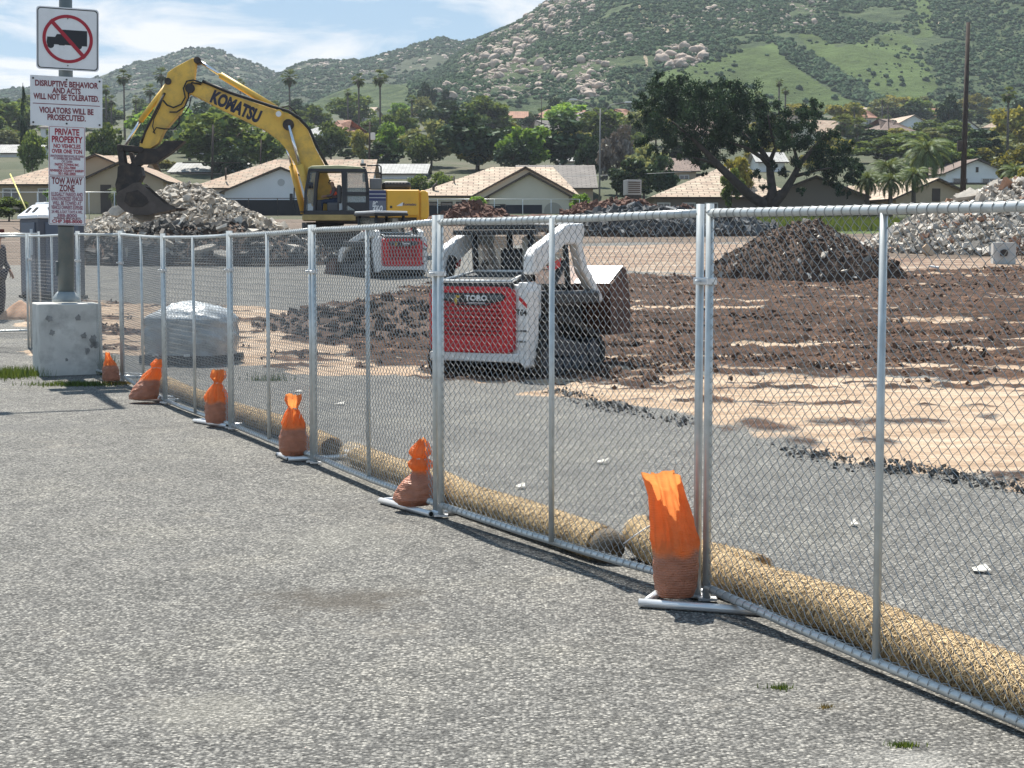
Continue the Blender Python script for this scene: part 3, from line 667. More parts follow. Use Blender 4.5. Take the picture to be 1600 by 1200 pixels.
# torn white plastic caught on the loose end of a roll
M_plas = mat('white_plastic_film', (.78, .78, .76), .35, var=.1, vscale=8)
p0 = Vector(off(2, .78, .46, r_, .12)); m = MB()
a_ = [(0, 0, -.03), (-.02, .01, .05), (-.035, .0, .13), (-.06, .01, .2), (.04, -.01, .04), (.1, .0, .0), (.16, .02, -.05)]
for i in range(3): m.add([a_[i], a_[i + 1], (a_[i + 1][0] + .022 - i * .008, .0, a_[i + 1][2] - .005), (a_[i][0] + .05, -.01, a_[i][2])], [(0, 1, 2, 3)])
m.add([a_[0], a_[4], a_[5], (.07, -.02, -.07)], [(0, 1, 2, 3)]); m.add([a_[5], a_[6], (.13, 0, -.1), (.07, -.02, -.07)], [(0, 1, 2, 3)])
pf = m.build('plastic_scrap', M_plas, fix=False); pf.location = p0; pf.scale = (1.25, 1.25, 1.25); tag(pf, 'torn white plastic film snagged on the loose end of the short straw wattle', 'plastic scrap')
sol = pf.modifiers.new('t', 'SOLIDIFY'); sol.thickness = .002
m = MB(); q0 = Vector(off(2, .40, .18, r_, .15)); m.tube([q0 + Vector(v) for v in ((.05, 0, .12), (-.0, 0, .105), (-.05, 0, .055), (-.09, 0, .03), (-.16, .02, -.02), (-.22, .0, -.06))], .0035, 5)
o = m.build('loose_cord', M_plas, fix=False); tag(o, 'white cord trailing left from the neck of the tallest sandbag', 'cord')
# ------------------------------------------------------------------ light pole on its concrete block, and the signs
RZ = math.radians(22)
bx_, by_ = hit(104, 588); by_ += .42; bx_ = (104 - 800) / F * by_ * 1.0
BZ = gz(0, by_)
M_conc = mat('weathered_concrete', (.58, .575, .545), .9, var=.12, vscale=3, dirt=(.20, .195, .19), dirt_amt=.55, dscale=2.6, bump=.25, bscale=50)
blk = empty('concrete_block', (bx_, by_, BZ - .03), RZ); tag(blk, 'square stained concrete block at the foot of the light pole', 'block')
m = MB(); m.box((0, 0, .50), (.84, .84, 1.0), taper=.985); m.build('block_body', M_conc, blk, bevel=.015)
M_patch = mat('patched_mortar', (.25, .25, .245), .95, var=.3, vscale=18)
rs = np.random.default_rng(4)
for k in range(9):
    cx, cz, r_2 = rs.uniform(-.32, .34), rs.uniform(.15, .85), rs.uniform(.02, .055)
    n = 14; pl = [(cx + math.cos(a) * r_2 * rs.uniform(.5, 1.25), cz + math.sin(a) * r_2 * rs.uniform(.6, 1.5)) for a in np.linspace(0, 6.28, n, endpoint=False)]
    MB().ext(pl, -.4215, -.410, 'xz').build('patch', M_patch, blk)
M_pole = mat('painted_pole', (.13, .155, .16), .55, .15, var=.12, vscale=5, dirt=(.22, .20, .17), dirt_amt=.35, dscale=7)
pole = empty('light_pole', (bx_, by_, BZ + .985), RZ); LEAN = .0185; pole.rotation_euler = (Matrix.Rotation(LEAN, 3, 'Y') @ Matrix.Rotation(RZ, 3, 'Z')).to_euler(); tag(pole, 'grey-green steel light pole rising from the concrete block, carrying four signs', 'light pole')
m = MB(); m.tube([(0, 0, .0), (0, 0, 2.6), (0, 0, 7.4)], [.112, .098, .062], 24); m.build('shaft', M_pole, pole, fix=False)
m = MB(); m.tube([(0, 0, 0), (0, 0, .05), (0, 0, .10), (0, 0, .14)], [.185, .18, .15, .115], 28); m.build('base_cover', mat('base_cover_paint', (.27, .30, .31), .5, var=.1), pole, fix=False)
m = MB(); m.box((-.12, .03, .45), (.03, .09, .2)); m.build('hand_hole_cover', M_pole, pole, bevel=.006)
m = MB(); m.tube([(0, 0, 1.02), (0, 0, 1.05)], [.109, .109], 24); m.build('strap', mat('dark_strap', (.03, .03, .03), .7), pole, fix=False)
m = MB(); m.tube([(0, 0, 7.3), (-.4, 0, 7.45), (-1.2, 0, 7.5)], .04, 10); m.build('lamp_arm', M_pole, pole, fix=False)
m = MB(); m.box((-1.45, 0, 7.5), (.6, .35, .13), taper=.8); m.build('lamp_head', M_pole, pole, bevel=.02)
M_sw = mat('sign_white', (.74, .75, .77), .45, var=.05, vscale=3, dirt=(.5, .5, .5), dirt_amt=.3, dscale=4)
M_alu = mat('sign_back', (.5, .5, .5), .4, .7)
M_red = mat('sign_red', (.36, .012, .03), .5); M_mar = mat('sign_faded_maroon', (.20, .035, .05), .6); M_blk = mat('sign_black', (.012, .014, .02), .5)
M_bolt = mat('bolt_dark', (.05, .05, .05), .5, .5)
s_ = .00862 * by_ / 22.4
def rrect(w, h, r, n=6):
    p = []
    for cx, cy, a0 in ((w / 2 - r, h / 2 - r, 0), (-w / 2 + r, h / 2 - r, 90), (-w / 2 + r, -h / 2 + r, 180), (w / 2 - r, -h / 2 + r, 270)):
        for k in range(n + 1):
            a = math.radians(a0 + 90 * k / n); p.append((cx + math.cos(a) * r, cy + math.sin(a) * r))
    return p
def ringmesh(outer, inner, y0, y1):
    m = MB(); n = len(outer)
    vs = [(p[0], y0, p[1]) for p in outer] + [(p[0], y0, p[1]) for p in inner] + [(p[0], y1, p[1]) for p in outer] + [(p[0], y1, p[1]) for p in inner]
    fs = []
    for i in range(n):
        j = (i + 1) % n; fs += [(i, j, n + j, n + i), (2 * n + i, 3 * n + i, 3 * n + j, 2 * n + j), (i, 2 * n + i, 2 * n + j, j), (n + i, n + j, 3 * n + j, 3 * n + i)]
    return m.add(vs, fs)
def sign(cpx, cpy, w, h, label, r=.03):
    nrm = Vector((math.sin(RZ), -math.cos(RZ), 0)); base = Vector((bx_, by_, 0)) + nrm * .118
    p = at(cpx, cpy, base.y); p.x = base.x + (p.x - base.x) * 1.0
    root = empty('sign', (base.x + LEAN * (p.z - BZ - 1) + (cpx - 104) * s_ * .9, base.y + (cpx - 104) * s_ * math.sin(RZ), p.z), RZ); tag(root, label, 'sign', 'signs on the light pole')
    root.rotation_euler = pole.rotation_euler
    MB().ext(rrect(w, h, r), -.004, 0, 'xz').build('panel', M_sw, root)
    return root
RX = (math.pi / 2, 0, 0)
S1 = sign(105.5, 61, 97 * s_ * .965, 95 * s_, 'square no-trucks sign with a red ring and slash, topmost on the light pole', .05)
w1_, h1_ = 97 * s_ * .965, 95 * s_
ringmesh(rrect(w1_ - .03, h1_ - .03, .045), rrect(w1_ - .055, h1_ - .055, .038), -.0055, -.004).build('black_border', M_blk, S1)
R1 = .322
circ = lambda r, n=48: [(math.cos(2 * math.pi * k / n) * r * 1.03, math.sin(2 * math.pi * k / n) * r) for k in range(n)]
u = R1 / 36.
T = MB()   # truck outline, facing left
T.ext([(-30, 2), (-18.5, 2), (-16, 6.5), (-9.5, 6.5), (-8.5, 13.5), (28.5, 13.5), (28.5, -9.5), (16, -9.5), (-4, -9), (-5, -10), (-12, -10), (-14, -9), (-30, -9), (-31, -6)], -.0062, -.0045, 'xz')
T.ext([(-25 + 5 * math.cos(a), -10 + 5 * math.sin(a)) for a in np.linspace(0, 6.28, 20, endpoint=False)], -.0066, -.0047, 'xz')
T.ext([(16 + 5 * math.cos(a), -9.6 + 5 * math.sin(a)) for a in np.linspace(0, 6.28, 20, endpoint=False)], -.0068, -.0049, 'xz')
T.v = [(v[0] * u, v[1], v[2] * u) for v in T.v]; T.build('truck_symbol', M_blk, S1)
ringmesh(circ(R1), circ(R1 - .042), -.0085, -.006).build('red_ring', M_red, S1)
MB().box((0, -.0095, 0), (.66, .0015, .05), rot=Matrix.Rotation(math.radians(47), 3, 'Y')).build('red_slash', M_red, S1)
for z in (.27, -.355): MB().tube([(0, -.004, z), (0, -.013, z)], .008, 10).build('bolt', M_bolt, S1, fix=False)
w2_, h2_ = 112 * s_ * .965, 76 * s_
S2 = sign(103.5, 159, w2_, h2_, 'wide sign reading DISRUPTIVE BEHAVIOR AND ACTS WILL NOT BE TOLERATED', .01)
sc_ = s_
for t_, z, sz, sx in (('DISRUPTIVE BEHAVIOR', 26, 10.8, .97), ('AND ACTS', 16, 10.8, .97), ('WILL NOT BE TOLERATED.', 6, 10.8, .86), ('VIOLATORS WILL BE', -14.5, 10.8, .92), ('PROSECUTED.', -25, 10.8, .95)):
    o = text_mesh(t_, sz * s_, S2, M_mar, (0, -.0055, z * s_), RX, bold=.034, sx=sx)
    o.scale.y = 1.12
    wd = max(v.co.x for v in o.data.vertices) - min(v.co.x for v in o.data.vertices)
    lim = {26: 102, 16: 46, 6: 106, -14.5: 88, -25: 62}[z] * s_ * .965 * .96
    o.scale.x = lim / wd
MB().box((0, -.0052, -4.5 * s_), (w2_ * .93, .002, .009)).build('dividing_line', M_mar, S2)
for x in (-.46, 0, .46):
    for z in (.44, -.44): MB().tube([(x * w2_, -.004, z * h2_), (x * w2_, -.014, z * h2_)], .013, 10).build('bolt', M_bolt, S2, fix=False)
def block_sign(cpy, h, lines, label, border):
    w_ = 57.5 * s_ * .965; S = sign(104, cpy, w_, h * s_, label, .02)
    ringmesh(rrect(w_ - .02, h * s_ - .02, .015), rrect(w_ - .03, h * s_ - .03, .012), -.0055, -.004).build('border', border, S)
    for t_, z, sz, wpx, mt in lines:
        o = text_mesh(t_, sz * s_, S, mt, (0, -.0055, z * s_), RX, bold=.032); o.scale.y = 1.12
        wd = max(v.co.x for v in o.data.vertices) - min(v.co.x for v in o.data.vertices); o.scale.x = wpx * s_ * .965 / wd
    for z in (.46, -.46): MB().tube([(0, -.004, z * h * s_), (0, -.012, z * h * s_)], .007, 8).build('bolt', M_bolt, S, fix=False)
M_r2 = mat('sign_red_text', (.33, .02, .045), .6); M_fade = mat('sign_faded_text', (.30, .12, .16), .6)
block_sign(236.5, 77, [('PRIVATE', 29, 12, 38, M_r2), ('PROPERTY', 17.5, 12, 48, M_r2), ('NO VEHICLES', 7.5, 7.6, 42, M_r2), ('OVER ONE TON', -.5, 7.6, 47, M_r2), ('UNAUTHORIZED VEHICLES WILL BE TOWED', -7.6, 4.2, 52, M_fade),
    ('AT OWNERS RISK AND EXPENSE', -11.6, 4.2, 42, M_fade), ('CVC 22658A', -15.8, 4.2, 17, M_fade), ('PARTEC TOWING INC.', -20.6, 4.6, 38, M_r2), ('951-252-7000', -25.4, 4.6, 27, M_r2), ('RIVERSIDE COUNTY SHERIFF', -30, 4.4, 52, M_r2), ('951-955-2000', -34.4, 4.6, 27, M_r2)],
    'narrow sign headed PRIVATE PROPERTY, third down the light pole', M_r2)
block_sign(313.5, 75.5, [('TOW AWAY', 29.5, 12.5, 48, M_mar), ('ZONE', 18.5, 12.5, 24, M_mar), ('ILLEGALLY PARKED AND', 9.3, 7.2, 49, M_fade), ('UNAUTHORIZED VEHICLES', 2.5, 7.2, 49, M_fade), ('WILL BE TOWED AT', -4.4, 7.2, 45, M_fade),
    ("VEHICLE OWNER'S EXPENSE", -11, 7.2, 49, M_fade), ('24 HRS. A DAY 7 DAYS A WK.', -17.6, 5.6, 48, M_fade), ('388-8000', -23.2, 6, 31, M_fade), ('TOWING SPECIALISTS', -27.6, 4, 42, M_mar), ('CHP 388-8000', -32.3, 6.2, 47, M_r2)],
    'narrow TOW AWAY ZONE sign, lowest on the light pole', M_mar)

# ------------------------------------------------------------------ grass and weeds
M_grass = leafmat('weed_green', (.085, .13, .03), .4, .35)
M_dry = leafmat('dry_weed', (.20, .16, .07), .4, .25)
def tuft(name, cx, cy, rx, ry, n, h, mt, label, cat, kind=None, hx=.006):
    x = cx + rng.normal(0, .45, n) * rx; y = cy + rng.normal(0, .45, n) * ry; z = gbase(x, y)
    a = rng.uniform(0, 6.28, n); hh = h * rng.uniform(.35, 1.1, n); ln = rng.uniform(.1, .7, n) * hh
    dx_, dy_ = np.cos(a), np.sin(a); w = hx * rng.uniform(.6, 1.2, n)
    A = np.column_stack([x - dy_ * w, y + dx_ * w, z]); B = np.column_stack([x + dy_ * w, y - dx_ * w, z])
    Cc = np.column_stack([x + dx_ * ln + dy_ * w * .2, y + dy_ * ln - dx_ * w * .2, z + hh]); D = np.column_stack([x + dx_ * ln - dy_ * w * .2, y + dy_ * ln + dx_ * w * .2, z + hh])
    V = np.stack([A, B, Cc, D], 1).reshape(-1, 3)
    o = npmesh(name, V, np.arange(4 * n).reshape(-1, 4), mt); tag(o, label, cat, kind=kind); return o
def tpx(px, py): return hit(px, py)
p = tpx(18, 588); tuft('grass', p[0], p[1], .55, .5, 1500, .13, M_grass, 'bright green grass growing left of the concrete block', 'grass', 'stuff')
p = tpx(118, 602); tuft('grass', p[0], p[1], .6, .22, 900, .06, M_grass, 'low thin grass in the crack in front of the concrete block', 'grass', 'stuff')
p = tpx(168, 600); tuft('grass', p[0] + .15, p[1], .35, .2, 300, .05, M_dry, 'dry sparse weeds between the block and the corner stand', 'grass', 'stuff')
p = tpx(159, 588); tuft('grass', p[0] + .03, p[1] + .25, .10, .25, 300, .26, M_grass, 'tall grass squeezed between the block and the smallest sandbag', 'grass', 'stuff')
p = tpx(1220, 1076); tuft('weed', p[0], p[1], .05, .03, 110, .022, M_grass, 'small green weed in the asphalt near the right-hand middle brace', 'weed', hx=.003)
p = tpx(1412, 1166); tuft('weed', p[0], p[1], .05, .03, 130, .02, M_grass, 'yellow-green weed nearest the bottom right corner of the picture', 'weed', hx=.003)
p = tpx(1290, 1106); tuft('weed', p[0], p[1], .03, .02, 60, .016, M_dry, 'tiny reddish weed between the two green weeds at bottom right', 'weed', hx=.003)
p = tpx(420, 596); tuft('weed', p[0], p[1], .3, .12, 160, .12, M_grass, 'low green weeds behind the fence right of the wrapped pallet', 'weed')

# ------------------------------------------------------------------ pallet of bags under plastic
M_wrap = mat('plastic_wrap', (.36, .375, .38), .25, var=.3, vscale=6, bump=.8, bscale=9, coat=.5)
M_wraplit = mat('plastic_wrap_sunlit', (.66, .69, .70), .28, var=.2, vscale=9, bump=.9, bscale=12, coat=.4)  # paler copy of the wrap, sunlight on the top put into its colour
M_wood = mat('dark_pallet_wood', (.035, .032, .03), .85, var=.3)
px_, py_ = hit(290, 571); py_ += .5
pal = empty('wrapped_pallet', (px_, py_, gz(0, py_)), math.radians(-16)); tag(pal, 'pallet of grey bags under crumpled clear plastic, behind the fence left of centre', 'pallet')
nth, nz = 90, 34
th = np.linspace(0, 2 * np.pi, nth, endpoint=False); V = []
for k in range(nz):
    t = k / (nz - 1)
    if t < .5: zz = .13 + t / .5 * .44; f = 1.0 - .05 * math.cos(t * 12) * .4
    else: q_ = (t - .5) / .5; zz = .57 + .24 * math.sin(q_ * math.pi / 2); f = math.cos(q_ * math.pi / 2) ** .6
    c, s__ = np.cos(th), np.sin(th); e = .52
    X = np.sign(c) * np.abs(c) ** e * .62 * f; Yy = np.sign(s__) * np.abs(s__) ** e * .56 * f
    nn_ = fbm(X * 6 + 5, Yy * 6 + zz * 14, 3, 4) - .5
    X = X * (1 + nn_ * .14); Yy = Yy * (1 + nn_ * .14); Zz = zz + (fbm(X * 4 + 1, Yy * 4, 8, 4) - .35) * .26 * max(0, (t - .5) / .5)
    V.append(np.column_stack([X, Yy, Zz]))
V = np.vstack(V); idx = np.arange(nth * nz).reshape(nz, nth); r2 = np.roll(idx, -1, 1)
Fc = np.stack([idx[:-1], r2[:-1], r2[1:], idx[1:]], -1).reshape(-1, 4)
npmesh('wrapped_load', V, Fc, [M_wrap, M_wraplit], pal, smooth=True, midx=[1 if i // nth > nz * .56 else 0 for i in range(len(Fc))])
m = MB()
for x in (-.5, -.25, 0, .25, .5): m.box((x, 0, .115), (.12, 1.15, .022))
for y in (-.5, 0, .5): m.box((0, y, .055), (1.15, .1, .095))
m.build('pallet_base', M_wood, pal)
for x in (-.28, .22):
    MB().box((x, -.60, .14), (.09, .01, .035)).build('paper_tag', M_plas, pal)

# ------------------------------------------------------------------ portable toilet
M_navy = mat('navy_plastic', (.06, .07, .095), .5, var=.1, vscale=3)
M_tw = mat('white_plastic_roof', (.80, .82, .84), .4, var=.04)
M_vent = mat('dark_vent', (.015, .015, .018), .8)
tw = empty('portable_toilet', at(82, 400, 39.0).xy.to_3d(), math.radians(38)); tw.location.z = gz(0, 39.0); tag(tw, 'navy portable toilet with a white domed roof behind the light pole', 'portable toilet')
m = MB(); m.bx(-.56, .56, -.56, .56, .06, 1.84); m.build('cabin', M_navy, tw, bevel=.03)
m = MB(); m.bx(-.60, .60, -.60, .60, 1.84, 1.91); m.add([(-.6, -.6, 1.91), (.6, -.6, 1.91), (.6, .6, 1.91), (-.6, .6, 1.91), (-.33, -.33, 2.17), (.33, -.33, 2.17), (.33, .33, 2.17), (-.33, .33, 2.17)], [(0, 1, 5, 4), (1, 2, 6, 5), (2, 3, 7, 6), (3, 0, 4, 7), (4, 5, 6, 7)])
m.bx(-.28, .28, -.28, .28, 2.17, 2.22); m.build('roof', M_tw, tw, bevel=.02)
for rz_ in (0, 90, 180, 270):
    R_ = Matrix.Rotation(math.radians(rz_), 4, 'Z')
    for x in (-.2, .2):
        mm = MB(); mm.box((x, -.475, 2.04), (.13, .02, .15), rot=Matrix.Rotation(math.radians(-44), 3, 'X')); mm.build('roof_vent', M_vent, tw, xf=R_)
    mm = MB(); mm.box((0, -.575, .95), (.8, .03, 1.6)); mm.build('door' if rz_ == 270 else 'wall_panel', mat('navy_panel', (.075, .10, .145), .45), tw, xf=R_, bevel=.01)
m = MB(); m.box((0, 0, .03), (1.2, 1.2, .07)); m.build('skid_base', M_wood, tw)
MB().box((-.60, -.25, 1.3), (.02, .16, .6)).build('translucent_panel', mat('pale_plastic', (.45, .5, .55), .4), tw, bevel=.01)

# ------------------------------------------------------------------ people
M_skin = mat('skin', (.33, .19, .13), .6)
def skinbody(name, parent, pts, edges, rad, mt, root=0, sub=2):
    me = bpy.data.meshes.new(name); me.from_pydata([tuple(p) for p in pts], edges, []); me.materials.append(mt)
    o = bpy.data.objects.new(name, me); col.objects.link(o); o.parent = parent
    md = o.modifiers.new('skin', 'SKIN'); md.use_smooth_shade = True
    if not me.skin_vertices: me.attributes  # layer is made by the modifier evaluation below
    bpy.context.view_layer.objects.active = o
    if not me.skin_vertices:
        import bmesh
        bm = bmesh.new(); bm.from_mesh(me); bm.verts.layers.skin.verify(); bm.to_mesh(me); bm.free()
    for i, v in enumerate(me.skin_vertices[0].data):
        r_ = rad[i]; v.radius = r_ if isinstance(r_, tuple) else (r_, r_); v.use_root = (i == root)
    s = o.modifiers.new('sub', 'SUBSURF'); s.levels = sub; s.render_levels = sub
    return o
def person(loc, rz, label, J, colors, cap=None, vest=None):
    """J: dict of joints; body grown as one skinned surface, clothes as slightly larger skins over it"""
    root = empty('person', loc, rz); tag(root, label, 'person')
    names = ['pelvis', 'waist', 'chest', 'neck', 'headbase', 'headtop', 'shL', 'elL', 'wrL', 'haL', 'shR', 'elR', 'wrR', 'haR', 'hipL', 'knL', 'anL', 'toL', 'hipR', 'knR', 'anR', 'toR']
    E_ = [(0, 1), (1, 2), (2, 3), (3, 4), (4, 5), (2, 6), (6, 7), (7, 8), (8, 9), (2, 10), (10, 11), (11, 12), (12, 13), (0, 14), (14, 15), (15, 16), (16, 17), (0, 18), (18, 19), (19, 20), (20, 21)]
    Rr = [(.15, .11), (.13, .1), (.16, .11), .055, .085, .075, .06, .045, .03, .035, .06, .045, .03, .035, .085, .06, .045, .04, .085, .06, .045, .04]
    P = [Vector(J[n]) for n in names]
    # fingers: five short chains rooted in each palm
    pts = list(P); ed = list(E_); rr = list(Rr)
    for hi, wi in ((9, 8), (13, 12)):
        d = (P[hi] - P[wi]).normalized(); s = d.cross(Vector((1, .2, 0))).normalized()
        for k in range(5):
            b = P[hi] + d * (.02 if k else -.01) + s * (.012 * (k - 2.5)); tip = b + d * (.055 if k else .03) + s * (-.03 if k == 0 else 0) + Vector((0, 0, -.02))
            pts += [b, tip]; n_ = len(pts); ed += [(hi, n_ - 2), (n_ - 2, n_ - 1)]; rr += [.011, .008]
    skinbody('body', root, pts, ed, rr, M_skin)
    jk = ['waist', 'chest', 'neck', 'shL', 'elL', 'wrL', 'shR', 'elR', 'wrR', 'pelvis']
    jp = [Vector(J[n]) for n in jk]; jp[2] = jp[1].lerp(jp[2], .75); jp[5] = jp[4].lerp(jp[5], .9); jp[8] = jp[7].lerp(jp[8], .9)
    skinbody('jacket', root, jp, [(9, 0), (0, 1), (1, 2), (1, 3), (3, 4), (4, 5), (1, 6), (6, 7), (7, 8)], [(.165, .13), (.195, .14), .075, .075, .06, .048, .075, .06, .048, (.17, .13)], colors[0], root=1)
    tk = ['pelvis', 'hipL', 'knL', 'anL', 'hipR', 'knR', 'anR']
    skinbody('trousers', root, [Vector(J[n]) for n in tk], [(0, 1), (1, 2), (2, 3), (0, 4), (4, 5), (5, 6)], [(.165, .125), .105, .08, .07, .105, .08, .07], colors[1])
    for a, b in (('anL', 'toL'), ('anR', 'toR')):
        pa, pb = Vector(J[a]), Vector(J[b]); skinbody('boot', root, [pa + Vector((0, 0, .05)), pa + Vector((0, 0, -.03)), pb], [(0, 1), (1, 2)], [.06, .055, .045], M_blk)
    hb, ht = Vector(J['headbase']), Vector(J['headtop']); f = Vector(J['face'])
    for s in (-1, 1):
        e = (hb + ht) / 2 + f * .075 + f.cross(Vector((0, 0, 1))) * s * .03
        mm = MB(); mm.tube([e, e + f * .01], .009, 8); mm.build('eye', M_blk, root, fix=False)
    mm = MB(); mm.tube([(hb + ht) / 2 + f * .075 + Vector((0, 0, -.005)), (hb + ht) / 2 + f * .105 + Vector((0, 0, -.035))], [.008, .014], 8); mm.build('nose', M_skin, root, fix=False)
    if cap:
        skinbody('cap', root, [ht + Vector((0, 0, -.045)), ht + Vector((0, 0, .03)), ht + f * .13 + Vector((0, 0, -.035))], [(0, 1), (0, 2)], [.092, .07, (.055, .012)], cap)
    if vest:
        p2, c2, k2 = Vector(J['waist']), Vector(J['chest']), Vector(J['chest']).lerp(Vector(J['neck']), .6)
        skinbody('vest', root, [p2, c2, k2], [(0, 1), (1, 2)], [(.20, .19), (.235, .20), (.15, .12)], vest)
    return root
M_dnavy = mat('dark_navy_cloth', (.018, .022, .04), .9, var=.2, vscale=12); M_jean = mat('dark_denim', (.02, .035, .075), .9, var=.2, vscale=20)
Jst = dict(pelvis=(0, 0, .95), waist=(0, .02, 1.08), chest=(0, .0, 1.34), neck=(0, -.02, 1.50), headbase=(0, -.04, 1.58), headtop=(0, -.05, 1.72), shL=(.2, 0, 1.42), elL=(.27, .02, 1.14), wrL=(.24, -.14, .95), haL=(.23, -.19, .88),
           shR=(-.2, 0, 1.42), elR=(-.27, .02, 1.14), wrR=(-.24, -.14, .95), haR=(-.23, -.19, .88), hipL=(.1, 0, .9), knL=(.12, -.03, .5), anL=(.13, .02, .1), toL=(.15, -.14, .03), hipR=(-.1, 0, .9), knR=(-.13, -.02, .5), anR=(-.15, .04, .1), toR=(-.19, -.11, .03), face=(0, -1, 0))
pz = at(-6, 400, 33.0)
person((pz.x, 33.0, gz(0, 33.0)), math.radians(70), 'worker in dark navy clothes standing at the left edge of the picture', Jst, (M_dnavy, M_dnavy), cap=mat('dark_red_cap', (.09, .015, .015), .8))
# ------------------------------------------------------------------ hills
def interp(px, pts): return np.interp(px, [p[0] for p in pts], [p[1] for p in pts])
def py_of(z, Y): return 400 - F * (z - CH) / Y        # close enough for laying regions out on a far slope
def in_px(PX, PY, poly):
    return inside(PX, PY, np.array(poly, float))
class Hill:
    def __init__(s, sil, Y0, Yr, px0, px1, amp, seed, step=5, rows=130, power=.95, g0=None):
        s.Y0, s.Yr, s.sil, s.amp, s.seed, s.power = Y0, Yr, sil, amp, seed, power
        s.g0 = g0 if g0 is not None else gz(0, Y0)
        px = np.arange(px0, px1, step, dtype=float); t = np.linspace(0, 1, rows)
        PXg, T = np.meshgrid(px, t); X, Y, Z = s.surf(PXg, T)
        s.PX, s.T, s.X, s.Y, s.Z = PXg, T, X, Y, Z
        s.PY = py_of(Z, Y)
        # the back side
        tb = np.array([.06, .16, .4]); PB, TB = np.meshgrid(px, tb)
        Xr, Yr_, Zr = X[-1], Y[-1], Z[-1]
        s.back = (Xr[None] * (1 + TB * .4), Yr_[None] + TB * 600, Zr[None] - TB * TB * 500 - TB * 20)
    def surf(s, px, t):
        Y = s.Y0 + (s.Yr - s.Y0) * t; X = (px - 800) / F * Y
        zr = CH + (400 - interp(px, s.sil)) / F * s.Yr
        e = t ** s.power
        n1 = (fbm(X / 70 + s.seed, Y / 150, s.seed, 5) - .5) * 2; n2 = (fbm(X / 16, Y / 24, s.seed + 5, 4) - .5) * 2
        rdg = 1 - np.abs(fbm(X / 95 + .3 * Y / 95, Y / 330, s.seed + 9, 4) - .5) * 4
        env = np.sin(np.pi * np.clip(t, 0, 1) ** .8)
        z = s.g0 + (zr - s.g0) * e + env * (n1 * s.amp + rdg * s.amp * .7) + np.clip(t * 8, 0, 1) * n2 * s.amp * .10
        return X, Y, z
    def build(s, name, mt, attrs):
        X = np.vstack([s.X, s.back[0]]); Y = np.vstack([s.Y, s.back[1]]); Z = np.vstack([s.Z, s.back[2]])
        ny, nx = X.shape; idx = np.arange(nx * ny).reshape(ny, nx)
        Fc = np.stack([idx[:-1, :-1], idx[:-1, 1:], idx[1:, 1:], idx[1:, :-1]], -1).reshape(-1, 4)
        at_ = {k: np.vstack([v, np.repeat(v[-1:], 3, 0)]).ravel() for k, v in attrs.items()}
        o = npmesh(name, np.stack([X.ravel(), Y.ravel(), Z.ravel()], -1), Fc, mt, smooth=True, attrs=at_); tag(o, kind='structure'); return o
    def point(s, px, py):
        t = np.linspace(0, 1, 400); X, Y, Z = s.surf(np.full(400, float(px)), t); P = py_of(Z, Y)
        k = np.argmax(P <= py) if (P <= py).any() else 399
        return Vector((X[k], Y[k], Z[k]))
def hillmat(name, base, chap, grassc):
    m = bpy.data.materials.new(name); m.use_nodes = True; nt = m.node_tree; b = nt.nodes['Principled BSDF']; b.inputs['Roughness'].default_value = .95; b.inputs['Specular IOR Level'].default_value = .1
    geo = N(nt, 'ShaderNodeNewGeometry')
    def noise(sc, det=6, ro=.65):
        n = N(nt, 'ShaderNodeTexNoise'); n.inputs['Scale'].default_value = sc; n.inputs['Detail'].default_value = det; n.inputs['Roughness'].default_value = ro; L(nt, geo.outputs['Position'], n.inputs[0]); return n.outputs[0]
    def ramp(src, stops):
        r = N(nt, 'ShaderNodeValToRGB'); e = r.color_ramp.elements
        while len(e) < len(stops): e.new(.5)
        for k, (p, c) in enumerate(stops): e[k].position = p; e[k].color = (*c, 1)
        L(nt, src, r.inputs[0]); return r.outputs[0]
    def mix(f, a, c):
        x = N(nt, 'ShaderNodeMix', data_type='RGBA'); L(nt, f, x.inputs[0]); L(nt, a, x.inputs[6]); L(nt, c, x.inputs[7]); return x.outputs[2]
    ch = ramp(noise(.14, 8, .75), [(.34, tuple(c * .5 for c in chap)), (.5, chap), (.64, base), (.78, tuple(c * 1.35 for c in base))])
    gr = ramp(noise(.05, 8, .7), [(.35, tuple(c * .6 for c in grassc)), (.52, grassc), (.7, tuple(c * 1.3 for c in grassc))])
    cur = ch
    for an, c in (('grassy', gr), ('trail', ramp(noise(.2), [(0, (.30, .24, .17)), (1, (.42, .34, .25))]))):
        a = N(nt, 'ShaderNodeAttribute'); a.attribute_name = an
        ad_ = N(nt, 'ShaderNodeMath', operation='ADD'); L(nt, a.outputs['Fac'], ad_.inputs[0])
        mr = N(nt, 'ShaderNodeMapRange'); mr.inputs[3].default_value = -.45; mr.inputs[4].default_value = .45; L(nt, noise(.09, 7, .75), mr.inputs[0]); L(nt, mr.outputs[0], ad_.inputs[1])
        m2 = N(nt, 'ShaderNodeMapRange'); m2.inputs[1].default_value = .42; m2.inputs[2].default_value = .62; L(nt, ad_.outputs[0], m2.inputs[0])
        cur = mix(m2.outputs[0], cur, c)
    L(nt, cur, b.inputs['Base Color'])
    bp = N(nt, 'ShaderNodeBump'); bp.inputs['Strength'].default_value = 1; bp.inputs['Distance'].default_value = 2.0; L(nt, noise(.3, 6, .7), bp.inputs['Height']); L(nt, bp.outputs[0], b.inputs['Normal'])
    return m
HM = hillmat('hillside', (.12, .145, .07), (.06, .09, .042), (.088, .128, .043))
HM2 = hillmat('far_hillside', (.11, .12, .075), (.065, .082, .05), (.13, .15, .05))
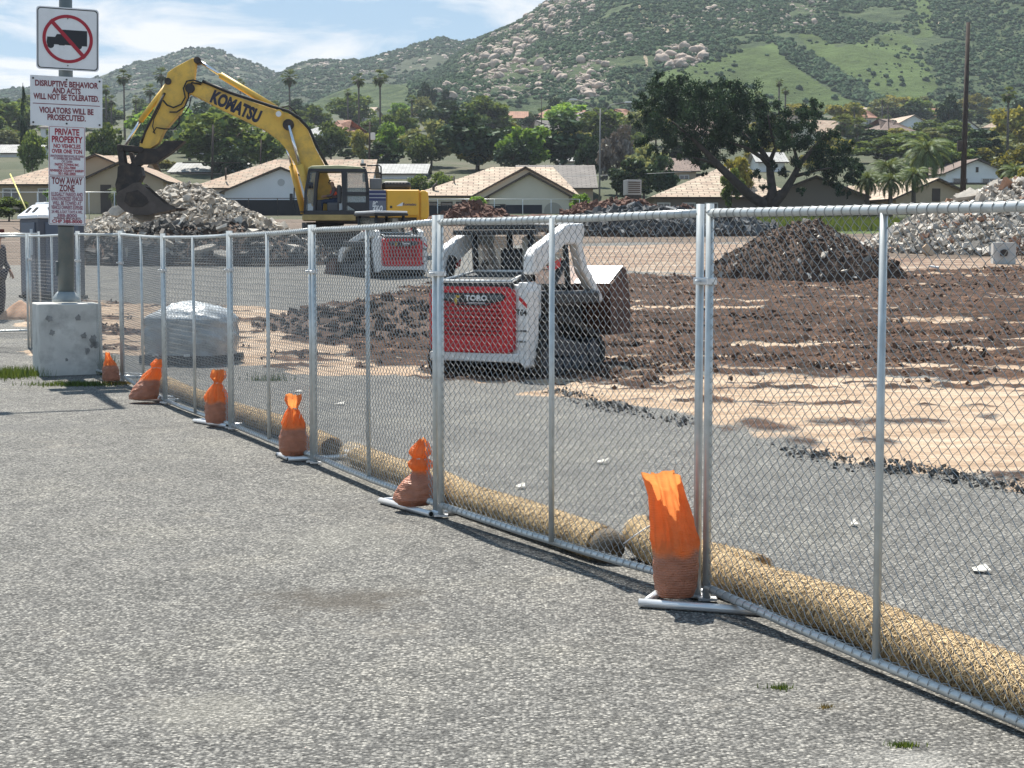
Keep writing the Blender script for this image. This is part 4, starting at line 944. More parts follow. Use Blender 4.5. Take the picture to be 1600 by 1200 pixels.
# main mountain
main = Hill([(-900, 330), (300, 230), (520, 175), (620, 140), (690, 112), (705, 97), (722, 86), (742, 76), (758, 62), (780, 52), (800, 44), (822, 33), (838, 20), (848, 12), (858, 10), (870, 1), (900, -12), (1000, -60), (1200, -90), (1700, -80), (2500, -60)], 540, 900, 480, 2300, 10, 3, step=4, rows=150)
GP = [[(1020, 128), (1050, 112), (1120, 98), (1170, 84), (1205, 66), (1240, 96), (1300, 138), (1375, 160), (1340, 175), (1200, 175), (1100, 168), (1040, 150)],
      [(1228, 58), (1262, 62), (1300, 82), (1330, 70), (1385, 52), (1425, 62), (1432, 88), (1452, 118), (1462, 140), (1440, 158), (1395, 166), (1360, 152), (1312, 122), (1270, 94)],
      [(1412, 5), (1440, 12), (1444, 62), (1424, 60)], [(1190, 168), (1460, 160), (1500, 178), (1180, 182)]]
gm = np.zeros(main.PX.shape)
jx = (fbm(main.X / 25, main.Y / 25, 71, 4) - .5) * 46; jy = (fbm(main.X / 25 + 9, main.Y / 25, 72, 4) - .5) * 20
SPUR = [(1195, 62), (1232, 70), (1300, 112), (1392, 168), (1350, 170), (1290, 142), (1230, 104)]
for P_ in GP: gm = np.maximum(gm, in_px(main.PX + jx, main.PY + jy, P_))
gm = np.where(in_px(main.PX + jx * .3, main.PY + jy * .3, SPUR), 0, gm)
tr = np.zeros(main.PX.shape)
for (a, b_) in [((1008, -5), (998, 12)), ((998, 12), (996, 26)), ((996, 26), (1024, 46)), ((1024, 46), (1050, 58)), ((1050, 58), (1060, 68)), ((1005, 88), (1008, 108)), ((985, 118), (978, 140)), ((1455, 42), (1480, 40)), ((1075, 30), (1120, 40))]:
    d = np.hypot(b_[0] - a[0], b_[1] - a[1]); u_ = np.clip(((main.PX - a[0]) * (b_[0] - a[0]) + (main.PY - a[1]) * (b_[1] - a[1])) / d ** 2, 0, 1)
    dd = np.hypot(main.PX - a[0] - u_ * (b_[0] - a[0]), (main.PY - a[1] - u_ * (b_[1] - a[1])) * 1.2); tr = np.maximum(tr, np.clip(1.2 - dd / 3.2, 0, 1))
main.build('hill', HM, {'grassy': gm, 'trail': tr})
mid = Hill([(-900, 200), (250, 170), (380, 150), (430, 125), (445, 115), (462, 107), (490, 99), (560, 98), (590, 93), (603, 88), (622, 84), (660, 71), (672, 68), (688, 64), (705, 68), (722, 71), (745, 65), (770, 57), (800, 50), (900, 40), (1100, 60), (1300, 120)], 700, 1250, -400, 1250, 6, 12, rows=90, g0=38)
mid.build('hill', HM2, {'grassy': np.zeros(mid.PX.shape), 'trail': np.zeros(mid.PX.shape)})
lft = Hill([(-900, 180), (-300, 165), (-40, 150), (20, 142), (100, 138), (160, 125), (190, 113), (215, 104), (250, 96), (275, 88), (298, 81), (325, 79), (345, 83), (356, 84), (360, 90), (380, 97), (405, 104), (440, 119), (470, 128), (520, 140), (700, 170), (1000, 200)], 800, 1500, -700, 900, 7, 25, rows=80, g0=36)
lft.build('hill', HM2, {'grassy': np.zeros(lft.PX.shape), 'trail': np.zeros(lft.PX.shape)})
# chaparral: too many to count
def icos():
    t = (1 + 5 ** .5) / 2
    v = np.array([(-1, t, 0), (1, t, 0), (-1, -t, 0), (1, -t, 0), (0, -1, t), (0, 1, t), (0, -1, -t), (0, 1, -t), (t, 0, -1), (t, 0, 1), (-t, 0, -1), (-t, 0, 1)]) / math.hypot(1, t)
    f = np.array([(0, 11, 5), (0, 5, 1), (0, 1, 7), (0, 7, 10), (0, 10, 11), (1, 5, 9), (5, 11, 4), (11, 10, 2), (10, 7, 6), (7, 1, 8), (3, 9, 4), (3, 4, 2), (3, 2, 6), (3, 6, 8), (3, 8, 9), (4, 9, 5), (2, 4, 11), (6, 2, 10), (8, 6, 7), (9, 8, 1)])
    return v, f
IV, IF = icos()
def blobs(name, C, R, mt, jit=.3, zs=.75, parent=None):
    n = len(C); P = IV[None] * (1 + rng.uniform(-jit, jit, (n, 12, 3))) * np.stack([R, R, R * zs], -1)[:, None]; P = P + C[:, None]
    return npmesh(name, P.reshape(-1, 3), (IF[None] + (np.arange(n) * 12)[:, None, None]).reshape(-1, 3), mt, parent)
M_chap = mat('chaparral_leaves', (.045, .080, .038), .9, island=.4, spec=.1)
def shrubs(H, n, rmin, rmax, name_label, pxr, mask=None, thr=.42):
    px = rng.uniform(pxr[0], pxr[1], n); t = rng.random(n) ** .85; X, Y, Z = H.surf(px, t)
    k = fbm(X / 30, Y / 30, 55, 4) > thr
    if mask is not None: k &= ~mask(px + (fbm(X / 25, Y / 25, 71, 4) - .5) * 46, py_of(Z, Y)) | (rng.random(n) < .16)
    X, Y, Z = X[k], Y[k], Z[k]; R = rmin + (rmax - rmin) * rng.random(len(X)) ** 2.2
    o = blobs('chaparral', np.column_stack([X, Y, Z + R * .3]), R, M_chap); tag(o, name_label, 'chaparral', kind='stuff')
def gmask(px, py):
    r = np.zeros(px.shape, bool)
    for P_ in GP: r |= in_px(px, py, P_)
    return r & ~in_px(px, py, SPUR)
shrubs(main, 52000, .3, 1.35, 'dark green chaparral covering the boulder-strewn mountain', (640, 1720), gmask, .38)
shrubs(mid, 17000, .6, 2.0, 'bluish chaparral on the middle ridge behind the palms', (150, 800))
shrubs(lft, 12000, .7, 2.3, 'chaparral on the rounded left-hand peak behind the excavator', (-60, 520))
sp_ = []
for _ in range(2600):
    x, y = rng.uniform(1190, 1395), rng.uniform(60, 172)
    if in_px(np.array([x]), np.array([y]), SPUR)[0]: sp_.append((*main.point(x, y), .5 + 1.2 * rng.random() ** 2))
sp_ = np.array(sp_); o = blobs('chaparral', sp_[:, :3] + np.array([0, 0, .3]), sp_[:, 3], M_chap); tag(o, 'dark diagonal band of chaparral running down across the green meadow', 'chaparral', kind='stuff')
# boulders: the 300 largest as things, the gravel of small ones as one
M_rock = mat('granite', (.40, .32, .26), .9, var=.22, vscale=.6, bump=.6, bscale=2, dirt=(.16, .145, .13), dirt_amt=.5, dscale=.8, obj_coords=True)
def rockmesh(seed):
    import bmesh
    bm = bmesh.new(); bmesh.ops.create_icosphere(bm, subdivisions=3, radius=1.0); r = random.Random(seed); s1, s2 = r.random() * 50, r.random() * 50
    for v in bm.verts:
        n = v.co.normalized(); k = float(fbm(np.array([n.x * 1.4 + s1 + n.z]), np.array([n.y * 1.4 + s2 - n.z]), seed, 3)[0])
        v.co = Vector((n.x * (1 + (k - .5) * .9), n.y * (1 + (k - .5) * .7), max(n.z * (.85 + (k - .5) * .9), -.5)))
    me = bpy.data.meshes.new('boulder'); bm.to_mesh(me); bm.free(); me.materials.append(M_rock)
    for p_ in me.polygons: p_.use_smooth = (seed % 2 == 0)
    return me
RM = [rockmesh(k) for k in range(8)]
SH = [(712, 104), (742, 78), (760, 64), (800, 46), (845, 14), (872, 2), (930, -4), (925, 25), (900, 45), (865, 62), (830, 84), (800, 108), (772, 128), (745, 135), (722, 122)]
zones = [(SH, 150, .8, 2.2, 'pale granite boulder in the dense outcrop on the mountain\'s left shoulder', 'boulders crowding the left shoulder of the mountain'),
         ([(735, 125), (800, 112), (880, 60), (930, 40), (1000, 60), (960, 110), (900, 150), (820, 160), (750, 160)], 62, .7, 2.0, 'granite boulder scattered on the slope below the left shoulder', 'boulders scattered below the shoulder'),
         ([(1035, 75), (1100, 78), (1105, 92), (1080, 108), (1040, 112), (1022, 98)], 26, .8, 2.3, 'granite boulder in the cluster just above the green meadow', 'boulders clustered above the meadow'),
         ([(905, 128), (960, 130), (955, 145), (915, 160), (900, 150)], 18, 1.0, 2.3, 'big warm-lit boulder in the outcrop just above the orange roofs', 'boulders above the orange roofs'),
         ([(985, 30), (1290, 0), (1300, 50), (1110, 60), (1010, 60)], 30, .6, 1.6, 'small pale boulder alone high on the green mountainside', 'lone boulders high on the mountainside'),
         ([(670, 140), (735, 130), (760, 158), (690, 162)], 8, 1.2, 3.0, 'rounded boulder at the foot of the slope behind the dark cedars', 'boulders at the foot of the slope')]
rr_ = random.Random(9); kk = 0; sm = []
for poly, n, r0, r1, lab, grp in zones:
    P_ = np.array(poly, float); lo, hi = P_.min(0), P_.max(0); c = 0
    while c < n + n * 9:
        x, y = rr_.uniform(lo[0], hi[0]), rr_.uniform(lo[1], hi[1])
        if not inside(np.array([x]), np.array([y]), P_)[0]: continue
        p = main.point(x, y); c += 1
        if c <= n:
            o = bpy.data.objects.new('boulder', RM[kk % 8]); kk += 1; col.objects.link(o); r = r0 + (r1 - r0) * rr_.random() ** 2
            o.location = p + Vector((0, 0, r * .2)); o.scale = (r * rr_.uniform(.8, 1.5), r, r * rr_.uniform(.7, 1.15)); o.rotation_euler = (rr_.uniform(-.4, .4), rr_.uniform(-.4, .4), rr_.uniform(0, 6.28))
            tag(o, lab, 'boulder', grp)
        else: sm.append((*p, rr_.uniform(.25, .85)))
sm = np.array(sm); o = blobs('small_rocks', sm[:, :3], sm[:, 3] * 1.1, mat('granite_small', (.42, .34, .28), .9, island=.35), zs=.7); tag(o, 'small pale rocks between the boulders on the mountainside', 'rocks', kind='stuff')
mm_ = []
for H, pr, n in ((mid, (470, 760), 160), (lft, (200, 440), 90)):
    for _ in range(n):
        x = rr_.uniform(*pr); ys = float(interp(x, H.sil)); y = ys + abs(rr_.gauss(0, 14)) + 3; mm_.append((*H.point(x, y), rr_.uniform(.8, 2.4)))
mm_ = np.array(mm_); o = blobs('small_rocks', mm_[:, :3], mm_[:, 3], mat('granite_small', (.42, .34, .28), .9), zs=.6); tag(o, 'pale rocks dotting the far left ridges', 'rocks', kind='stuff')
# flat rim of rock on the left peak
p = lft.point(349, 84)

# ------------------------------------------------------------------ heaps on the site
M_concr = mat('broken_concrete', (.46, .425, .375), .9, island=.5, var=.25, vscale=3, dirt=(.20, .16, .12), dirt_amt=.7, dscale=2.2, bump=.5, bscale=14)
M_dirtg = mat('heap_dirt', (.13, .11, .09), .95, var=.4, vscale=3)
M_redsoil = mat('red_brown_soil', (.12, .06, .042), .95, var=.45, vscale=1.8, bump=.8, bscale=7)
M_darkheap = mat('dark_heap_soil', (.085, .052, .036), .95, var=.5, vscale=2.2, bump=.8, bscale=9)
def heap(name, cx, cy, rx, ry, h, p, seed, mt, label, cat, n=70, rough=.25, kind=None, flat=0.0, zoff=0):
    xs_ = np.linspace(-1.4, 1.4, n); XX, YY = np.meshgrid(xs_, xs_); ang = np.arctan2(YY, XX)
    d = np.hypot(XX, YY) * (1 + .28 * (fbm(np.cos(ang) * 1.5 + 3, np.sin(ang) * 1.5 + 3, seed, 3) - .5) * 2)
    wx = cx + XX * rx; wy = cy + YY * ry
    e = np.clip((1 - d) / (1 - flat), 0, 1) ** p
    hz_ = h * e * (1 + rough * 2 * (fbm(wx * .7, wy * .7, seed + 2, 4) - .5)) + (e > 0) * e ** .3 * (fbm(wx * 3, wy * 3, seed + 4, 4) - .5) * rough * .9
    z = gbase(wx, wy) + np.where(d < 1.0, hz_, -.3) - .02 + zoff
    idx = np.arange(n * n).reshape(n, n); Fc = np.stack([idx[:-1, :-1], idx[:-1, 1:], idx[1:, 1:], idx[1:, :-1]], -1).reshape(-1, 4)
    keep = (d.ravel()[Fc] < 1.12).any(1)
    root = empty(name, (cx, cy, gz(0, cy))); tag(root, label, cat, kind=kind)
    V = np.stack([wx.ravel(), wy.ravel(), z.ravel()], -1); V = V - np.array(root.location); ufc = Fc[keep]
    u, inv = np.unique(ufc, return_inverse=True)
    s = npmesh('soil', V[u], inv.reshape(-1, 4), mt, root, smooth=True)
    def smp(nn):
        o_ = []
        while len(o_) < nn:
            a, b_ = rng.integers(0, n, 2)
            if d[a, b_] < .99: o_.append((wx[a, b_] + rng.uniform(-1, 1) * rx / n, wy[a, b_] + rng.uniform(-1, 1) * ry / n, z[a, b_]))
        return np.array(o_) - np.array(root.location)
    return root, smp
def strew(root, smp, n, r0, mean, mx, mt, nm='rubble', flat=.6, lift=.4):
    C = smp(n); S = np.clip(rng.exponential(mean, n) + r0, 0, mx); C[:, 2] += S * lift
    o = chunks(nm, C, S, mt, root, flat=flat); tag(o, kind='stuff'); return o
def hx(px, Y): return (px - 800) / F * Y
R1_, s1 = heap('rubble_pile', hx(285, 65), 66.0, 5.3, 3.8, 2.75, 1.05, 4, M_dirtg, 'grey pile of broken concrete under the excavator bucket', 'rubble pile', rough=.10)
strew(R1_, s1, 17000, .026, .022, .15, M_concr)
R1b, s1b = heap('rubble_pile', hx(170, 61), 60.5, 2.4, 2.2, 1.15, 1.0, 14, M_dirtg, 'low spill of pale concrete slabs left of the bucket', 'rubble pile', rough=.15)
strew(R1b, s1b, 3000, .026, .024, .17, M_concr, flat=.4)
R2_, s2 = heap('rubble_pile', hx(1600, 66), 65.5, 6.4, 5.0, 2.6, .85, 6, M_dirtg, 'long rubble pile at the right edge, broken concrete with wood scraps', 'rubble pile', rough=.12, flat=.2)
strew(R2_, s2, 17000, .026, .025, .18, M_concr); strew(R2_, s2, 800, .03, .035, .2, mat('rusty_rubble', (.30, .17, .11), .9, island=.4), flat=.35)
Rb, sb = heap('debris_berm', hx(310, 55.5), 55.5, 4.9, 2.3, 1.2, .55, 22, M_darkheap, 'dark berm of soil and asphalt slabs in front of the left rubble pile', 'berm', rough=.3, flat=.3)
strew(Rb, sb, 3500, .015, .028, .26, mat('dusty_asphalt', (.11, .10, .09), .9, island=.6), flat=.35); strew(Rb, sb, 90, .04, .06, .22, M_concr, flat=.35)
Rw, sw = heap('asphalt_windrow', hx(1040, 84), 84, 6.2, 2.6, 1.15, .6, 31, M_darkheap, 'low ridge of broken black asphalt across the far side of the site', 'asphalt ridge', rough=.3, flat=.4)
strew(Rw, sw, 5000, .03, .045, .25, mat('grey_asphalt_lumps', (.10, .105, .11), .85, island=.6), flat=.35)
Rm, sm_ = heap('dirt_mound', hx(1258, 47), 47.2, 2.75, 2.1, 1.62, .66, 40, M_darkheap, 'dark soil mound with asphalt pieces, in front of the green strip', 'dirt mound', n=120, rough=.16, flat=.12)
strew(Rm, sm_, 7500, .007, .010, .10, mat('mound_clods', (.085, .054, .038), .95, island=.6)); strew(Rm, sm_, 130, .02, .03, .12, M_concr, flat=.3)
Rr, sr = heap('dirt_mound', hx(742, 104), 104, 3.6, 2.4, 1.35, .8, 51, M_redsoil, 'red-brown soil mound in front of the pale house', 'dirt mound', rough=.3)
strew(Rr, sr, 900, .03, .04, .2, M_redsoil)
Rr2, sr2 = heap('dirt_mound', hx(960, 106), 106, 4.4, 2.6, 1.75, .75, 57, M_redsoil, 'largest red-brown soil mound, right of the pale house', 'dirt mound', rough=.3)
strew(Rr2, sr2, 1200, .03, .04, .2, M_redsoil)
Rr3, sr3 = heap('dirt_mound', hx(1062, 108), 108, 3.0, 2.2, 1.0, .8, 59, M_redsoil, 'small red-brown soil mound under the brown house windows', 'dirt mound', rough=.3)
strew(Rr3, sr3, 500, .03, .04, .2, M_redsoil)
Rr4, sr4 = heap('dirt_mound', hx(850, 106), 107, 3.2, 2.0, .7, .8, 63, M_redsoil, 'low red-brown ridge between the two larger red mounds', 'dirt mound', rough=.3)
Rs, ss = heap('soil_spread', hx(600, 31.5), 31.5, 2.2, 3.6, .42, .8, 66, M_darkheap, 'low spread of dark soil left of the near track loader', 'soil', n=100, rough=.35)
strew(Rs, ss, 1500, .012, .022, .12, mat('mound_clods', (.085, .054, .038), .95))
Rt, st_ = heap('dirt_mound', hx(32, 33.2), 33.2, .42, .4, .40, .8, 70, mat('tan_soil', (.45, .28, .19), .95, var=.3, vscale=5), 'little tan soil cone beside the worker\'s boots', 'dirt mound', n=30, rough=.15)
# loose slabs
def slab(px, py, Y, sx_, sy_, sz_, rot, mt, label, grp='loose slabs on the site'):
    p = at(px, py, Y); m = MB(); n = 7; rs_ = random.Random(int(px * 7 + py)); pl = [(math.cos(6.283 * k / n) * sx_ * rs_.uniform(.75, 1.15), math.sin(6.283 * k / n) * sy_ * rs_.uniform(.75, 1.15)) for k in range(n)]
    m.ext(pl, -sz_ / 2, sz_ / 2, 'xy'); o = m.build('concrete_slab', mt, bevel=.01); o.location = p; o.rotation_euler = [math.radians(a) for a in rot]; tag(o, label, 'slab', grp); return o
slab(349, 398, 52.6, .30, .22, .10, (35, 10, 20), M_concr, 'pale tilted concrete slab low in front of the dark berm')
slab(320, 388, 53.2, .45, .22, .10, (20, -12, 5), M_concr, 'grey slab leaning just left of the pale tilted one')
slab(225, 338, 59.6, .4, .25, .12, (50, 5, 10), M_concr, 'whitish slab right under the excavator bucket')
slab(182, 330, 59.8, .35, .22, .12, (55, -25, 30), M_concr, 'whitish slab at the left end of the left rubble pile')
slab(1450, 392, 60.5, .3, .25, .16, (60, 10, 40), mat('tan_block', (.42, .30, .20), .9), 'tan block at the foot of the right rubble pile')
slab(1513, 305, 64.5, .6, .3, .14, (25, -12, 15), M_concr, 'long pale slab on the crest of the right rubble pile')
slab(1460, 417, 50.5, .22, .12, .05, (10, 5, 30), M_plas, 'white board fragment lying right of the dark mound')
slab(1238, 432, 45.5, .42, .03, .03, (0, 22, 0), M_concr, 'thin pale lath at the foot of the dark mound')
# site paper scraps, one thing each
def scrap(px, py, w, label):
    x, y = hit(px, py); m = MB(); w *= .7; rq = random.Random(int(px)); jq = lambda: rq.uniform(.3, 1.2); m.add([(-w * jq(), -.05 * jq(), .004), (w * jq(), -.06 * jq(), .012), (w * jq(), .05 * jq(), .03), (-w * .6 * jq(), .06 * jq(), .006)], [(0, 1, 2, 3)]); o = m.build('paper_scrap', mat('dirty_paper', (.55, .53, .48), .8)); o.location = (x, y, gz(0, y) + .012); tag(o, label, 'paper scrap', 'white scraps blown over the old asphalt'); md = o.modifiers.new('t', 'SOLIDIFY'); md.thickness = .003
scrap(1531, 895, .06, 'white scrap on the asphalt right of the right-hand middle brace'); scrap(465, 614, .09, 'white scrap above the round-bellied sandbag'); scrap(530, 633, .08, 'white scrap right of the round-bellied sandbag'); scrap(940, 725, .10, 'crumpled white scrap left of the tallest sandbag'); scrap(812, 764, .06, 'white scrap left of the middle brace, above the straw')
scrap(1332, 822, .05, 'yellowish white scrap left of the right-hand middle brace')
# utility box among the rubble
bxp = at(1567, 423, 55.0); ub = empty('concrete_box', (bxp.x, 55.0, gz(0, 55) - .02), math.radians(-8)); tag(ub, 'pale concrete box with a round fitting, at the foot of the right rubble pile', 'box')
MB().bx(-.36, .36, -.3, .3, 0, .72).build('box_body', mat('pale_concrete', (.50, .50, .48), .85, var=.1, vscale=5), ub, bevel=.02)
MB().tube([(-.02, -.3, .38), (-.02, -.37, .38)], .12, 14).build('round_fitting', M_steel, ub, fix=False); MB().bx(-.14, .08, -.34, -.3, .28, .46).build('bracket', M_steel, ub)
rb = at(1592, 395, 57); m = MB(); rs_ = random.Random(3)
for k in range(14): m.tube([(rs_.uniform(-.5, .5), rs_.uniform(-.3, .3), rs_.uniform(0, .3)), (rs_.uniform(-.7, .7), rs_.uniform(-.3, .3), rs_.uniform(.3, 1.1)), (rs_.uniform(-.9, .9), rs_.uniform(-.3, .3), rs_.uniform(0, .6))], .015, 5)
o = m.build('rebar_tangle', mat('rusty_rebar', (.14, .08, .055), .8), fix=False); o.location = (rb.x, 57, gz(0, 57)); tag(o, 'tangle of bent rebar beside the concrete box', 'rebar', kind='stuff')
# ------------------------------------------------------------------ houses
def tilemat(name, c1, c2):
    if name in MATS: return MATS[name]
    m = bpy.data.materials.new(name); m.use_nodes = True; nt = m.node_tree; b = nt.nodes['Principled BSDF']; b.inputs['Roughness'].default_value = .85
    tc = N(nt, 'ShaderNodeTexCoord'); uv = N(nt, 'ShaderNodeUVMap')
    br = N(nt, 'ShaderNodeTexBrick'); br.inputs['Scale'].default_value = 1; br.inputs['Color1'].default_value = (*c1, 1); br.inputs['Color2'].default_value = (*c2, 1); br.inputs['Mortar'].default_value = (*[c * .35 for c in c1], 1)
    br.inputs['Mortar Size'].default_value = .045; br.inputs['Brick Width'].default_value = .9; br.inputs['Row Height'].default_value = .42; br.inputs['Bias'].default_value = .1; L(nt, uv.outputs[0], br.inputs[0])
    n = N(nt, 'ShaderNodeTexNoise'); n.inputs['Scale'].default_value = .8; n.inputs['Detail'].default_value = 6; L(nt, uv.outputs[0], n.inputs[0])
    mr = N(nt, 'ShaderNodeMapRange'); mr.inputs[1].default_value = .3; mr.inputs[2].default_value = .7; mr.inputs[3].default_value = .75; mr.inputs[4].default_value = 1.2; L(nt, n.outputs[0], mr.inputs[0])
    v = N(nt, 'ShaderNodeVectorMath', operation='SCALE'); L(nt, br.outputs[0], v.inputs[0]); L(nt, mr.outputs[0], v.inputs['Scale']); L(nt, v.outputs[0], b.inputs['Base Color'])
    MATS[name] = m; return m
T_tan = tilemat('tan_roof_tiles', (.43, .34, .25), (.36, .24, .17)); T_pink = tilemat('pinkish_roof_tiles', (.44, .32, .24), (.48, .40, .30)); T_orange = tilemat('orange_roof_tiles', (.36, .17, .10), (.30, .15, .10))
T_grey = tilemat('grey_shingles', (.20, .18, .165), (.16, .145, .135)); T_pale = tilemat('pale_flat_roof', (.40, .40, .39), (.36, .36, .35)); T_brown = tilemat('brown_shingles', (.20, .14, .11), (.17, .12, .10))
W_cream = mat('cream_stucco', (.66, .61, .50), .9, var=.05, vscale=.7); W_tan = mat('tan_stucco', (.42, .335, .24), .9, var=.06, vscale=.7); W_white = mat('white_stucco', (.78, .79, .79), .9, var=.05, vscale=.7)
W_blue = mat('pale_grey_stucco', (.70, .72, .76), .9, var=.04, vscale=.7); W_brown = mat('brown_stucco', (.20, .17, .145), .9, var=.06, vscale=.7)
M_fasc = mat('dark_fascia', (.07, .052, .042), .8); M_win = mat('window_pane', (.035, .045, .05), .12, spec=.8); M_trim = mat('white_trim', (.62, .62, .60), .6); M_gar = mat('garage_dark', (.02, .02, .028), .7)
def roofquad(root, name, corners, tile, th=.14):
    """corners: eave-left, eave-right, ridge-right, ridge-left; given UVs in metres"""
    c = [Vector(v) for v in corners]; me = bpy.data.meshes.new(name)
    nrm = (c[1] - c[0]).cross(c[3] - c[0]).normalized(); nrm = nrm if nrm.z > 0 else -nrm
    vs = [v for v in c] + [v - nrm * th for v in c]
    fs = [(0, 1, 2, 3), (7, 6, 5, 4), (0, 4, 5, 1), (1, 5, 6, 2), (2, 6, 7, 3), (3, 7, 4, 0)]
    me.from_pydata([tuple(v) for v in vs], [], fs); me.materials.append(tile); me.materials.append(M_fasc)
    uv = me.uv_layers.new(name='UVMap'); e = (c[1] - c[0]).normalized(); g_ = nrm.cross(e)
    for p in me.polygons:
        if p.index >= 2: p.material_index = 1
        for li in p.loop_indices:
            q = vs[me.loops[li].vertex_index] - c[0]; uv.data[li].uv = (q.dot(e), q.dot(g_))
    me.update(); o = bpy.data.objects.new(name, me); col.objects.link(o); o.parent = root; return o
def window(root, loc, rz, w, h, frame=M_trim):
    """a framed window standing 3 cm proud of a wall whose outward direction is local -y turned by rz"""
    R = Matrix.Translation(Vector(loc)) @ Matrix.Rotation(rz, 4, 'Z')
    f = ringmesh([(-w / 2, -h / 2), (w / 2, -h / 2), (w / 2, h / 2), (-w / 2, h / 2)], [(-w / 2 + .1, -h / 2 + .1), (w / 2 - .1, -h / 2 + .1), (w / 2 - .1, h / 2 - .1), (-w / 2 + .1, h / 2 - .1)], -.06, .02)
    f.bx(-.03, .03, -.05, .0, -h / 2 + .1, h / 2 - .1); o = f.build('window', frame, root, xf=R)
    MB().bx(-w / 2 + .1, w / 2 - .1, -.015, .01, -h / 2 + .1, h / 2 - .1).build('pane', M_win, o, xf=R); return o
def gable(root, w, d, he, hr, tile, wall, oh=.5, org=(0, 0), zb=-1.2, hip=0.0, y_axis=True):
    """block with its gable on the -y face, ridge along y (or hipped by `hip` at the back)"""
    ox_, oy_ = org
    m = MB(); pr = [(-w / 2 + ox_, zb), (w / 2 + ox_, zb), (w / 2 + ox_, he), (ox_, hr - .12), (-w / 2 + ox_, he)]
    m.ext(pr, oy_, oy_ + d, 'xz'); m.build('wall', wall, root)
    sl = (hr - he) / (w / 2); zo = he - sl * oh
    for s in (-1, 1):
        roofquad(root, 'roof', [(ox_ + s * (w / 2 + oh), oy_ - oh, zo + .1), (ox_ + s * (w / 2 + oh), oy_ + d + oh, zo + .1), (ox_, oy_ + d + oh - hip, hr + .1), (ox_, oy_ - oh, hr + .1)], tile)
def house(label, apex, halfspan_px, eave_py, Y, rz_deg, depth, tile, wall, cat='house', wing=None, extras=None, group=None, oh=.5):
    rz = math.radians(rz_deg); p = at(apex[0], apex[1], Y); e = at(apex[0], eave_py, Y); g0 = gz(0, Y)
    w = 2 * halfspan_px / F * Y / math.cos(rz)
    root = empty('house', (p.x, Y, g0), rz); tag(root, label, cat, group)
    gable(root, w, depth, e.z - g0, p.z - g0, tile, wall, oh)
    if extras: extras(root, w, e.z - g0, p.z - g0)
    return root, w, e.z - g0, p.z - g0
HG = 'single-storey houses along the far edge of the site'
# hipped brown house
def ex_h4(r):
    pass
def side_house(label, px0, px1, eave, ridge, Y, depth, tile, wall, hipl=0., hipr=0., rz_deg=0., wins=(), group=None, oh=.5, win=(1.1, 1.1)):
    cx = (px0 + px1) / 2; p = at(cx, eave, Y); g0 = gz(0, Y); rz = math.radians(rz_deg); w = (px1 - px0) / F * Y / math.cos(rz) - 2 * oh
    he = p.z - g0; hr = at(cx, ridge, Y + depth / 2).z - g0
    r = empty('house', (p.x, Y, g0), rz); tag(r, label, 'house', group)
    MB().bx(-w / 2, w / 2, 0, depth, -1.5, he).build('wall', wall, r)
    if hipl == 0 or hipr == 0:
        for s, hp in ((-1, hipl), (1, hipr)):
            if hp == 0: MB().ext([(0, he), (depth, he), (depth / 2, hr - .15)], s * w / 2 - .06, s * w / 2 + .06, 'yz').build('gable_wall', wall, r)
    zo = he - .1; a, b = -w / 2 - oh, w / 2 + oh; ra, rb = (a + hipl * (depth / 2 + oh)), (b - hipr * (depth / 2 + oh))
    roofquad(r, 'roof', [(a, -oh, zo), (b, -oh, zo), (rb, depth / 2, hr), (ra, depth / 2, hr)], tile)
    roofquad(r, 'roof', [(b, depth + oh, zo), (a, depth + oh, zo), (ra, depth / 2, hr), (rb, depth / 2, hr)], tile)
    if hipl: roofquad(r, 'roof', [(a, depth + oh, zo), (a, -oh, zo), (ra, depth / 2, hr), (ra, depth / 2 + .01, hr)], tile)
    if hipr: roofquad(r, 'roof', [(b, -oh, zo), (b, depth + oh, zo), (rb, depth / 2 + .01, hr), (rb, depth / 2, hr)], tile)
    for fx in wins: window(r, (-w / 2 + w * fx, -.03, he - win[1] * .5 - .55), 0, *win)
    return r
def winged(label, px0, px1, eave, ridge, Y, depth, tile, wall, wings, hipl=1., hipr=0., group=None):
    """hipped body with one or more gabled wings standing forward of it; a wing is (apex px, apex py, half span px, eave py, metres forward)"""
    r = side_house(label, px0, px1, eave, ridge, Y, depth, tile, wall, hipl=hipl, hipr=hipr, group=group); cx = (px0 + px1) / 2; out = []
    for (ax, ay, hs, ey, fw) in wings:
        Yf = Y - fw; g0 = r.location.z; x = at(ax, ay, Yf).x - r.location.x; w = 2 * hs / F * Yf; hr = at(ax, ay, Yf).z - g0; he = at(ax, ey, Yf).z - g0
        gable(r, w, fw + depth * .45, he, hr, tile, wall, .45, (x, -fw)); out.append((x, w, he, hr, -fw))
    return r, out
r, o_ = winged('pale cream house with two stacked front gables, right of the excavator', 640, 905, 304, 261, 142, 13, T_pink, W_cream, [(821, 262, 80, 306, 1.2), (827, 271, 62, 306, 3.2)], hipl=1., hipr=.3, group=HG)
x, w, he, hr, y = o_[1]
MB().bx(x - w / 2 + .9, x + w * .16, y - .04, y + .02, -.6, he - .75).build('garage_bay', M_gar, r)  # flat dark sheet painted as the shade inside the open garage
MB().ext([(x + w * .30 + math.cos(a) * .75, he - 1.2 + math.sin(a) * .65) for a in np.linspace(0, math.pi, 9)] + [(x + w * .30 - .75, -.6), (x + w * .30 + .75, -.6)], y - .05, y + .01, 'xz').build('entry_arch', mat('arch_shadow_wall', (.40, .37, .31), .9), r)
x2, w2, he2, hr2, y2 = o_[0]
window(r, (x2 + w2 * .42, y2 - .03, he2 - 1.6), 0, .9, 1.6, M_fasc)
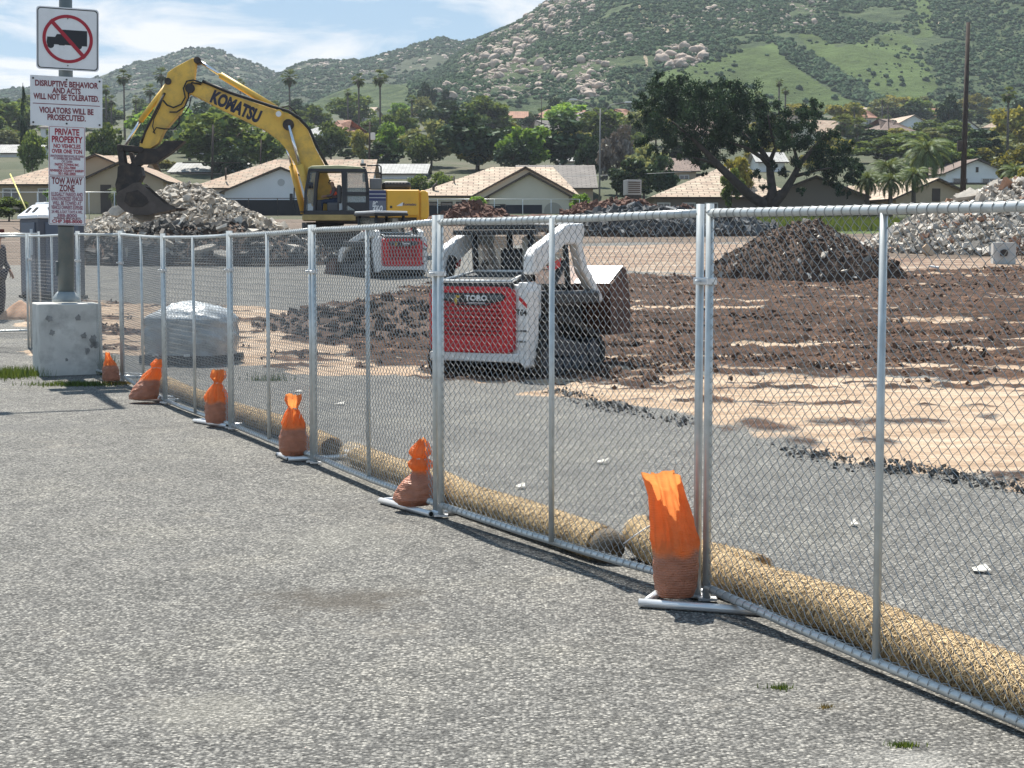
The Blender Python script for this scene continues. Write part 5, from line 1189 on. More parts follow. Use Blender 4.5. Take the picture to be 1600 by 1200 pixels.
for fx in (-.44, -.37, -.28, -.19): window(r, ((905 - 640) / F * 142 * fx, -.03, he2 - 1.0), 0, 1.0, 1.1, M_fasc)
MB().tube([(-3.5, 2.5, he + .8), (-3.5, 2.5, he + 1.9)], .07, 6).build('roof_pipe', M_fasc, r); MB().tube([(-5.2, .8, he + .3), (-5.2, .8, he + .9), (-4.9, .8, he + 1.2)], .12, 8).build('roof_dish', M_fasc, r)
r, o_ = winged('grey-white house with a round gable vent, behind the excavator boom', 296, 580, 292, 249, 152, 13, T_tan, W_blue, [(439, 262, 88, 299, 3.0)], group=HG)
x, w, he, hr, y = o_[0]
MB().tube([(x, y - .03, hr - 1.3), (x, y + .01, hr - 1.3)], .32, 16).build('round_gable_vent', mat('vent_grey', (.45, .46, .48), .8), r, fix=False); MB().tube([(x - 5.6, 1, he + 1.2), (x - 5.6, 1, he + 2.3)], .08, 6).build('roof_pipe', M_fasc, r)
r, o_ = winged('tan house with a forward gable, behind the lower signs and the toilet', -14, 215, 286, 243, 142, 13, T_tan, W_tan, [(150, 242, 60, 268, .8), (192, 252, 62, 281, 3.4)], group=HG)
for xx in (-4.5, -1.5): window(r, (xx, -.03, o_[1][2] - 1.2), 0, 1.5, 1.3)
x, w, he, hr, y = o_[1]; MB().bx(x - 1.9, x - 1.0, y - .04, y + .01, -.8, he - .4).build('door', M_fasc, r)
side_house('brown house with a hipped pinkish roof, left of the spreading tree', 1016, 1240, 306, 262, 138, 12, T_pink, W_brown, hipl=1., hipr=.5, wins=(.06, .25, .42), group=HG)
def ex_h5(r, w, he, hr):
    MB().bx(-w * .24, w * .42, -.06, .02, -.8, he - 1.2).build('garage_bay', M_gar, r); 
    m = ringmesh([(-w * .26, -.9), (w * .44, -.9), (w * .44, he - .95), (-w * .26, he - .95)], [(-w * .24, -.8), (w * .42, -.8), (w * .42, he - 1.2), (-w * .24, he - 1.2)], -.1, -.03); m.build('garage_frame', M_trim, r)
house('dark brown house with a white-framed garage door, right of the spreading tree trunk', (1275, 276), 74, 306, 132, -6, 12, T_tan, W_brown, group=HG, extras=ex_h5)
def ex_h6(r, w, he, hr):
    MB().bx(-.35, .35, -.06, .01, he - .3, he + .75).build('gable_vent', M_fasc, r)
house('tan house with a dark square gable vent, left of the tall bare pole', (1463, 280), 66, 309, 136, 14, 14, T_pink, mat('warm_tan_stucco', (.46, .37, .26), .9, var=.05), group=HG, extras=ex_h6)
side_house('low house with a tan roof glimpsed between the palms, right of the garage house', 1340, 1412, 311, 290, 140, 9, T_tan, W_tan, wins=(), group=HG)
def ex_h7(r, w, he, hr):
    for x in (-w * .27, w * .2): window(r, (x, -.03, he - 1.35), 0, 1.9, 1.5)
    MB().bx(-.16, .16, -.06, .01, hr - 1.5, hr - .9).build('gable_vent', M_fasc, r)
    MB().bx(-w / 2, w / 2, -.5, .0, -.2, .1).build('porch_slab', M_fasc, r)
house('white house with two wide dark windows, right of the tall bare pole', (1527, 249), 50, 270, 196, 8, 12, T_brown, W_white, group='houses in the middle distance', extras=ex_h7)
FG2 = 'distant houses on the rising ground'
side_house('far house with a long orange roof below the outcrop', 822, 916, 187, 171, 400, 12, T_orange, W_tan, hipl=.8, group=FG2, wins=(.35, .5, .65), win=(1.6, 1.6))
house('far grey gabled house beside the long orange roof', (914, 175), 26, 187, 392, 18, 10, T_grey, W_blue, group=FG2)
side_house('far house with a red roof hidden by the bright green tree', 788, 826, 184, 174, 405, 10, T_orange, W_tan, group=FG2)
side_house('far house with a pale orange roof left of the dark cedars', 614, 664, 179, 171, 480, 10, T_orange, W_cream, group=FG2)
side_house('far house with a pinkish roof seen under the boom', 352, 432, 210, 188, 330, 12, T_pink, W_cream, hipr=1., group=FG2, wins=(.5,), win=(1.5, 1.3))
house('far house with a reddish gable seen under the boom', (385, 184), 26, 197, 350, 20, 10, T_orange, W_blue, group=FG2)
house('far white house with a pink gable below the meadow', (1428, 180), 34, 198, 372, 12, 12, T_pink, W_white, group=FG2)
side_house('far house with a pinkish roof left of the white gabled one', 1352, 1408, 178, 168, 430, 12, T_pink, W_cream, group=FG2)
house('far house with an orange roof behind the fan palms', (1310, 186), 20, 197, 380, -10, 10, T_orange, W_tan, group=FG2)
house('far white house just right of the tall pole', (1512, 188), 22, 203, 380, 10, 10, T_grey, W_white, group=FG2)
side_house('brownish house with a tiny window, behind the dark bushes left of the spreading tree', 1040, 1094, 266, 247, 205, 10, T_brown, W_tan, wins=(.55,), win=(1.2, .8), group='houses in the middle distance')
side_house('low building with a wide grey roof behind the excavator cab', 540, 668, 270, 256, 205, 14, T_pale, W_white, group='houses in the middle distance')
side_house('low building with a grey-brown roof behind the pale cream house', 806, 934, 292, 258, 170, 14, T_grey, W_tan, group='houses in the middle distance')
side_house('long low building with a pale roof left of the boom foot', 262, 380, 268, 254, 215, 12, T_pale, W_white, group='houses in the middle distance', wins=(.3, .5))
side_house('low pale building behind the cypress', -20, 58, 238, 226, 260, 12, T_pale, W_white, group='houses in the middle distance')
side_house('low white building under the bright green tree', 870, 905, 251, 243, 230, 8, T_pale, W_white, group='houses in the middle distance')
side_house('small white building with a flat roof beside the tall pole', 1478, 1548, 224, 216, 290, 8, T_pale, W_white, group='houses in the middle distance')
side_house('white building glimpsed through the spreading tree', 1180, 1232, 252, 238, 220, 8, T_pale, W_white, group='houses in the middle distance')
rh = random.Random(23); hk = 0
for px_, Y_, wpx_, tl, wl, lb in [(318, 262, 70, T_pale, W_white, 'low white building with a pale roof under the excavator arm'), (395, 285, 60, T_grey, W_tan, 'grey-roofed house under the middle of the boom'), (250, 300, 50, T_tan, W_cream, 'small cream house behind the excavator thumb'), (520, 300, 56, T_orange, W_cream, 'orange-roofed house right of the boom bend'),
    (470, 270, 50, T_pale, W_white, 'white building behind the straight part of the boom'), (905, 330, 44, T_grey, W_white, 'small white house left of the street light'), (860, 300, 54, T_grey, W_tan, 'grey-roofed house right of the bright green tree'), (1105, 290, 60, T_brown, W_tan, 'brown-roofed house behind the left of the spreading tree'),
    (1300, 300, 56, T_tan, W_cream, 'cream house right of the spreading tree, half way uphill'), (1402, 310, 60, T_brown, W_white, 'white house with a brown roof left of the bare pole'), (1350, 410, 44, T_orange, W_cream, 'far orange-roofed house left of the shaggy feather palm'), (1460, 420, 44, T_orange, W_tan, 'far tan house with an orange roof beside the bare pole'),
    (1560, 330, 50, T_tan, W_white, 'white house half hidden by the yellow-green tree'), (700, 420, 40, T_orange, W_tan, 'far orange-roofed house below the dark cedars'), (560, 430, 40, T_pink, W_cream, 'far pink-roofed house left of the dark cedars'), (90, 330, 60, T_grey, W_white, 'white house behind the signs'), (1240, 400, 40, T_pink, W_cream, 'far pink-roofed house above the right of the spreading tree'), (980, 410, 44, T_orange, W_cream, 'far orange-roofed house behind the street light arms')]:
    pe = 400 - F * (gz(0, Y_) + 2.8 - CH) / Y_; pr_ = 400 - F * (gz(0, Y_) + 4.9 - CH) / Y_
    side_house(lb, px_ - wpx_ / 2, px_ + wpx_ / 2, pe, pr_, Y_, 9, tl, wl, hipl=rh.choice([0, 1.]), hipr=rh.choice([0, 1.]), rz_deg=rh.uniform(-22, 22), wins=(.25, .7), win=(1.4, 1.1), group='scattered houses on the rising ground')
# rooftop cooler
c_ = at(988, 291, 150); cl = empty('rooftop_cooler', (c_.x, 150, c_.z - .6), .2); tag(cl, 'boxy metal cooler standing left of the brown hipped house', 'cooler')
MB().bx(-.65, .65, -.6, .6, -2.5, .6).build('cooler_stand', M_steel, cl); MB().bx(-.68, .68, -.63, .63, -.2, 1.15).build('cooler_box', mat('cooler_metal', (.33, .34, .35), .5, .4), cl, bevel=.03)
for k in range(6): MB().bx(-.55, .55, -.66, -.63, -.02 + k * .18, .08 + k * .18).build('louvre', M_fasc, cl)
# fences and poles behind the site
def far_fence(p0, p1, h, label, n, mt, solid=None):
    a, b = p0, p1; root = empty('boundary_fence', a); tag(root, label, 'fence')
    m = MB(); m.tube([(0, 0, h), tuple((b - a) + Vector((0, 0, h)))], .035, 6); m.build('top_rail', mt, root, fix=False)
    for k in range(n + 1):
        q = (b - a) * (k / n); MB().tube([(q.x, q.y, q.z - .5), (q.x, q.y, q.z + h)], .035, 6).build('fence_post', mt, root, fix=False)
    if solid:
        d = (b - a); m = MB(); m.box(tuple(d / 2 + Vector((0, 0, h * .46))), (math.hypot(d.x, d.y), .03, h * .9), rot=Matrix.Rotation(math.atan2(d.y, d.x), 3, 'Z')); m.build('screen', solid, root)
def fp(px, Y): v = ong(px, Y); return v
far_fence(fp(640, 124), fp(905, 124), 1.35, 'thin pale rail fence in front of the cream house', 6, M_galv)
far_fence(fp(-60, 118), fp(300, 120), 1.9, 'pale wire fence along the far side of the site, left of the rubble', 9, M_galv)
far_fence(fp(345, 130), fp(480, 130), 1.35, 'dark screened fence below the round-vented gable', 3, M_steel, mat('dark_screen', (.018, .02, .025), .9))
far_fence(fp(655, 128), fp(790, 128), .9, 'dark screened fence left of the red soil mounds', 3, M_steel, mat('dark_screen', (.02, .02, .02), .9))
far_fence(fp(1180, 116), fp(1380, 116), .7, 'low dark fence behind the green strip', 5, M_steel, mat('dark_screen', (.02, .02, .02), .9))
M_wpole = mat('tarred_wood', (.045, .032, .026), .9, var=.3, vscale=3, bump=.4, bscale=14)
def pole_(px_top, py_top, px_bot, Y, r, label, cat='pole', arms=(), boxes=(), name='utility_pole', mt=None):
    a = ong(px_bot, Y); b = at(px_top, py_top, Y); root = empty(name, a); tag(root, label, cat)
    MB().tube([(0, 0, -.3), tuple(b - a)], [r, r * .62], 10).build('pole_shaft', mt or M_wpole, root, fix=False)
    for z, w in arms: MB().bx(-w, w, -.06, .06, (b - a).z * z - .06, (b - a).z * z + .06).build('crossarm', mt or M_wpole, root)
    for z, dx_, sx_, sz_, m_ in boxes: MB().bx(dx_ - sx_, dx_ + sx_, -sx_, sx_, (b - a).z * z - sz_, (b - a).z * z + sz_).build('transformer', m_, root, bevel=.03)
    return root
pole_(1513, 35, 1501, 112, .21, 'tall bare dark wooden pole at the right, leaning slightly', boxes=((.38, -.25, .16, .35, M_steel),))
pole_(578, 190, 577, 165, .14, 'dark utility pole with a pale box, right of the boom foot', boxes=((.82, .45, .22, .35, M_trim),), arms=((.95, .5),))
pole_(408, 218, 407, 170, .10, 'thin dark pole left of the boom', arms=())
pole_(846, 148, 846, 300, .10, 'thin far pole left of the dark cedars')
pole_(1387, 165, 1387, 300, .12, 'far utility pole under the meadow', arms=((.93, 1.0),))
pole_(333, 195, 333, 185, .16, 'dark pole with a ragged crossarm, under the excavator arm', arms=((.42, 3.2),))
sl = pole_(938, 170, 936, 150, .09, 'double-armed street light in front of the bare grey tree', 'street light', name='street_light', mt=mat('street_light_grey', (.16, .17, .17), .6))
hgt = at(938, 170, 150).z - gz(0, 150)
for s, ex_, ez_ in ((-1, 46 * .0577, (170 - 156) * .0577), (1, 50 * .0577, (170 - 160) * .0577)):
    MB().tube([(0, 0, hgt - .6), (s * ex_ * .35, 0, hgt + ez_ * .6), (s * ex_ * .8, 0, hgt + ez_)], .05, 6).build('lamp_arm', MATS['street_light_grey'], sl, fix=False)
    MB().box((s * ex_ * .9, 0, hgt + ez_), (.85, .28, .14), taper=.7).build('lamp_head', mat('lamp_head_pale', (.5, .52, .52), .5), sl, bevel=.03)
# telephone wire
m = MB(); a, b = at(800, 268, 160), at(1060, 268, 150)
m.tube([at(870, 276, 165), at(1000, 272, 160), at(1080, 268, 152)], .02, 4); o = m.build('overhead_wire', mat('wire_pale', (.35, .36, .37), .6), fix=False); tag(o, 'pale overhead wire in front of the dark bushes', 'wire')
# a long guy wire marker left
m = MB(); g0_ = at(16, 272, 100); m.tube([at(16, 272, 100), at(42, 330, 84)], .045, 5); o = m.build('guy_wire', mat('yellow_sleeve', (.5, .45, .12), .6), fix=False); tag(o, 'yellow-sleeved guy wire slanting down to the portable toilet', 'guy wire')

# ------------------------------------------------------------------ trees
LM = {'dark': leafmat('dark_foliage', (.032, .060, .030), .55, .25), 'pine': leafmat('pine_foliage', (.022, .050, .025), .6, .3), 'mid': leafmat('mid_foliage', (.11, .165, .05), .5, .45), 'bright': leafmat('bright_foliage', (.15, .27, .055), .45, .5),
      'olive': leafmat('olive_foliage', (.21, .215, .06), .45, .45), 'grey': leafmat('grey_foliage', (.17, .20, .10), .45, .4), 'bare': leafmat('bare_twigs', (.17, .15, .135), .3, .1), 'palm': leafmat('palm_fronds', (.10, .14, .055), .5, .45), 'yellow': leafmat('yellow_green_foliage', (.24, .24, .06), .45, .4)}
M_bark = mat('bark', (.085, .065, .05), .95, var=.3, vscale=4)
def leafset(C, S, seed, bend=.3, up=0.0, elong=1.5):
    r = np.random.default_rng(seed); n = len(C); a = r.normal(size=(n, 3)); a[:, 2] += up; a /= np.linalg.norm(a, axis=1)[:, None]
    b = r.normal(size=(n, 3)); b -= (b * a).sum(1)[:, None] * a; b /= np.linalg.norm(b, axis=1)[:, None]
    S = S[:, None]; k = np.cross(a, b)
    V = np.stack([C - a * S * elong - b * S * .35, C - a * S * .2 + b * S * .75 + k * S * bend, C + a * S * elong + b * S * .2, C + a * S * .1 - b * S * .8 - k * S * bend], 1)
    return V.reshape(-1, 3), np.arange(4 * n).reshape(-1, 4)
def crown_mesh(name, kind, seed, n=2600, nclump=26, shape='round', leaf=.03):
    r = np.random.default_rng(seed); cl = []
    while len(cl) < nclump:
        p = r.uniform(-1, 1, 3); d = np.linalg.norm(p)
        if d > 1 or d < .35: continue
        if shape == 'cone' and np.hypot(p[0], p[1]) > .9 * (1 - (p[2] + 1) / 2) + .08: continue
        cl.append(p)
    cl = np.array(cl); R = r.uniform(.16, .36, nclump); w = R ** 2; w /= w.sum(); i = r.choice(nclump, n, p=w)
    v = r.normal(size=(n, 3)); v /= np.linalg.norm(v, axis=1)[:, None]; rad = R[i] * r.uniform(.35, 1.05, n) ** .6
    P = cl[i] * .78 + v * rad[:, None] * (1, 1, .8)
    P = P * (.5, .5, .5) + (0, 0, .5)
    if shape == 'cone': P[:, :2] *= .9
    V, Fc = leafset(P, leaf * r.uniform(.6, 1.3, n), seed + 1)
    o = npmesh(name, V, Fc, LM[kind]); me = o.data; bpy.data.objects.remove(o); return me
def trunk_mesh(seed):
    r = random.Random(seed); m = MB(); m.tube([(0, 0, -.04), (.01, 0, .2), (0, .01, .5)], [.03, .022, .012], 7)
    for k in range(6):
        a = r.uniform(0, 6.28); z = r.uniform(.18, .42); q = r.uniform(.18, .34); m.tube([(0, 0, z), (math.cos(a) * q * .5, math.sin(a) * q * .5, z + .14), (math.cos(a) * q, math.sin(a) * q, z + .30)], [.014, .009, .004], 5)
    o = m.build('trunk', M_bark, fix=False); me = o.data; bpy.data.objects.remove(o); return me
CM = {}; TM = [trunk_mesh(k) for k in range(4)]
def tree(px, pb, h_px, w_px, Y, kind, label, shape='round', name='tree', group=None, var=None, ny=1.0):
    v = var if var is not None else (int(px * 3 + pb) % 3)
    key = (kind, v, shape)
    if key not in CM: CM[key] = crown_mesh('crown', kind, 100 + v * 7 + len(kind) * 13, shape=shape, nclump=[26, 34, 20][v], n=2600 if shape == 'round' else 2200)
    zt = at(px, pb - h_px, Y).z; g0 = gz(0, Y); x = (px - 800) / F * Y * 1.003
    w = w_px / F * Y; zb = at(px, pb, Y).z
    root = empty(name, (x, Y, g0)); tag(root, label, 'bush' if name == 'bush' else 'tree', group)
    c = bpy.data.objects.new('crown', CM[key]); col.objects.link(c); c.parent = root
    low = min(max(zb - g0, .1) * .5, (zt - g0) * .08); hh = zt - g0 - low
    c.location = (0, 0, low); c.scale = (w * 1.08, w * ny, hh * 1.03); c.rotation_euler = (0, 0, (px * 1.7) % 6.28)
    c.scale = (w * 1.05, w * 1.05, hh * 1.03)
    t = bpy.data.objects.new('trunk', TM[v]); col.objects.link(t); t.parent = root; t.scale = (w * .8, w * .8, zt - g0)
    return root
TG = 'trees between the houses and the hills'
T_ = lambda *a, **k: tree(*a, **k)
T_(675, 268, 82, 92, 232, 'grey', 'tall loose grey-green tree left of the olive one, behind the excavator'); T_(660, 268, 60, 50, 226, 'mid', 'small green tree leaning into the loose grey-green one')
T_(745, 262, 60, 84, 224, 'olive', 'rounded yellow-olive tree behind the pale cream house'); T_(822, 258, 72, 88, 214, 'bright', 'bright green tree with a dark shaded side, behind the pale cream house'); T_(800, 258, 44, 60, 210, 'dark', 'dark tree at the foot of the bright green one')
T_(612, 262, 76, 62, 238, 'bright', 'fresh green tree right of the dark utility pole'); T_(568, 262, 66, 40, 236, 'olive', 'yellowish tree behind the dark utility pole'); T_(600, 266, 44, 74, 228, 'dark', 'dark low tree in front of the fresh green one')
T_(757, 210, 56, 84, 340, 'dark', 'broad dark tree below the outcrop'); T_(668, 174, 50, 38, 455, 'dark', 'tall dark cedar against the middle ridge'); T_(700, 176, 36, 34, 450, 'dark', 'shorter dark cedar right of the tall one'); T_(751, 166, 16, 14, 460, 'dark', 'little dark tree on top of the broad one', shape='cone')
T_(962, 300, 112, 66, 178, 'bare', 'bare grey-purple tree behind the double-armed street light'); T_(1004, 306, 92, 86, 168, 'grey', 'grey-green rounded bush right of the street light'); T_(985, 308, 60, 80, 160, 'dark', 'black-green bushes right of the street light'); T_(1030, 304, 62, 60, 162, 'dark', 'black-green bushes reaching to the spreading tree')
T_(918, 282, 76, 46, 190, 'dark', 'dark tree just left of the street light pole'); T_(884, 232, 36, 36, 300, 'yellow', 'small yellow-green tree under the long orange roof'); T_(955, 208, 40, 56, 300, 'bright', 'bright green tree behind the right lamp of the street light'); T_(866, 172, 20, 34, 420, 'dark', 'dark rounded tree on the edge of the outcrop')
T_(46, 262, 136, 17, 215, 'dark', 'tall black cypress behind the sign', shape='cone'); T_(58, 262, 62, 44, 205, 'mid', 'green tree at the foot of the cypress'); T_(14, 212, 46, 8, 330, 'dark', 'thin far cypress at the left edge', shape='cone'); T_(28, 200, 34, 60, 420, 'mid', 'hazy green trees at the left edge')
T_(168, 256, 68, 62, 200, 'mid', 'bushy green tree right of the sign, behind the tan house'); T_(222, 262, 50, 50, 210, 'dark', 'dark bush below the bucket cylinder'); T_(108, 250, 60, 60, 260, 'mid', 'green tree hidden behind the signs'); T_(250, 246, 60, 54, 270, 'dark', 'dark tree under the excavator arm')
T_(300, 250, 50, 56, 260, 'grey', 'greyish tree under the excavator arm'); T_(360, 258, 26, 60, 200, 'dark', 'low dark bush above the tan roof'); T_(420, 256, 52, 70, 230, 'mid', 'mid-green tree between the boom and the tan roof'); T_(470, 178, 24, 60, 430, 'dark', 'dark blue-green trees right of the boom bend'); T_(520, 262, 76, 60, 250, 'mid', 'dull green tree right of the boom')
T_(1285, 222, 44, 70, 310, 'dark', 'blue-black rounded tree right of the spreading tree'); T_(1345, 240, 44, 74, 290, 'dark', 'dark blue-green tree left of the big feather palm'); T_(1475, 210, 66, 48, 350, 'dark', 'tall dark tree just left of the bare pole'); T_(1372, 184, 30, 60, 420, 'grey', 'grey-green trees at the foot of the meadow')
T_(1566, 262, 100, 86, 260, 'yellow', 'yellow-green feathery tree at the right edge'); T_(1520, 258, 46, 90, 235, 'yellow', 'pale yellow-green bushes right of the bare pole'); T_(1590, 285, 60, 90, 180, 'olive', 'olive bush at the far right edge'); T_(1448, 226, 40, 60, 320, 'mid', 'green tree under the far white gabled house')
T_(1150, 308, 70, 66, 140, 'yellow', 'pale leafy young tree behind the fork of the spreading tree'); T_(744, 318, 16, 40, 121, 'bright', 'small round shrub above the red soil mound'); T_(655, 292, 22, 40, 170, 'mid', 'dark hedge left of the pale cream roof', ny=1); T_(690, 286, 20, 44, 168, 'mid', 'hedge rising above the pale cream roof edge')
T_(1140, 308, 46, 40, 131, 'mid', 'low shrub against the brown hipped house'); T_(1122, 196, 84, 18, 250, 'dark', 'slim dark cypress poking above the spreading tree', shape='cone')
T_(100, 330, 40, 60, 125, 'bright', 'shrubs along the wire fence right of the sign'); T_(20, 342, 34, 70, 112, 'mid', 'shrubs along the wire fence at the left edge'); T_(215, 322, 46, 54, 118, 'mid', 'spiky green shrub behind the bucket'); T_(1588, 318, 60, 60, 120, 'olive', 'yellow-green shrub above the right rubble pile'); T_(905, 322, 22, 40, 128, 'bright', 'low green shrub between the two red mounds')
# the unbroken belt of trees: individuals, sizes and kinds mixed
rt = random.Random(17); kinds = ['mid', 'dark', 'grey', 'olive', 'mid', 'dark', 'bright', 'mid']
KL = {'mid': 'mid-green', 'dark': 'dark green', 'grey': 'grey-green', 'olive': 'olive', 'bright': 'fresh green', 'bare': 'leafless grey'}
def where(px):
    for lim, s in ((120, 'left of the sign'), (300, 'right of the sign'), (470, 'under the boom'), (620, 'right of the boom'), (800, 'above the cream house'), (960, 'left of the street light'), (1180, 'left of the spreading trunk'), (1360, 'right of the spreading trunk'), (1500, 'left of the bare pole')):
        if px < lim: return s
    return 'right of the bare pole'
for k in range(150):
    Y = 205 + 315 * rt.random() ** .8; px = rt.uniform(-140, 1740); hpx = (rt.uniform(4, 9) if k % 2 else rt.uniform(2.2, 4)) / Y * F; wpx = hpx * rt.uniform(.9, 1.6); kd = rt.choice(kinds)
    pb = 400 - F * (gz(0, Y) - CH) / Y
    row = 'near the houses' if Y < 290 else ('half way uphill' if Y < 400 else 'below the hills')
    tree(px, pb, hpx, wpx, Y, kd, '%s tree %s, %s' % (KL[kd], row, where(px)), group='%s trees %s, %s' % (KL[kd], row, where(px)))
for k in range(190):
    Y = 205 + 315 * rt.random(); px = rt.uniform(-120, 1730) if k % 2 else rt.uniform(1180, 1620); hpx = rt.uniform(1.6, 4.5) / Y * F; wpx = hpx * rt.uniform(1.2, 2.6); kd = rt.choice(['dark', 'mid', 'mid', 'olive', 'grey', 'dark'])
    pb = 400 - F * (gz(0, Y) - CH) / Y; row = 'near the houses' if Y < 290 else ('half way uphill' if Y < 400 else 'below the hills')
    tree(px, pb, hpx, wpx, Y, kd, 'low %s bush %s, %s' % (KL[kd], row, where(px)), group='low %s bushes %s, %s' % (KL[kd], row, where(px)), name='bush')
# palms
def fanpalm_mesh(seed, dead=.35):
    r = np.random.default_rng(seed); m = MB()
    for k in range(34):
        a = r.uniform(0, 6.28); el = r.uniform(-1.1, 1.25) if k > 10 else r.uniform(-1.4, -.4); ln = r.uniform(.75, 1.05); c, s = math.cos(a), math.sin(a); ce, se = math.cos(el), math.sin(el)
        p0 = Vector((0, 0, 0)); d = Vector((c * ce, s * ce, se)); p1 = d * ln * .5; side = d.cross(Vector((0, 0, 1))).normalized(); up = side.cross(d)
        for j in range(7):
            t = (j - 3) / 3 * 1.15; dd = d * math.cos(t) + side * math.sin(t); q = p1 + dd * ln * .55 - Vector((0, 0, .13 * ln)); w_ = up.cross(dd).normalized() * .035
            m.add([p1 - w_ * .4, p1 + w_ * .4, p1 + dd * ln * .3 + w_, q, p1 + dd * ln * .3 - w_], [(0, 1, 2, 3, 4)])
        m.add([p0 - side * .015, p0 + side * .015, p1 + side * .01, p1 - side * .01], [(0, 1, 2, 3)])
    o = m.build('fronds', LM['palm'], fix=False); me = o.data; bpy.data.objects.remove(o); return me
def featherpalm_mesh(seed, nf=46):
    r = np.random.default_rng(seed); m = MB()
    for k in range(nf):
        a = 2.4 * k; el = -.5 + 1.85 * (1 - k / nf); ln = r.uniform(.85, 1.1); P = []
        for j in range(9):
            t = j / 8; e2 = el - t * 1.7; 
            P.append((P[-1] if P else Vector((0, 0, 0))) + Vector((math.cos(a) * math.cos(e2), math.sin(a) * math.cos(e2), math.sin(e2))) * ln / 8)
        for j in range(1, 9):
            for f_ in (0, .25, .5, .75):
                p = P[j - 1].lerp(P[j], f_); d = (P[j] - P[j - 1]).normalized(); sd_ = d.cross(Vector((0, 0, 1))).normalized()
                for s in (-1, 1):
                    q = p + (sd_ * s * .8 + d * .6 + Vector((0, 0, -.45))) * .22 * math.sin(math.pi * (.12 + .85 * (j - 1 + f_) / 8)); w_ = d * .016; m.add([p - w_, p + w_, q], [(0, 1, 2)])
        m.tube(P, [.012] * 8 + [.004], 4, caps=False)
    o = m.build('fronds', LM['palm'], fix=False); me = o.data; bpy.data.objects.remove(o); return me
FP = [fanpalm_mesh(k) for k in range(3)]; FE = [featherpalm_mesh(k) for k in range(2)]
M_ptr = mat('palm_trunk', (.10, .085, .07), .95, var=.3, vscale=2)
def palm(px, ytop, Y, r_px, label, kind='fan', lean=0.0, ybase=None):
    g0 = gz(0, Y); R = r_px / F * Y; top = at(px, ytop + r_px * .9, Y); x = (px - 800) / F * Y
    root = empty('palm_tree', (x, Y, g0)); tag(root, label, 'palm', 'palms rising over the rooftops')
    h = top.z - g0
    f_ = bpy.data.objects.new('fronds', (FP if kind == 'fan' else FE)[int(px) % (3 if kind == 'fan' else 2)]); col.objects.link(f_); f_.parent = root; f_.location = (lean, 0, h); f_.scale = (R, R, R * (1.05 if kind == 'fan' else 1.0)); f_.rotation_euler = (0, 0, px % 6)
    MB().tube([(0, 0, -.3), (lean * .4, 0, h * .5), (lean, 0, h)], [.24 if kind == 'fan' else .22, .17, .15], 8).build('trunk', M_ptr, root, fix=False)
    if kind == 'fan':
        MB().tube([(lean, 0, h - R * 1.0), (lean, 0, h - R * .1)], [R * .14, R * .34], 9).build('dead_skirt', mat('palm_skirt', (.10, .08, .055), .95, var=.4, vscale=3), root, fix=False)
    return root
for a in [(200, 107, 330, 14, 'tall fan palm right of the DISRUPTIVE BEHAVIOR sign'), (172, 130, 345, 10, 'shorter fan palm just right of the signs'), (180, 148, 360, 10, 'low fan palm right of the signs'), (258, 104, 335, 14, 'bushy fan palm behind the excavator arm'), (240, 130, 345, 12, 'fan palm left of the excavator arm'),
          (218, 148, 365, 8, 'small fan palm left of the excavator arm'), (456, 107, 310, 15, 'lone fan palm above the boom bend'), (546, 138, 330, 7, 'smallest palm of the three left of the cedars'), (563, 112, 312, 13, 'thick-skirted palm of the three left of the cedars'), (596, 107, 308, 15, 'rightmost and tallest palm left of the cedars'),
          (645, 148, 345, 8, 'short dark palm left of the cedars'), (1213, 121, 330, 8, 'taller palm above the spreading tree'), (1223, 134, 335, 8, 'shorter palm above the spreading tree'), (1180, 140, 330, 8, 'palm head just showing over the spreading tree'), (1373, 150, 400, 7, 'small palm on the edge of the meadow'), (1568, 134, 240, 14, 'fan palm in front of the yellow-green tree at the right'),
          (1312, 172, 280, 20, 'wide fan palm right of the spreading tree'), (1336, 178, 285, 18, 'second wide fan palm, nearer the bare pole'), (1330, 158, 330, 10, 'small palm above the wide fan palms'), (345, 190, 240, 18, 'ragged palm under the excavator boom'), (300, 196, 250, 16, 'palm behind the excavator thumb'), (380, 122, 420, 9, 'far palm behind the boom lettering'), (1165, 165, 330, 9, 'palm hidden in the top of the spreading tree')]:
    palm(a[0], a[1], a[2], a[3], a[4])
for a in [(1444, 196, 165, 46, 'large shaggy feather palm left of the bare pole'), (1385, 232, 150, 38, 'yellowish feather palm right of the spreading tree'), (1424, 248, 128, 30, 'young feather palm in front of the tan house'), (1352, 256, 126, 28, 'drooping dark feather palm at the edge of the spreading tree'), (1388, 258, 124, 28, 'drooping feather palm over the tan roof'),
          (1582, 244, 150, 30, 'bright feather palm at the right edge'), (190, 286, 122, 20, 'small feather palm behind the excavator bucket'), (236, 240, 230, 26, 'drooping palm left of the bucket'), (478, 212, 240, 20, 'feather palm right of the boom')]:
    palm(a[0], a[1], a[2], a[3], a[4], kind='feather')

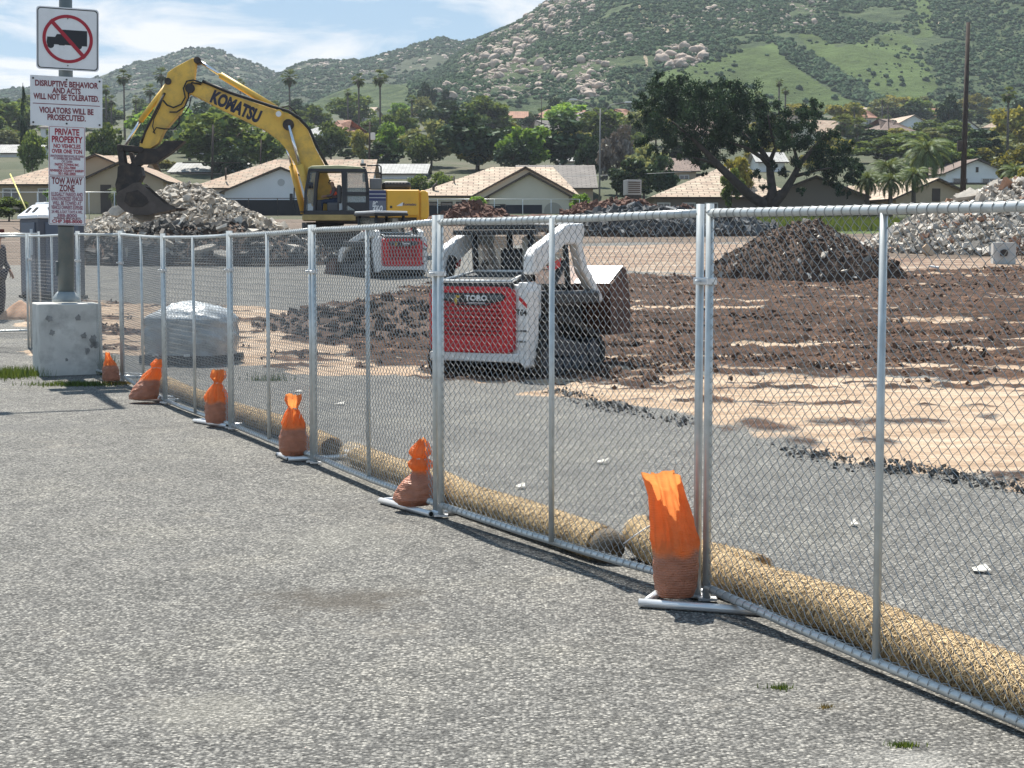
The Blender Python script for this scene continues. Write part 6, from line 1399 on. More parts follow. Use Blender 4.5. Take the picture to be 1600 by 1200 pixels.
# the big spreading tree
TY = 124.0; ts = TY / F; tb = ong(1192, TY)
st = empty('spreading_tree', tb); tag(st, 'big dark spreading tree with forked leaning trunks, right of centre', 'tree')
def tp(px, py, dy=0.0): v = at(px, py, TY + dy); return v - tb
m = MB()
limbs = [[(1198, 330, 0, .55), (1192, 318, 0, .42), (1172, 306, -.5, .36), (1150, 285, -1, .32), (1122, 258, -1.5, .27), (1105, 240, -1.6, .2), (1080, 215, -2, .12), (1050, 190, -2.4, .06)],
         [(1200, 325, 0, .45), (1207, 300, 0, .36), (1204, 275, .5, .3), (1202, 255, .8, .26), (1190, 236, 1, .2), (1172, 220, 1.4, .14), (1150, 196, 2, .08)],
         [(1204, 325, 0, .4), (1222, 305, -.3, .32), (1238, 280, -.4, .26), (1250, 256, -.2, .2), (1270, 232, .4, .14), (1290, 210, 1, .08)],
         [(1204, 262, .7, .2), (1190, 246, 0, .17), (1168, 232, -1, .12), (1140, 222, -1.4, .07)], [(1204, 250, .8, .18), (1212, 230, 1, .13), (1204, 205, .6, .09), (1200, 180, 0, .05)], [(1240, 276, -.4, .16), (1268, 268, -1, .1), (1300, 262, -1.6, .06)], [(1122, 258, -1.5, .15), (1100, 250, -2.4, .1), (1082, 246, -3, .05)], [(1248, 258, -.2, .14), (1240, 230, .6, .1), (1236, 200, 1.2, .06)]]
for lb in limbs: m.tube([tp(a, b, c) for a, b, c, r in lb], [r for *_, r in lb], 9)
m.build('trunk', mat('dark_bark', (.05, .04, .034), .95, var=.35, vscale=3, bump=.5, bscale=6), st, fix=False)
cl = [(1030, 140, 20), (1012, 155, 16), (1050, 150, 26), (1075, 142, 22), (1100, 148, 24), (1130, 150, 24), (1160, 150, 22), (1000, 168, 13), (1022, 178, 22), (1060, 178, 28), (1095, 180, 30), (1130, 182, 28), (1160, 178, 24), (1190, 172, 20), (1210, 178, 18), (1186, 158, 14),
      (1000, 190, 13), (1035, 205, 20), (1065, 212, 22), (1100, 215, 26), (1130, 212, 26), (1090, 240, 20), (1115, 240, 16), (1008, 222, 13), (1020, 236, 9), (1068, 238, 10), (1108, 258, 10), (1150, 208, 22), (1180, 200, 22), (1212, 205, 22), (1238, 200, 20), (1245, 180, 16), (1262, 175, 14), (1265, 200, 20), (1275, 160, 9), (1278, 168, 12),
      (1255, 222, 20), (1285, 225, 20), (1298, 212, 13), (1310, 240, 20), (1280, 248, 20), (1330, 250, 15), (1318, 268, 18), (1340, 272, 11), (1295, 272, 16), (1310, 294, 10), (1298, 286, 8), (1250, 245, 16), (1230, 222, 18), (1200, 225, 15), (1175, 228, 15), (1160, 232, 12), (1195, 292, 7), (1180, 270, 10), (1252, 298, 7), (1100, 272, 4), (1045, 168, 18), (1080, 164, 18), (1210, 258, 8), (1225, 264, 9), (1115, 165, 18), (1148, 165, 18), (1142, 135, 8), (1116, 134, 8), (1030, 124, 9), (1066, 126, 8), (1325, 232, 12), (1345, 262, 12), (1332, 282, 12), (1300, 262, 16), (1270, 262, 12), (1322, 300, 7), (1020, 195, 16), (1045, 225, 16), (1085, 228, 16), (1140, 228, 14)]
rp = np.random.default_rng(5); C = []; S = []
for (a, b, r) in cl:
    dy = rp.uniform(-2.6, 2.6); n = int(r * r * 2.6) + 60; sub = rp.normal(0, .52, (max(5, int(r / 2.2)), 3))
    v = sub[rp.integers(0, len(sub), n)] + rp.normal(0, .19, (n, 3)) * (1, 1, 1.35); R = r * ts
    c0 = tp(a, b, dy); C.append(np.array(c0) + v * np.array([R, R * 1.1, R * .8])); S.append(rp.uniform(.03, .075, n))
C = np.vstack(C); S = np.hstack(S); V, Fc = leafset(C, S, 8, up=.9, elong=1.9)
npmesh('crown', V, Fc, LM['pine'], st)
# strip of bright grass behind the mound
gp = np.array([ong(x, y)[:2] for x, y in ((1195, 90), (1385, 90), (1385, 112), (1195, 112))]); lo, hi = gp.min(0), gp.max(0)
n = 9000; x = rng.uniform(lo[0], hi[0], n); y = rng.uniform(lo[1], hi[1], n); z = gbase(x, y); a = rng.uniform(0, 6.28, n); h = rng.uniform(.15, .5, n); w = .04
V = np.stack([np.column_stack([x - w, y, z]), np.column_stack([x + w, y, z]), np.column_stack([x + np.cos(a) * h * .5, y + np.sin(a) * h * .5, z + h])], 1).reshape(-1, 3)
o = npmesh('grass', V, np.arange(3 * n).reshape(-1, 3), leafmat('tall_green_grass', (.09, .13, .03), .4, .4)); tag(o, 'strip of bright green grass beyond the dark mound', 'grass', kind='stuff')
# ------------------------------------------------------------------ excavator
M_yel = mat('excavator_yellow', (.74, .46, .075), .5, var=.08, vscale=1.5, dirt=(.26, .18, .08), dirt_amt=.55, dscale=1.6, spec=.5)
M_yel2 = mat('excavator_body_yellow', (.80, .42, .03), .42, var=.04, vscale=1.5, dirt=(.35, .22, .07), dirt_amt=.25, dscale=1.2)
M_deck = mat('dusty_deck', (.42, .30, .12), .8, var=.2, vscale=3)
M_frame = mat('cab_black', (.018, .02, .026), .45, spec=.5)
M_bucket = mat('bucket_steel', (.085, .07, .062), .6, .3, var=.25, vscale=3, dirt=(.17, .14, .12), dirt_amt=.5, dscale=2)
M_chrome = mat('chrome_rod', (.75, .76, .78), .18, .9)
M_hose = mat('hydraulic_hose', (.012, .012, .012), .6)
M_track = mat('track_steel', (.05, .045, .04), .8, .2, var=.4, vscale=6, dirt=(.20, .15, .11), dirt_amt=.7, dscale=2)
M_glass = glassmat('cab_glass', (.30, .36, .36), .28)
M_navyp = mat('navy_stripe', (.02, .03, .11), .4); M_greyp = mat('grey_panel', (.13, .15, .20), .45); M_wht = mat('white_decal', (.75, .76, .77), .4)
M_orange = mat('orange_red_vest', (.75, .09, .035), .6)
EY = 60.0; ES = EY / F / 1.0; EXC = at(505, 400, EY)
ex = empty('excavator', (EXC.x, EY, gz(0, EY) + .05), math.radians(4))
tag(ex, 'big yellow tracked excavator lettered KOMATSU, bucket resting on the left rubble pile', 'excavator')
e0z = CH - (ex.location.z); 
def ep(px, py):     # photo column/row -> local x,z on the machine's own mid plane
    p = at(px, py, EY); return (p.x - EXC.x, p.z - ex.location.z)
def EP(pts): return [ep(*p) for p in pts]
boom = [(298.7, 137), (304, 131), (320, 131), (362.7, 150), (426.7, 171), (450.7, 178), (466.7, 188), (481, 203), (493, 232), (509, 262), (521, 300), (524, 326), (505, 334), (488, 322), (478, 300), (470.8, 277.7), (461, 256), (450.7, 237.3), (437.3, 221), (416, 205), (389.3, 192), (346.7, 172), (309.3, 153), (300, 149)]
b = MB(); b.ext(EP(boom), -.33, .33); bo = b.build('boom', M_yel, ex, bevel=.03)
MB().tube([(p[0], -.36, p[1]) for p in EP([(320, 129.5), (362, 147), (428, 168.5), (452, 175.5), (470, 187), (484, 203), (497, 232), (513, 262)])], .055, 8).build('hose_run', M_hose, bo, fix=False)
for (px, py, r, mt) in ((437, 180, .16, M_yel), (452, 196.5, .20, M_steel), (301, 141, .17, M_steel)):
    x, z = ep(px, py); MB().tube([(x, -.42, z), (x, .42, z)], r, 20).build('pin_boss', mt, bo, fix=False)
x, z = ep(437, 180); MB().tube([(x, -.425, z), (x, -.44, z)], .10, 16).build('lamp_lens', M_wht, bo, fix=False)
x0, z0 = ep(334, 154); x1, z1 = ep(408, 187); ang = math.atan2(z1 - z0, x1 - x0)
o = text_mesh('KOMATSU', .60, bo, mat('boom_lettering', (.01, .012, .035), .5), ((x0 + x1) / 2, -.336, (z0 + z1) / 2 + .02), (0, 0, 0), bold=.055)
wd = max(v.co.x for v in o.data.vertices) - min(v.co.x for v in o.data.vertices); o.scale.x = math.hypot(x1 - x0, z1 - z0) / wd
o.rotation_euler = (Matrix.Rotation(-ang, 3, 'Y') @ Matrix.Rotation(math.pi / 2, 3, 'X')).to_euler()
arm = [(304, 93.3), (313.3, 93.5), (309.5, 101), (306, 131), (298.7, 149.3), (285.3, 178.7), (261.3, 206), (252, 226), (240, 234), (222.7, 234), (224, 224), (243, 180), (262.7, 130.7), (266, 116), (277.3, 108)]
b = MB(); b.ext(EP(arm), -.25, .25); ar = b.build('arm', M_yel, ex, bevel=.03)
for px, py in ((311.5, 97), (267, 130)):
    x, z = ep(px, py); MB().tube([(x, -.32, z), (x, .32, z)], .12, 16).build('pin_boss', M_steel, ar, fix=False)
def cyl(name, a, bmid, c, y, rb, rr):
    A, B, Cc = ep(*a), ep(*bmid), ep(*c); r = empty(name, (0, 0, 0)); r.parent = ex
    MB().tube([(A[0], y, A[1]), (B[0], y, B[1])], rb, 12).build('barrel', M_yel, r, fix=False)
    MB().tube([(B[0], y, B[1]), (Cc[0], y, Cc[1])], rr, 10).build('rod', M_chrome, r, fix=False); return r
cyl('arm_cylinder', (432, 170), (346, 118.5), (314, 97.5), -.0, .115, .06)
cyl('bucket_cylinder', (267, 131), (222.7, 191), (198.5, 231), -.0, .10, .058)
cyl('boom_cylinder', (487, 318), (470, 258.5), (453, 198), -.45, .12, .065)
cyl('boom_cylinder', (474, 333), (455.5, 258), (447, 226), .45, .12, .065)
MB().tube([(p[0], -.27, p[1]) for p in EP([(262, 148), (247, 178), (232, 208), (226, 226)])], .045, 6).build('grease_line', M_steel, ar, fix=False)
def hose(pts, r=.03, y=-.38): MB().tube([(p[0], y + .03 * math.sin(i), p[1]) for i, p in enumerate(EP(pts))], r, 6).build('hose', M_hose, ex, fix=False)
hose([(320, 133), (306, 128), (296, 130), (291, 141), (294, 155), (288, 166), (276, 171), (266, 167), (260, 160)])
hose([(318, 135), (304, 132), (298, 140), (299, 155), (293, 170), (281, 178), (270, 178)])
hose([(303, 154), (300, 168), (292, 180), (286, 186)], .02)
hose([(285, 184), (284, 196), (276, 204), (262, 204), (250, 202), (245, 210)], .025)
hose([(262, 150), (255, 170), (246, 188), (244, 200), (248, 212)], .02)
hose([(438, 170), (452, 166), (462, 176), (466, 184)], .03, -.2)
# linkage, thumb, coupler and bucket
def plate(nm, pts, y0, y1, mt=M_steel, bev=.015, par=None): return MB().ext(EP(pts), y0, y1).build(nm, mt, par or ex, bevel=bev)
plate('link_bar', [(190, 228), (224, 231), (224, 240), (190, 237)], -.36, -.26); plate('link_bar', [(190, 228), (224, 231), (224, 240), (190, 237)], .26, .36)
plate('link_rocker', [(189, 232), (198, 232), (203, 266), (194, 270)], -.34, -.24); plate('link_rocker', [(189, 232), (198, 232), (203, 266), (194, 270)], .24, .34)
for px, py in ((194, 234), (226, 236), (199, 266)):
    x, z = ep(px, py); MB().tube([(x, -.42, z), (x, .42, z)], .10, 12).build('link_pin', M_steel, ex, fix=False)
plate('thumb', [(226, 234), (250, 234), (262, 222), (293, 222), (272, 240), (247, 257), (226, 258), (215, 266), (207, 262)], -.30, .30)
plate('thumb_link', [(206, 240), (212, 240), (222, 264), (214, 268)], -.2, .2)
plate('quick_coupler', [(191, 262), (205, 257), (226, 262), (229, 276), (216, 298), (200, 312), (190, 309), (187, 290), (190, 278)], -.38, .38)
bk = MB(); outer = EP([(227.5, 287), (233, 292), (247, 305), (264, 319), (284, 327.5), (262, 332.5), (240, 337), (220, 337), (205, 332), (194, 322), (190.5, 310), (194, 302), (207, 295), (218, 288)])
for y0, y1 in ((-.80, -.76), (.76, .80)): bk.ext(outer, y0, y1)
path = [(233, 291), (218, 288.5), (205, 296), (194, 303), (191.5, 311), (195, 322), (206, 331), (221, 336), (240, 336), (262, 331.5), (282, 327)]
ps = EP(path); inn = EP([(px + (238 - px) * .06, py + (313 - py) * .10) for px, py in path])
for i in range(len(ps) - 1):
    q_ = [ps[i], ps[i + 1], inn[i + 1], inn[i]]; bk.ext(q_, -.765, .765)
bkt = bk.build('bucket', M_bucket, ex)
plate('side_panel', [(207, 303), (224, 299), (238, 310), (241, 318), (232, 325), (214, 325), (204, 317)], -.825, -.805, M_steel, .01, bkt)
for k in range(5):
    y = -.66 + k * .33; x, z = ep(281, 327.5); x2, z2 = ep(291, 326); MB().tube([(x, y, z), (x2, y, z2)], [.07, .025], 6).build('tooth', M_bucket, bkt, fix=False)
# upper body
def ebox(nm, x0, y0, x1, y1, Y0, Y1, mt, bev=.02, par=None):
    a = ep(x0, y0); b_ = ep(x1, y1); return MB().bx(min(a[0], b_[0]), max(a[0], b_[0]), Y0, Y1, min(a[1], b_[1]), max(a[1], b_[1])).build(nm, mt, par or ex, bevel=bev)
ebox('deck', 476, 337, 557, 346, -1.52, -.45, M_deck); ebox('main_frame', 496, 333, 650, 349, -1.35, 1.35, M_steel)
ebox('deck', 520, 337, 606, 346, .45, 1.5, M_deck)
ebox('stripe_panel', 577.5, 299, 603.5, 336, -1.48, -1.42, M_greyp)
for k, y in enumerate((300.5, 306.5, 311.5)): ebox('navy_stripe', 577.7, y, 603.3, y + (4.2 if k < 2 else 4), -1.487, -1.481, M_navyp, 0)
for k, y in enumerate((304.8, 310.7)): ebox('white_stripe', 577.7, y, 603.3, y + .7, -1.489, -1.482, M_wht, 0)
body = ebox('engine_body', 577.5, 298.5, 655, 341, -1.40, 1.45, M_yel2, .05)
ebox('side_door', 604.5, 299.5, 653.5, 338, -1.46, -1.402, M_yel2, .03)
cw = MB(); A = EP([(655, 299), (664, 299.5), (667.5, 303), (669, 318), (669, 340), (664, 345), (655, 344)]); cw.ext(A, -1.42, 1.42); cw.build('counterweight', M_yel2, ex, bevel=.08)
ebox('counterweight_skirt', 606, 339.5, 656, 345.5, -1.3, 1.3, M_yel2)
for t_, px, py, h_, w_ in (('PC', 586, 321, .26, 8), ('360', 589, 329, .34, 17), ('LC', 590, 336.2, .2, 8)):
    x, z = ep(px, py); o = text_mesh(t_, h_, ex, M_wht, (x, -1.4895, z), RX, bold=.03, shear=.25); wd = max(v.co.x for v in o.data.vertices) - min(v.co.x for v in o.data.vertices); o.scale.x = w_ * ES / wd
x, z = ep(637, 321); text_mesh('Komatsu', .13, ex, M_navyp, (x + .05, -1.462, z), RX, bold=.03)
m = MB(); m.ext([(x - .42, z - .06), (x - .18, z + .08), (x - .2, z - .06)], -1.4625, -1.461); m.build('dealer_mark', M_wht, ex)
x, z = ep(611, 325); MB().box((x, -1.465, z), (.08, .015, .08)).build('door_latch', M_frame, ex)
ebox('engine_hood', 597, 284.5, 641.5, 298.5, -.9, 1.1, mat('hood_black', (.03, .032, .035), .45), .12)
ebox('hood_step', 578, 281, 597, 298, -1.25, 1.0, mat('grey_grille', (.16, .165, .17), .6), .03)
for k in range(7): ebox('hood_louvre', 601 + k * 5, 286.5, 604 + k * 5, 288.5, -.915, -.895, M_greyp, 0)
r_h = MB(); 
pts = [ep(574, 261.5), ep(592, 260.5), ep(595.5, 263), ep(596, 296)]
MB().tube([(p[0], -1.2, p[1]) for p in pts], .03, 6).build('hand_rail', M_frame, ex, fix=False)
pts = [ep(574, 272), ep(595.5, 272.5)]; MB().tube([(p[0], -1.2, p[1]) for p in pts], .025, 6).build('hand_rail', M_frame, ex, fix=False)
ebox('work_lamp', 563, 256, 572, 260, -.6, -.3, M_frame); ebox('exhaust_stack', 566, 260, 571, 284, -.1, .15, M_frame); 
ebox('beacon', 564.5, 250.5, 568.5, 256, -.5, -.4, M_wht, .01)
# cab
cab = empty('cab', (0, 0, 0)); cab.parent = ex
YN, YF = -1.46, -.48
def cpoly(nm, pts, y, t, mt, bev=.012): return MB().ext(EP(pts), y - t, y + t).build(nm, mt, cab, bevel=bev)
roof = [(484, 266), (490, 262.6), (530, 261.3), (563, 263.5), (572.5, 268), (574, 272), (486, 270)]
MB().ext(EP(roof), YN, YF).build('roof', mat('cab_roof', (.40, .40, .22), .5, var=.15), cab, bevel=.03)
for y in (YN + .04, YF - .04):
    cpoly('front_pillar', [(485, 268), (489.5, 268), (483.5, 302), (481.5, 336), (478, 336), (479, 302)], y, .035, M_frame)
    cpoly('door_pillar', [(497, 270), (501, 270), (497.5, 296), (496, 335), (492, 335), (494, 296)], y, .03, M_frame)
    cpoly('middle_pillar', [(535, 268), (543.5, 268), (543.5, 335), (537, 335)], y, .04, M_frame)
    cpoly('rear_pillar', [(570, 268), (574.5, 272), (577.5, 300), (578.5, 335), (572.5, 335), (572.5, 300)], y, .04, M_frame)
    cpoly('roof_rail', [(486, 266.5), (573, 266.5), (574.5, 272), (486, 271.5)], y, .045, M_frame)
    cpoly('waist_rail', [(540, 302), (577, 302), (577, 307.5), (540, 307.5)], y, .04, M_frame)
    cpoly('sill', [(478, 330.5), (578.5, 330.5), (578.5, 337), (478, 337)], y, .045, M_frame)
    cpoly('rear_pane', [(543.5, 271), (571, 271), (572.5, 302), (543.5, 302)], y, .006, M_glass, 0)
    cpoly('lower_pane', [(543.5, 307.5), (573, 307.5), (573, 330.5), (543.5, 330.5)], y, .006, M_glass, 0)
cpoly('front_quarter_pane', [(487, 271), (497, 271), (494, 296), (492.5, 330), (482, 330), (484, 302)], YN + .04, .006, M_glass, 0)
cpoly('lower_door_panel', [(543.5, 318), (573, 318), (573, 330.5), (557, 330.5), (543.5, 322)], YN + .04, .02, M_frame)
x0, z0 = ep(487, 268); x1, z1 = ep(480, 336); MB().add([(x0, YN, z0), (x0, YF, z0), (x1, YF, z1), (x1, YN, z1)], [(0, 1, 2, 3)]).build('windscreen', M_glass, cab)
ebox('cab_floor', 480, 333, 577, 337, YN + .05, YF - .05, M_frame, 0, cab)
ebox('console', 497, 314, 505, 333, -1.2, -.75, M_frame, .02, cab)
ebox('seat_base', 513, 318, 531, 332, -1.25, -.72, mat('grey_seat', (.10, .10, .105), .8), .05, cab); ebox('seat_back', 528, 291, 535, 319, -1.22, -.75, mat('grey_seat', (.1, .1, .1), .8), .05, cab)
MB().tube([(ep(489, 288)[0], YN - .05, ep(489, 288)[1]), (ep(489, 297)[0], YN - .05, ep(489, 297)[1])], .085, 10).build('wing_mirror', M_frame, cab, fix=False)
MB().tube([(p[0], YN - .02, p[1]) for p in EP([(464, 296), (463, 325), (466, 333), (480, 333)])], .025, 6).build('entry_rail', M_frame, ex, fix=False)
ebox('mirror', 457, 305, 462, 318, YN - .1, YN - .02, M_frame, .02)
# operator
ox, oz = ep(523, 318)
wloc = ex.matrix_world
ex_m = Matrix.Translation(ex.location) @ Matrix.Rotation(math.radians(4), 4, 'Z')
opl = ex_m @ Vector((ox, -1.0, oz - .52))
Jsit = dict(pelvis=(0, .05, .58), waist=(0, .06, .70), chest=(0, .03, .93), neck=(0, -.02, 1.07), headbase=(0, -.05, 1.13), headtop=(0, -.07, 1.27), shL=(.19, .02, 1.0), elL=(.26, -.05, .76), wrL=(.22, -.28, .74), haL=(.21, -.35, .74),
            shR=(-.19, .02, 1.0), elR=(-.26, -.05, .76), wrR=(-.22, -.28, .74), haR=(-.21, -.35, .74), hipL=(.1, 0, .56), knL=(.13, -.42, .56), anL=(.13, -.48, .14), toL=(.14, -.62, .08), hipR=(-.1, 0, .56), knR=(-.13, -.42, .56), anR=(-.13, -.48, .14), toR=(-.14, -.62, .08), face=(0, -1, 0))
person(opl, math.radians(4 - 90), 'operator in an orange safety vest and dark cap seated in the excavator cab', Jsit, (mat('grey_shirt', (.10, .07, .07), .9), M_jean), cap=M_blk, vest=M_orange)
# undercarriage
def trk(nm, y, L0, L1, hgt, wdt, parent, mt, shoes=46, r=.42, z0=.0):
    """a track loop: flat bottom, rounded ends, each shoe modelled"""
    root = empty(nm, (0, 0, 0)); root.parent = parent
    P = []; n = shoes; Ls = L1 - L0 - 2 * r; per = 2 * Ls + 2 * math.pi * r
    def pt(s):
        s %= per
        if s < Ls: return (L0 + r + s, z0), 0
        s -= Ls
        if s < math.pi * r: a = s / r; return (L1 - r + math.sin(a) * r, z0 + r - math.cos(a) * r), a
        s -= math.pi * r
        if s < Ls: return (L1 - r - s, z0 + 2 * r), math.pi
        s -= Ls; a = s / r; return (L0 + r - math.sin(a) * r, z0 + r + math.cos(a) * r), math.pi + a
    m = MB(); st = per / n
    for k in range(n):
        (x, z), a = pt(k * st); R_ = Matrix.Rotation(-a, 3, 'Y')
        m.box((x, y, z + .02), (st * .92, wdt, .05), rot=R_); m.box(Vector((x, y, z + .02)) + R_ @ Vector((0, 0, -.04)), (.03, wdt, .05), rot=R_)
    m.build('track_shoes', mt, root)
    m = MB(); m.ext([pt(per * k / 60)[0] for k in range(60)], y - wdt * .30, y + wdt * .30); m.v = [(v[0], v[1], v[2]) for v in m.v]; m.build('track_frame', M_steel, root)
    for k in range(7):
        x = L0 + r + Ls * k / 6; MB().tube([(x, y - wdt * .42, z0 + .2), (x, y + wdt * .42, z0 + .2)], .16, 14).build('roller', M_steel, root, fix=False)
    for x in (L0 + r, L1 - r): MB().tube([(x, y - wdt * .40, z0 + r), (x, y + wdt * .40, z0 + r)], r * .85, 20).build('idler_wheel', M_steel, root, fix=False)
    return root
uc = empty('undercarriage', (0, 0, 0), math.radians(14)); uc.parent = ex
MB().tube([(0, 0, .45), (0, 0, 1.18)], .75, 24).build('slew_ring', M_steel, uc, fix=False)
MB().bx(-1.2, 1.2, -1.0, 1.0, .4, .85).build('car_body', M_steel, uc, bevel=.05)
def flat_children(root):   # keep to thing > part > sub-part
    pass
for y in (-1.3, 1.3):
    t = trk('track', y, -2.6, 2.5, 1, .6, uc, M_track)
# undercarriage pieces become direct parts
for ch in list(uc.children):
    M_ = uc.matrix_basis.copy(); ch.parent = ex; ch.matrix_basis = M_ @ ch.matrix_basis
bpy.data.objects.remove(uc)

# ------------------------------------------------------------------ compact track loaders
M_lw = mat('loader_white', (.76, .76, .75), .42, var=.05, vscale=4, dirt=(.45, .36, .28), dirt_amt=.35, dscale=4)
M_lr = mat('loader_red', (.56, .012, .02), .35, var=.05, vscale=4, dirt=(.25, .03, .03), dirt_amt=.3, dscale=5)
M_lb = mat('loader_black', (.018, .018, .02), .5, spec=.5)
M_rub = mat('rubber_track', (.022, .021, .021), .85, var=.3, vscale=10, dirt=(.13, .09, .06), dirt_amt=.5, dscale=4)
M_bkbrown = mat('rusty_bucket', (.095, .04, .025), .6, .2, var=.25, vscale=4, dirt=(.035, .02, .015), dirt_amt=.6, dscale=2.5)
M_bkglint = mat('bucket_top_glint', (.42, .42, .43), .45, .3)  # pale colour that paints the bright reflection on the bucket's top
M_gold = mat('gold_emblem', (.55, .36, .06), .45)
M_lamp = mat('smoked_lamp', (.10, .11, .12), .25)
def loader(loc, rz, label, arms, bucket_z, bucket_tilt, band, side_txt, near):
    L_ = empty('track_loader', loc, rz); tag(L_, label, 'track loader')
    def P(nm, mb, mt, bev=.012, par=None): return mb.build(nm, mt, par or L_, bevel=bev)
    P('chassis', MB().bx(-.48, .48, .12, 2.25, .28, 1.15), M_lb, .03)
    # rear housing: white shell, red tailgate with rounded corners, dark band across its top
    P('rear_shell', MB().bx(-.68, .68, .0, .62, .34, 1.27), M_lw, .04)
    P('rear_bumper', MB().ext([(-.69, .24), (.69, .24), (.69, .36), (-.69, .36)], -.06, .05, 'xz'), M_lw, .02)
    tg = P('tailgate', MB().ext([(p[0] - .035, p[1] + .80) for p in rrect(1.30, .88, .11)], -.075, .02, 'xz'), M_lr, .02)
    for k in range(9): P('grille_slat', MB().box((-.02, -.079, .60 + k * .052), (.96 - .02 * abs(k - 4), .016, .020), rot=Matrix.Rotation(.5, 3, 'X')), mat('grille_dark_red', (.26, .008, .012), .5), 0, tg)
    pb = [(-.50, 1.11), (-.44, 1.155), (.44, 1.155), (.50, 1.11), (.46, 1.05), (.33, 1.03), (.24, .985), (-.24, .985), (-.33, 1.03), (-.46, 1.05)]
    bd = P('badge_band', MB().ext(pb, -.086, -.07, 'xz'), M_lb, .006, tg)
    for s in (-1, 1): P('tail_lamp', MB().ext([(s * .46, 1.125), (s * .30, 1.13), (s * .24, 1.10), (s * .30, 1.065), (s * .44, 1.07)], -.094, -.084, 'xz'), M_lamp, .004, tg)
    text_mesh(band[0], .095, L_, M_wht, (.06, -.0885, 1.085), RX, bold=.05, sx=1.25); text_mesh(band[1], .026, L_, M_wht, (.06, -.0885, 1.02), RX, bold=.03, sx=1.2)
    P('gold_emblem', MB().ext([(-.34, 1.12), (-.17, 1.12), (-.205, 1.09), (-.235, 1.09), (-.235, 1.01), (-.255, .99), (-.275, 1.01), (-.275, 1.09), (-.305, 1.09)], -.0885, -.0855, 'xz'), M_gold, 0)
    for s in (-1, 1):
        P('reflector', MB().tube([(s * .62, -.078, .44), (s * .62, -.088, .44)], .035, 12), M_red, 0)
        if s > 0 or not near: P('corner_panel', MB().ext([(s * .63, .30), (s * .76, .16), (s * .80, .20), (s * .80, 1.18), (s * .76, 1.30), (s * .66, 1.30)], -.03, .30, 'xz'), M_lw, .02)
    x = .715
    text_mesh(side_txt, .11, L_, M_lb, (x, -.034, .90), RX, bold=.04, sx=.9); text_mesh('ALL-WHEEL', .032, L_, M_lb, (x, -.034, .66), RX, bold=.03, sx=1); text_mesh('STEER 24', .032, L_, M_lb, (x, -.034, .52), RX, bold=.03)
    P('red_flag_decal', MB().ext([(.68, 1.12), (.80, 1.02), (.80, .96), (.68, 1.06)], -.037, -.032, 'xz'), M_lr, 0)
    # hood: sloping black grille in a white frame
    P('hood_grille', MB().add([(-.52, .02, 1.30), (.52, .02, 1.30), (.42, .70, 1.42), (-.42, .70, 1.42), (-.52, .02, 1.24), (.52, .02, 1.24), (.42, .70, 1.2), (-.42, .70, 1.2)], [(0, 1, 2, 3), (0, 4, 5, 1), (1, 5, 6, 2), (2, 6, 7, 3), (3, 7, 4, 0)]), mat('screen_mesh', (.05, .055, .06), .6, .3, island=0, bump=1.0, bscale=90), 0)
    for a, b_ in (((-.54, .0, 1.31), (.54, .0, 1.31)), ((-.54, .0, 1.31), (-.43, .72, 1.435)), ((.54, .0, 1.31), (.43, .72, 1.435)), ((-.43, .72, 1.435), (.43, .72, 1.435))): P('hood_frame', MB().tube([a, b_], .022, 6), M_lw, 0)
    P('hood_lip', MB().bx(-.60, .60, -.05, .0, 1.21, 1.295), M_lb, .01)
    # cab
    for sx_ in (-1, 1):
        P('cab_pillar', MB().tube([(sx_ * .44, .78, 1.3), (sx_ * .44, .72, 1.98)], .045, 8), M_lb, 0)
        P('cab_pillar', MB().tube([(sx_ * .46, 1.85, .95), (sx_ * .44, 1.72, 1.98)], .045, 8), M_lb, 0)
        P('side_screen', MB().bx(sx_ * .455 - .006, sx_ * .455 + .006, .80, 1.80, 1.2, 1.92), glassmat('smoked_glass', (.05, .06, .06), .45), 0)
    P('cab_roof', MB().bx(-.56, .56, .62, 1.88, 1.98, 2.06), M_lb, .03); P('roof_cap', MB().bx(-.54, .54, .64, 1.86, 2.062, 2.13), M_lw, .02)
    if near: P('rear_roof_beam', MB().bx(-.70, .60, .58, .66, 1.93, 2.0), M_lb, .01)
    sc_ = MB()
    for k in range(9): sc_.tube([(-.27 + k * .05, 1.80, 1.42), (-.27 + k * .05, 1.80, 1.92)], .005, 4)
    for k in range(8): sc_.tube([(-.30, 1.80, 1.45 + k * .062), (.16, 1.80, 1.45 + k * .062)], .006, 4)
    P('window_grid', sc_, M_lw, 0)
    P('seat', MB().bx(-.2, .22, 1.0, 1.2, 1.15, 1.75), M_lb, .05)
    P('head_rest', MB().bx(.20, .40, .90, 1.0, 1.45, 1.92), mat('beige_canvas', (.5, .48, .42), .8), .05)
    # lift arms
    for s in (-1, 1):
        a = P('lift_arm', MB().ext(arms, s * .71 - .075, s * .71 + .075, 'yz'), M_lw, .03)
        P('red_stripe', MB().ext([(.55, 1.50), (.95, 1.62), (.93, 1.50), (.62, 1.42)], s * .71 + (.077 if s > 0 else -.079), s * .71 + (.079 if s > 0 else -.077), 'yz'), M_lr, 0, a)
        P('rear_link', MB().ext([(.10, 1.05), (.28, 1.05), (.50, 1.62), (.34, 1.66)], s * .60 - .03, s * .60 + .03, 'yz'), M_lb, .01)
        P('lift_cylinder', MB().tube([(s * .62, .55, .80), (s * .62, 1.35, 1.55)], .05, 10), M_lb, 0)
        P('mudguard', MB().bx(s * .70 - .17, s * .70 + .17, .62, 2.0, .98, 1.16), M_lb, .03)
    P('arm_crossbeam', MB().tube([(-.7, 2.2, bucket_z + .5), (.7, 2.2, bucket_z + .5)], .07, 10), M_lb, 0)
    P('warning_label', MB().bx(.84, .846, .95, 1.12, .98, 1.05), M_wht, 0)
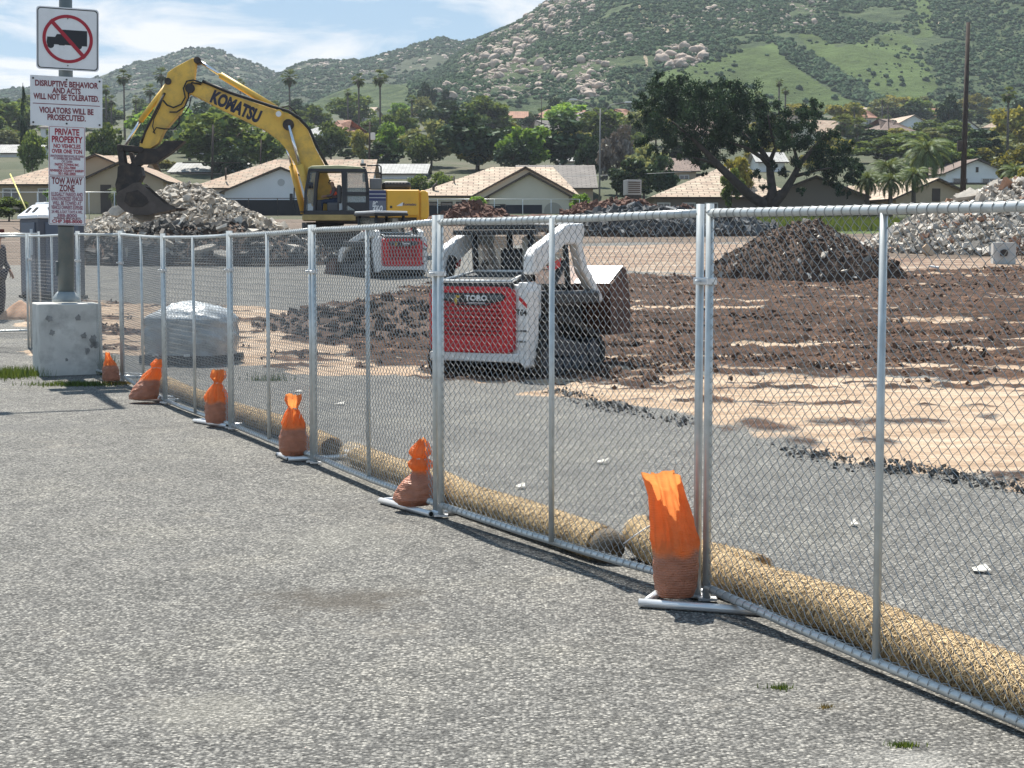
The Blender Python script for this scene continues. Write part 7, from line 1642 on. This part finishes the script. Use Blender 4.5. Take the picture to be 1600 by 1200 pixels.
    # rubber tracks
    hull = [(.18, .20), (.30, .04), (1.95, .04), (2.14, .16), (2.18, .36), (2.02, .52), (1.40, .72), (.95, .82), (.62, .84), (.42, .74), (.26, .46)]
    for s in (-1, 1):
        t = empty('rubber_track', (0, 0, 0)); t.parent = L_
        m = MB(); x0_, x1_ = s * .70 - .17, s * .70 + .17; cx_ = (1.1, .4)
        inn = [(p[0] + (cx_[0] - p[0]) * .10, p[1] + (cx_[1] - p[1]) * .16) for p in hull]; n = len(hull)
        for i in range(n): m.ext([hull[i], hull[(i + 1) % n], inn[(i + 1) % n], inn[i]], x0_, x1_, 'yz')
        m.build('belt', M_rub, t)
        m = MB()
        for i in range(n):
            a, b_ = hull[i], hull[(i + 1) % n]; Ls = math.dist(a, b_); ang = math.atan2(b_[1] - a[1], b_[0] - a[0])
            for k in range(max(1, int(Ls / .11))):
                f_ = (k + .5) / max(1, int(Ls / .11)); m.box(((x0_ + x1_) / 2, a[0] + (b_[0] - a[0]) * f_, a[1] + (b_[1] - a[1]) * f_), (.32, .05, .06), rot=Matrix.Rotation(ang, 3, 'X'))
        m.build('tread_lugs', M_rub, t)
        MB().ext([(.5, .3), (1.9, .24), (1.95, .36), (1.2, .5), (.6, .6)], x0_ + .06, x1_ - .06, 'yz').build('track_frame', mat('slate_frame', (.032, .037, .047), .5), t, bevel=.02)
        for yy, zz, rr in ((.62, .62, .17), (1.92, .30, .19), (.42, .26, .14), (.80, .17, .10), (1.06, .17, .10), (1.32, .17, .10), (1.58, .17, .10)):
            MB().tube([(x0_ + .03, yy, zz), (x1_ - .03, yy, zz)], rr, 16).build('road_wheel', mat('slate_frame', (.032, .037, .047), .5), t, fix=False)
    # bucket
    R_ = Matrix.Translation((0, 2.3 if near else 2.45, bucket_z)) @ Matrix.Rotation(math.radians(bucket_tilt), 4, 'X')
    prof = [(0, 0), (0, .72), (.48, .98), (.50, .95), (.04, .68), (.04, .05), (.66, .03), (.68, .0)] if near else [(0, 0), (0, .58), (.04, .58), (.04, .05), (.70, .03), (.72, 0)]
    m = MB(); m.ext(prof, -.88, .88, 'yz'); B_ = m.build('bucket', M_bkbrown, L_, xf=R_)
    sp = [(0, 0), (.68, 0), (.66, .5), (.50, .97), (0, .72)] if near else [(0, 0), (.72, 0), (.5, .4), (0, .58)]
    for s in (-1, 1): MB().ext(sp, s * .88 - .012, s * .88 + .012, 'yz').build('side_plate', M_bkbrown, B_, xf=R_)
    if near:
        for k in range(4): MB().bx(-.82 + k * .45, -.79 + k * .45, -.035, .0, .02, .70).build('back_rib', M_bkbrown, B_, xf=R_)
        MB().add([(.30, -.01, .735), (.87, -.01, .735), (.87, .45, .985), (.30, .45, .985)], [(0, 1, 2, 3)]).build('top_lip_glint', M_bkglint, B_, xf=R_)  # sheet over the lip carrying the painted reflection
    MB().bx(-.55, .25, -.14, -.036, .10, .72).build('attachment_plate', M_lb, B_, xf=R_)
    return L_
p = ong(743, 22.2)
ARM1 = [(.14, 1.40), (.16, 1.64), (.26, 1.74), (1.18, 2.08), (1.66, 2.10), (1.70, 2.0), (1.62, 1.80), (1.80, 1.48), (2.28, 1.08), (2.26, .98), (2.14, 1.0), (1.64, 1.42), (1.46, 1.80), (1.1, 1.80), (.48, 1.48), (.30, 1.40)]
loader((p.x, 22.2, p.z - .02), math.radians(-29), 'near white and red track loader, its rear facing the camera, brown bucket raised', ARM1, .52, 0, ('TORO', 'COMPACT LOADER'), 'T64', True)
p = ong(629, 47.2)
ARM2 = [(.12, 1.24), (.12, 1.46), (.3, 1.56), (1.0, 1.46), (2.1, 1.08), (2.4, .88), (2.5, .5), (2.3, .46), (2.16, .76), (1.9, .90), (1.0, 1.22), (.3, 1.28)]
loader((p.x, 47.2, p.z), math.radians(33), 'farther white and red track loader, parked in front of the excavator with its bucket down', ARM2, .06, 0, ('Toro', 'LOADER'), 'T66', False).scale = (1, 1, .89)
# ------------------------------------------------------------------ the air
hz_m = bpy.data.materials.new('haze_air'); hz_m.use_nodes = True; nt = hz_m.node_tree; nt.nodes.remove(nt.nodes['Principled BSDF'])
pv = N(nt, 'ShaderNodeVolumePrincipled'); pv.inputs['Color'].default_value = (.80, .88, 1.0, 1); pv.inputs['Density'].default_value = .00018; pv.inputs['Anisotropy'].default_value = .0
L(nt, pv.outputs[0], nt.nodes['Material Output'].inputs['Volume'])
hb = MB().bx(-1300, 1300, -40, 2120, -420, 215).build('haze', hz_m); tag(hb, kind='stuff')
# ------------------------------------------------------------------ tell look-alike trees and bushes apart by their place in the row
def ordinal_labels():
    by = {}
    for o in col.objects:
        if o.parent is None and o.get('category') in ('tree', 'bush'): by.setdefault(o['label'], []).append(o)
    W = ['leftmost', 'second from left', 'third from left', 'fourth from left', 'fifth from left', 'sixth from left', 'seventh from left', 'eighth from left', 'ninth from left', 'tenth from left']
    for lab, os_ in by.items():
        if len(os_) < 2: continue
        os_.sort(key=lambda o: o.location.x / o.location.y)
        for k, o in enumerate(os_):
            w = 'rightmost' if k == len(os_) - 1 else W[min(k, 9)]
            o['label'] = '%s, %s' % (lab, w)
ordinal_labels()
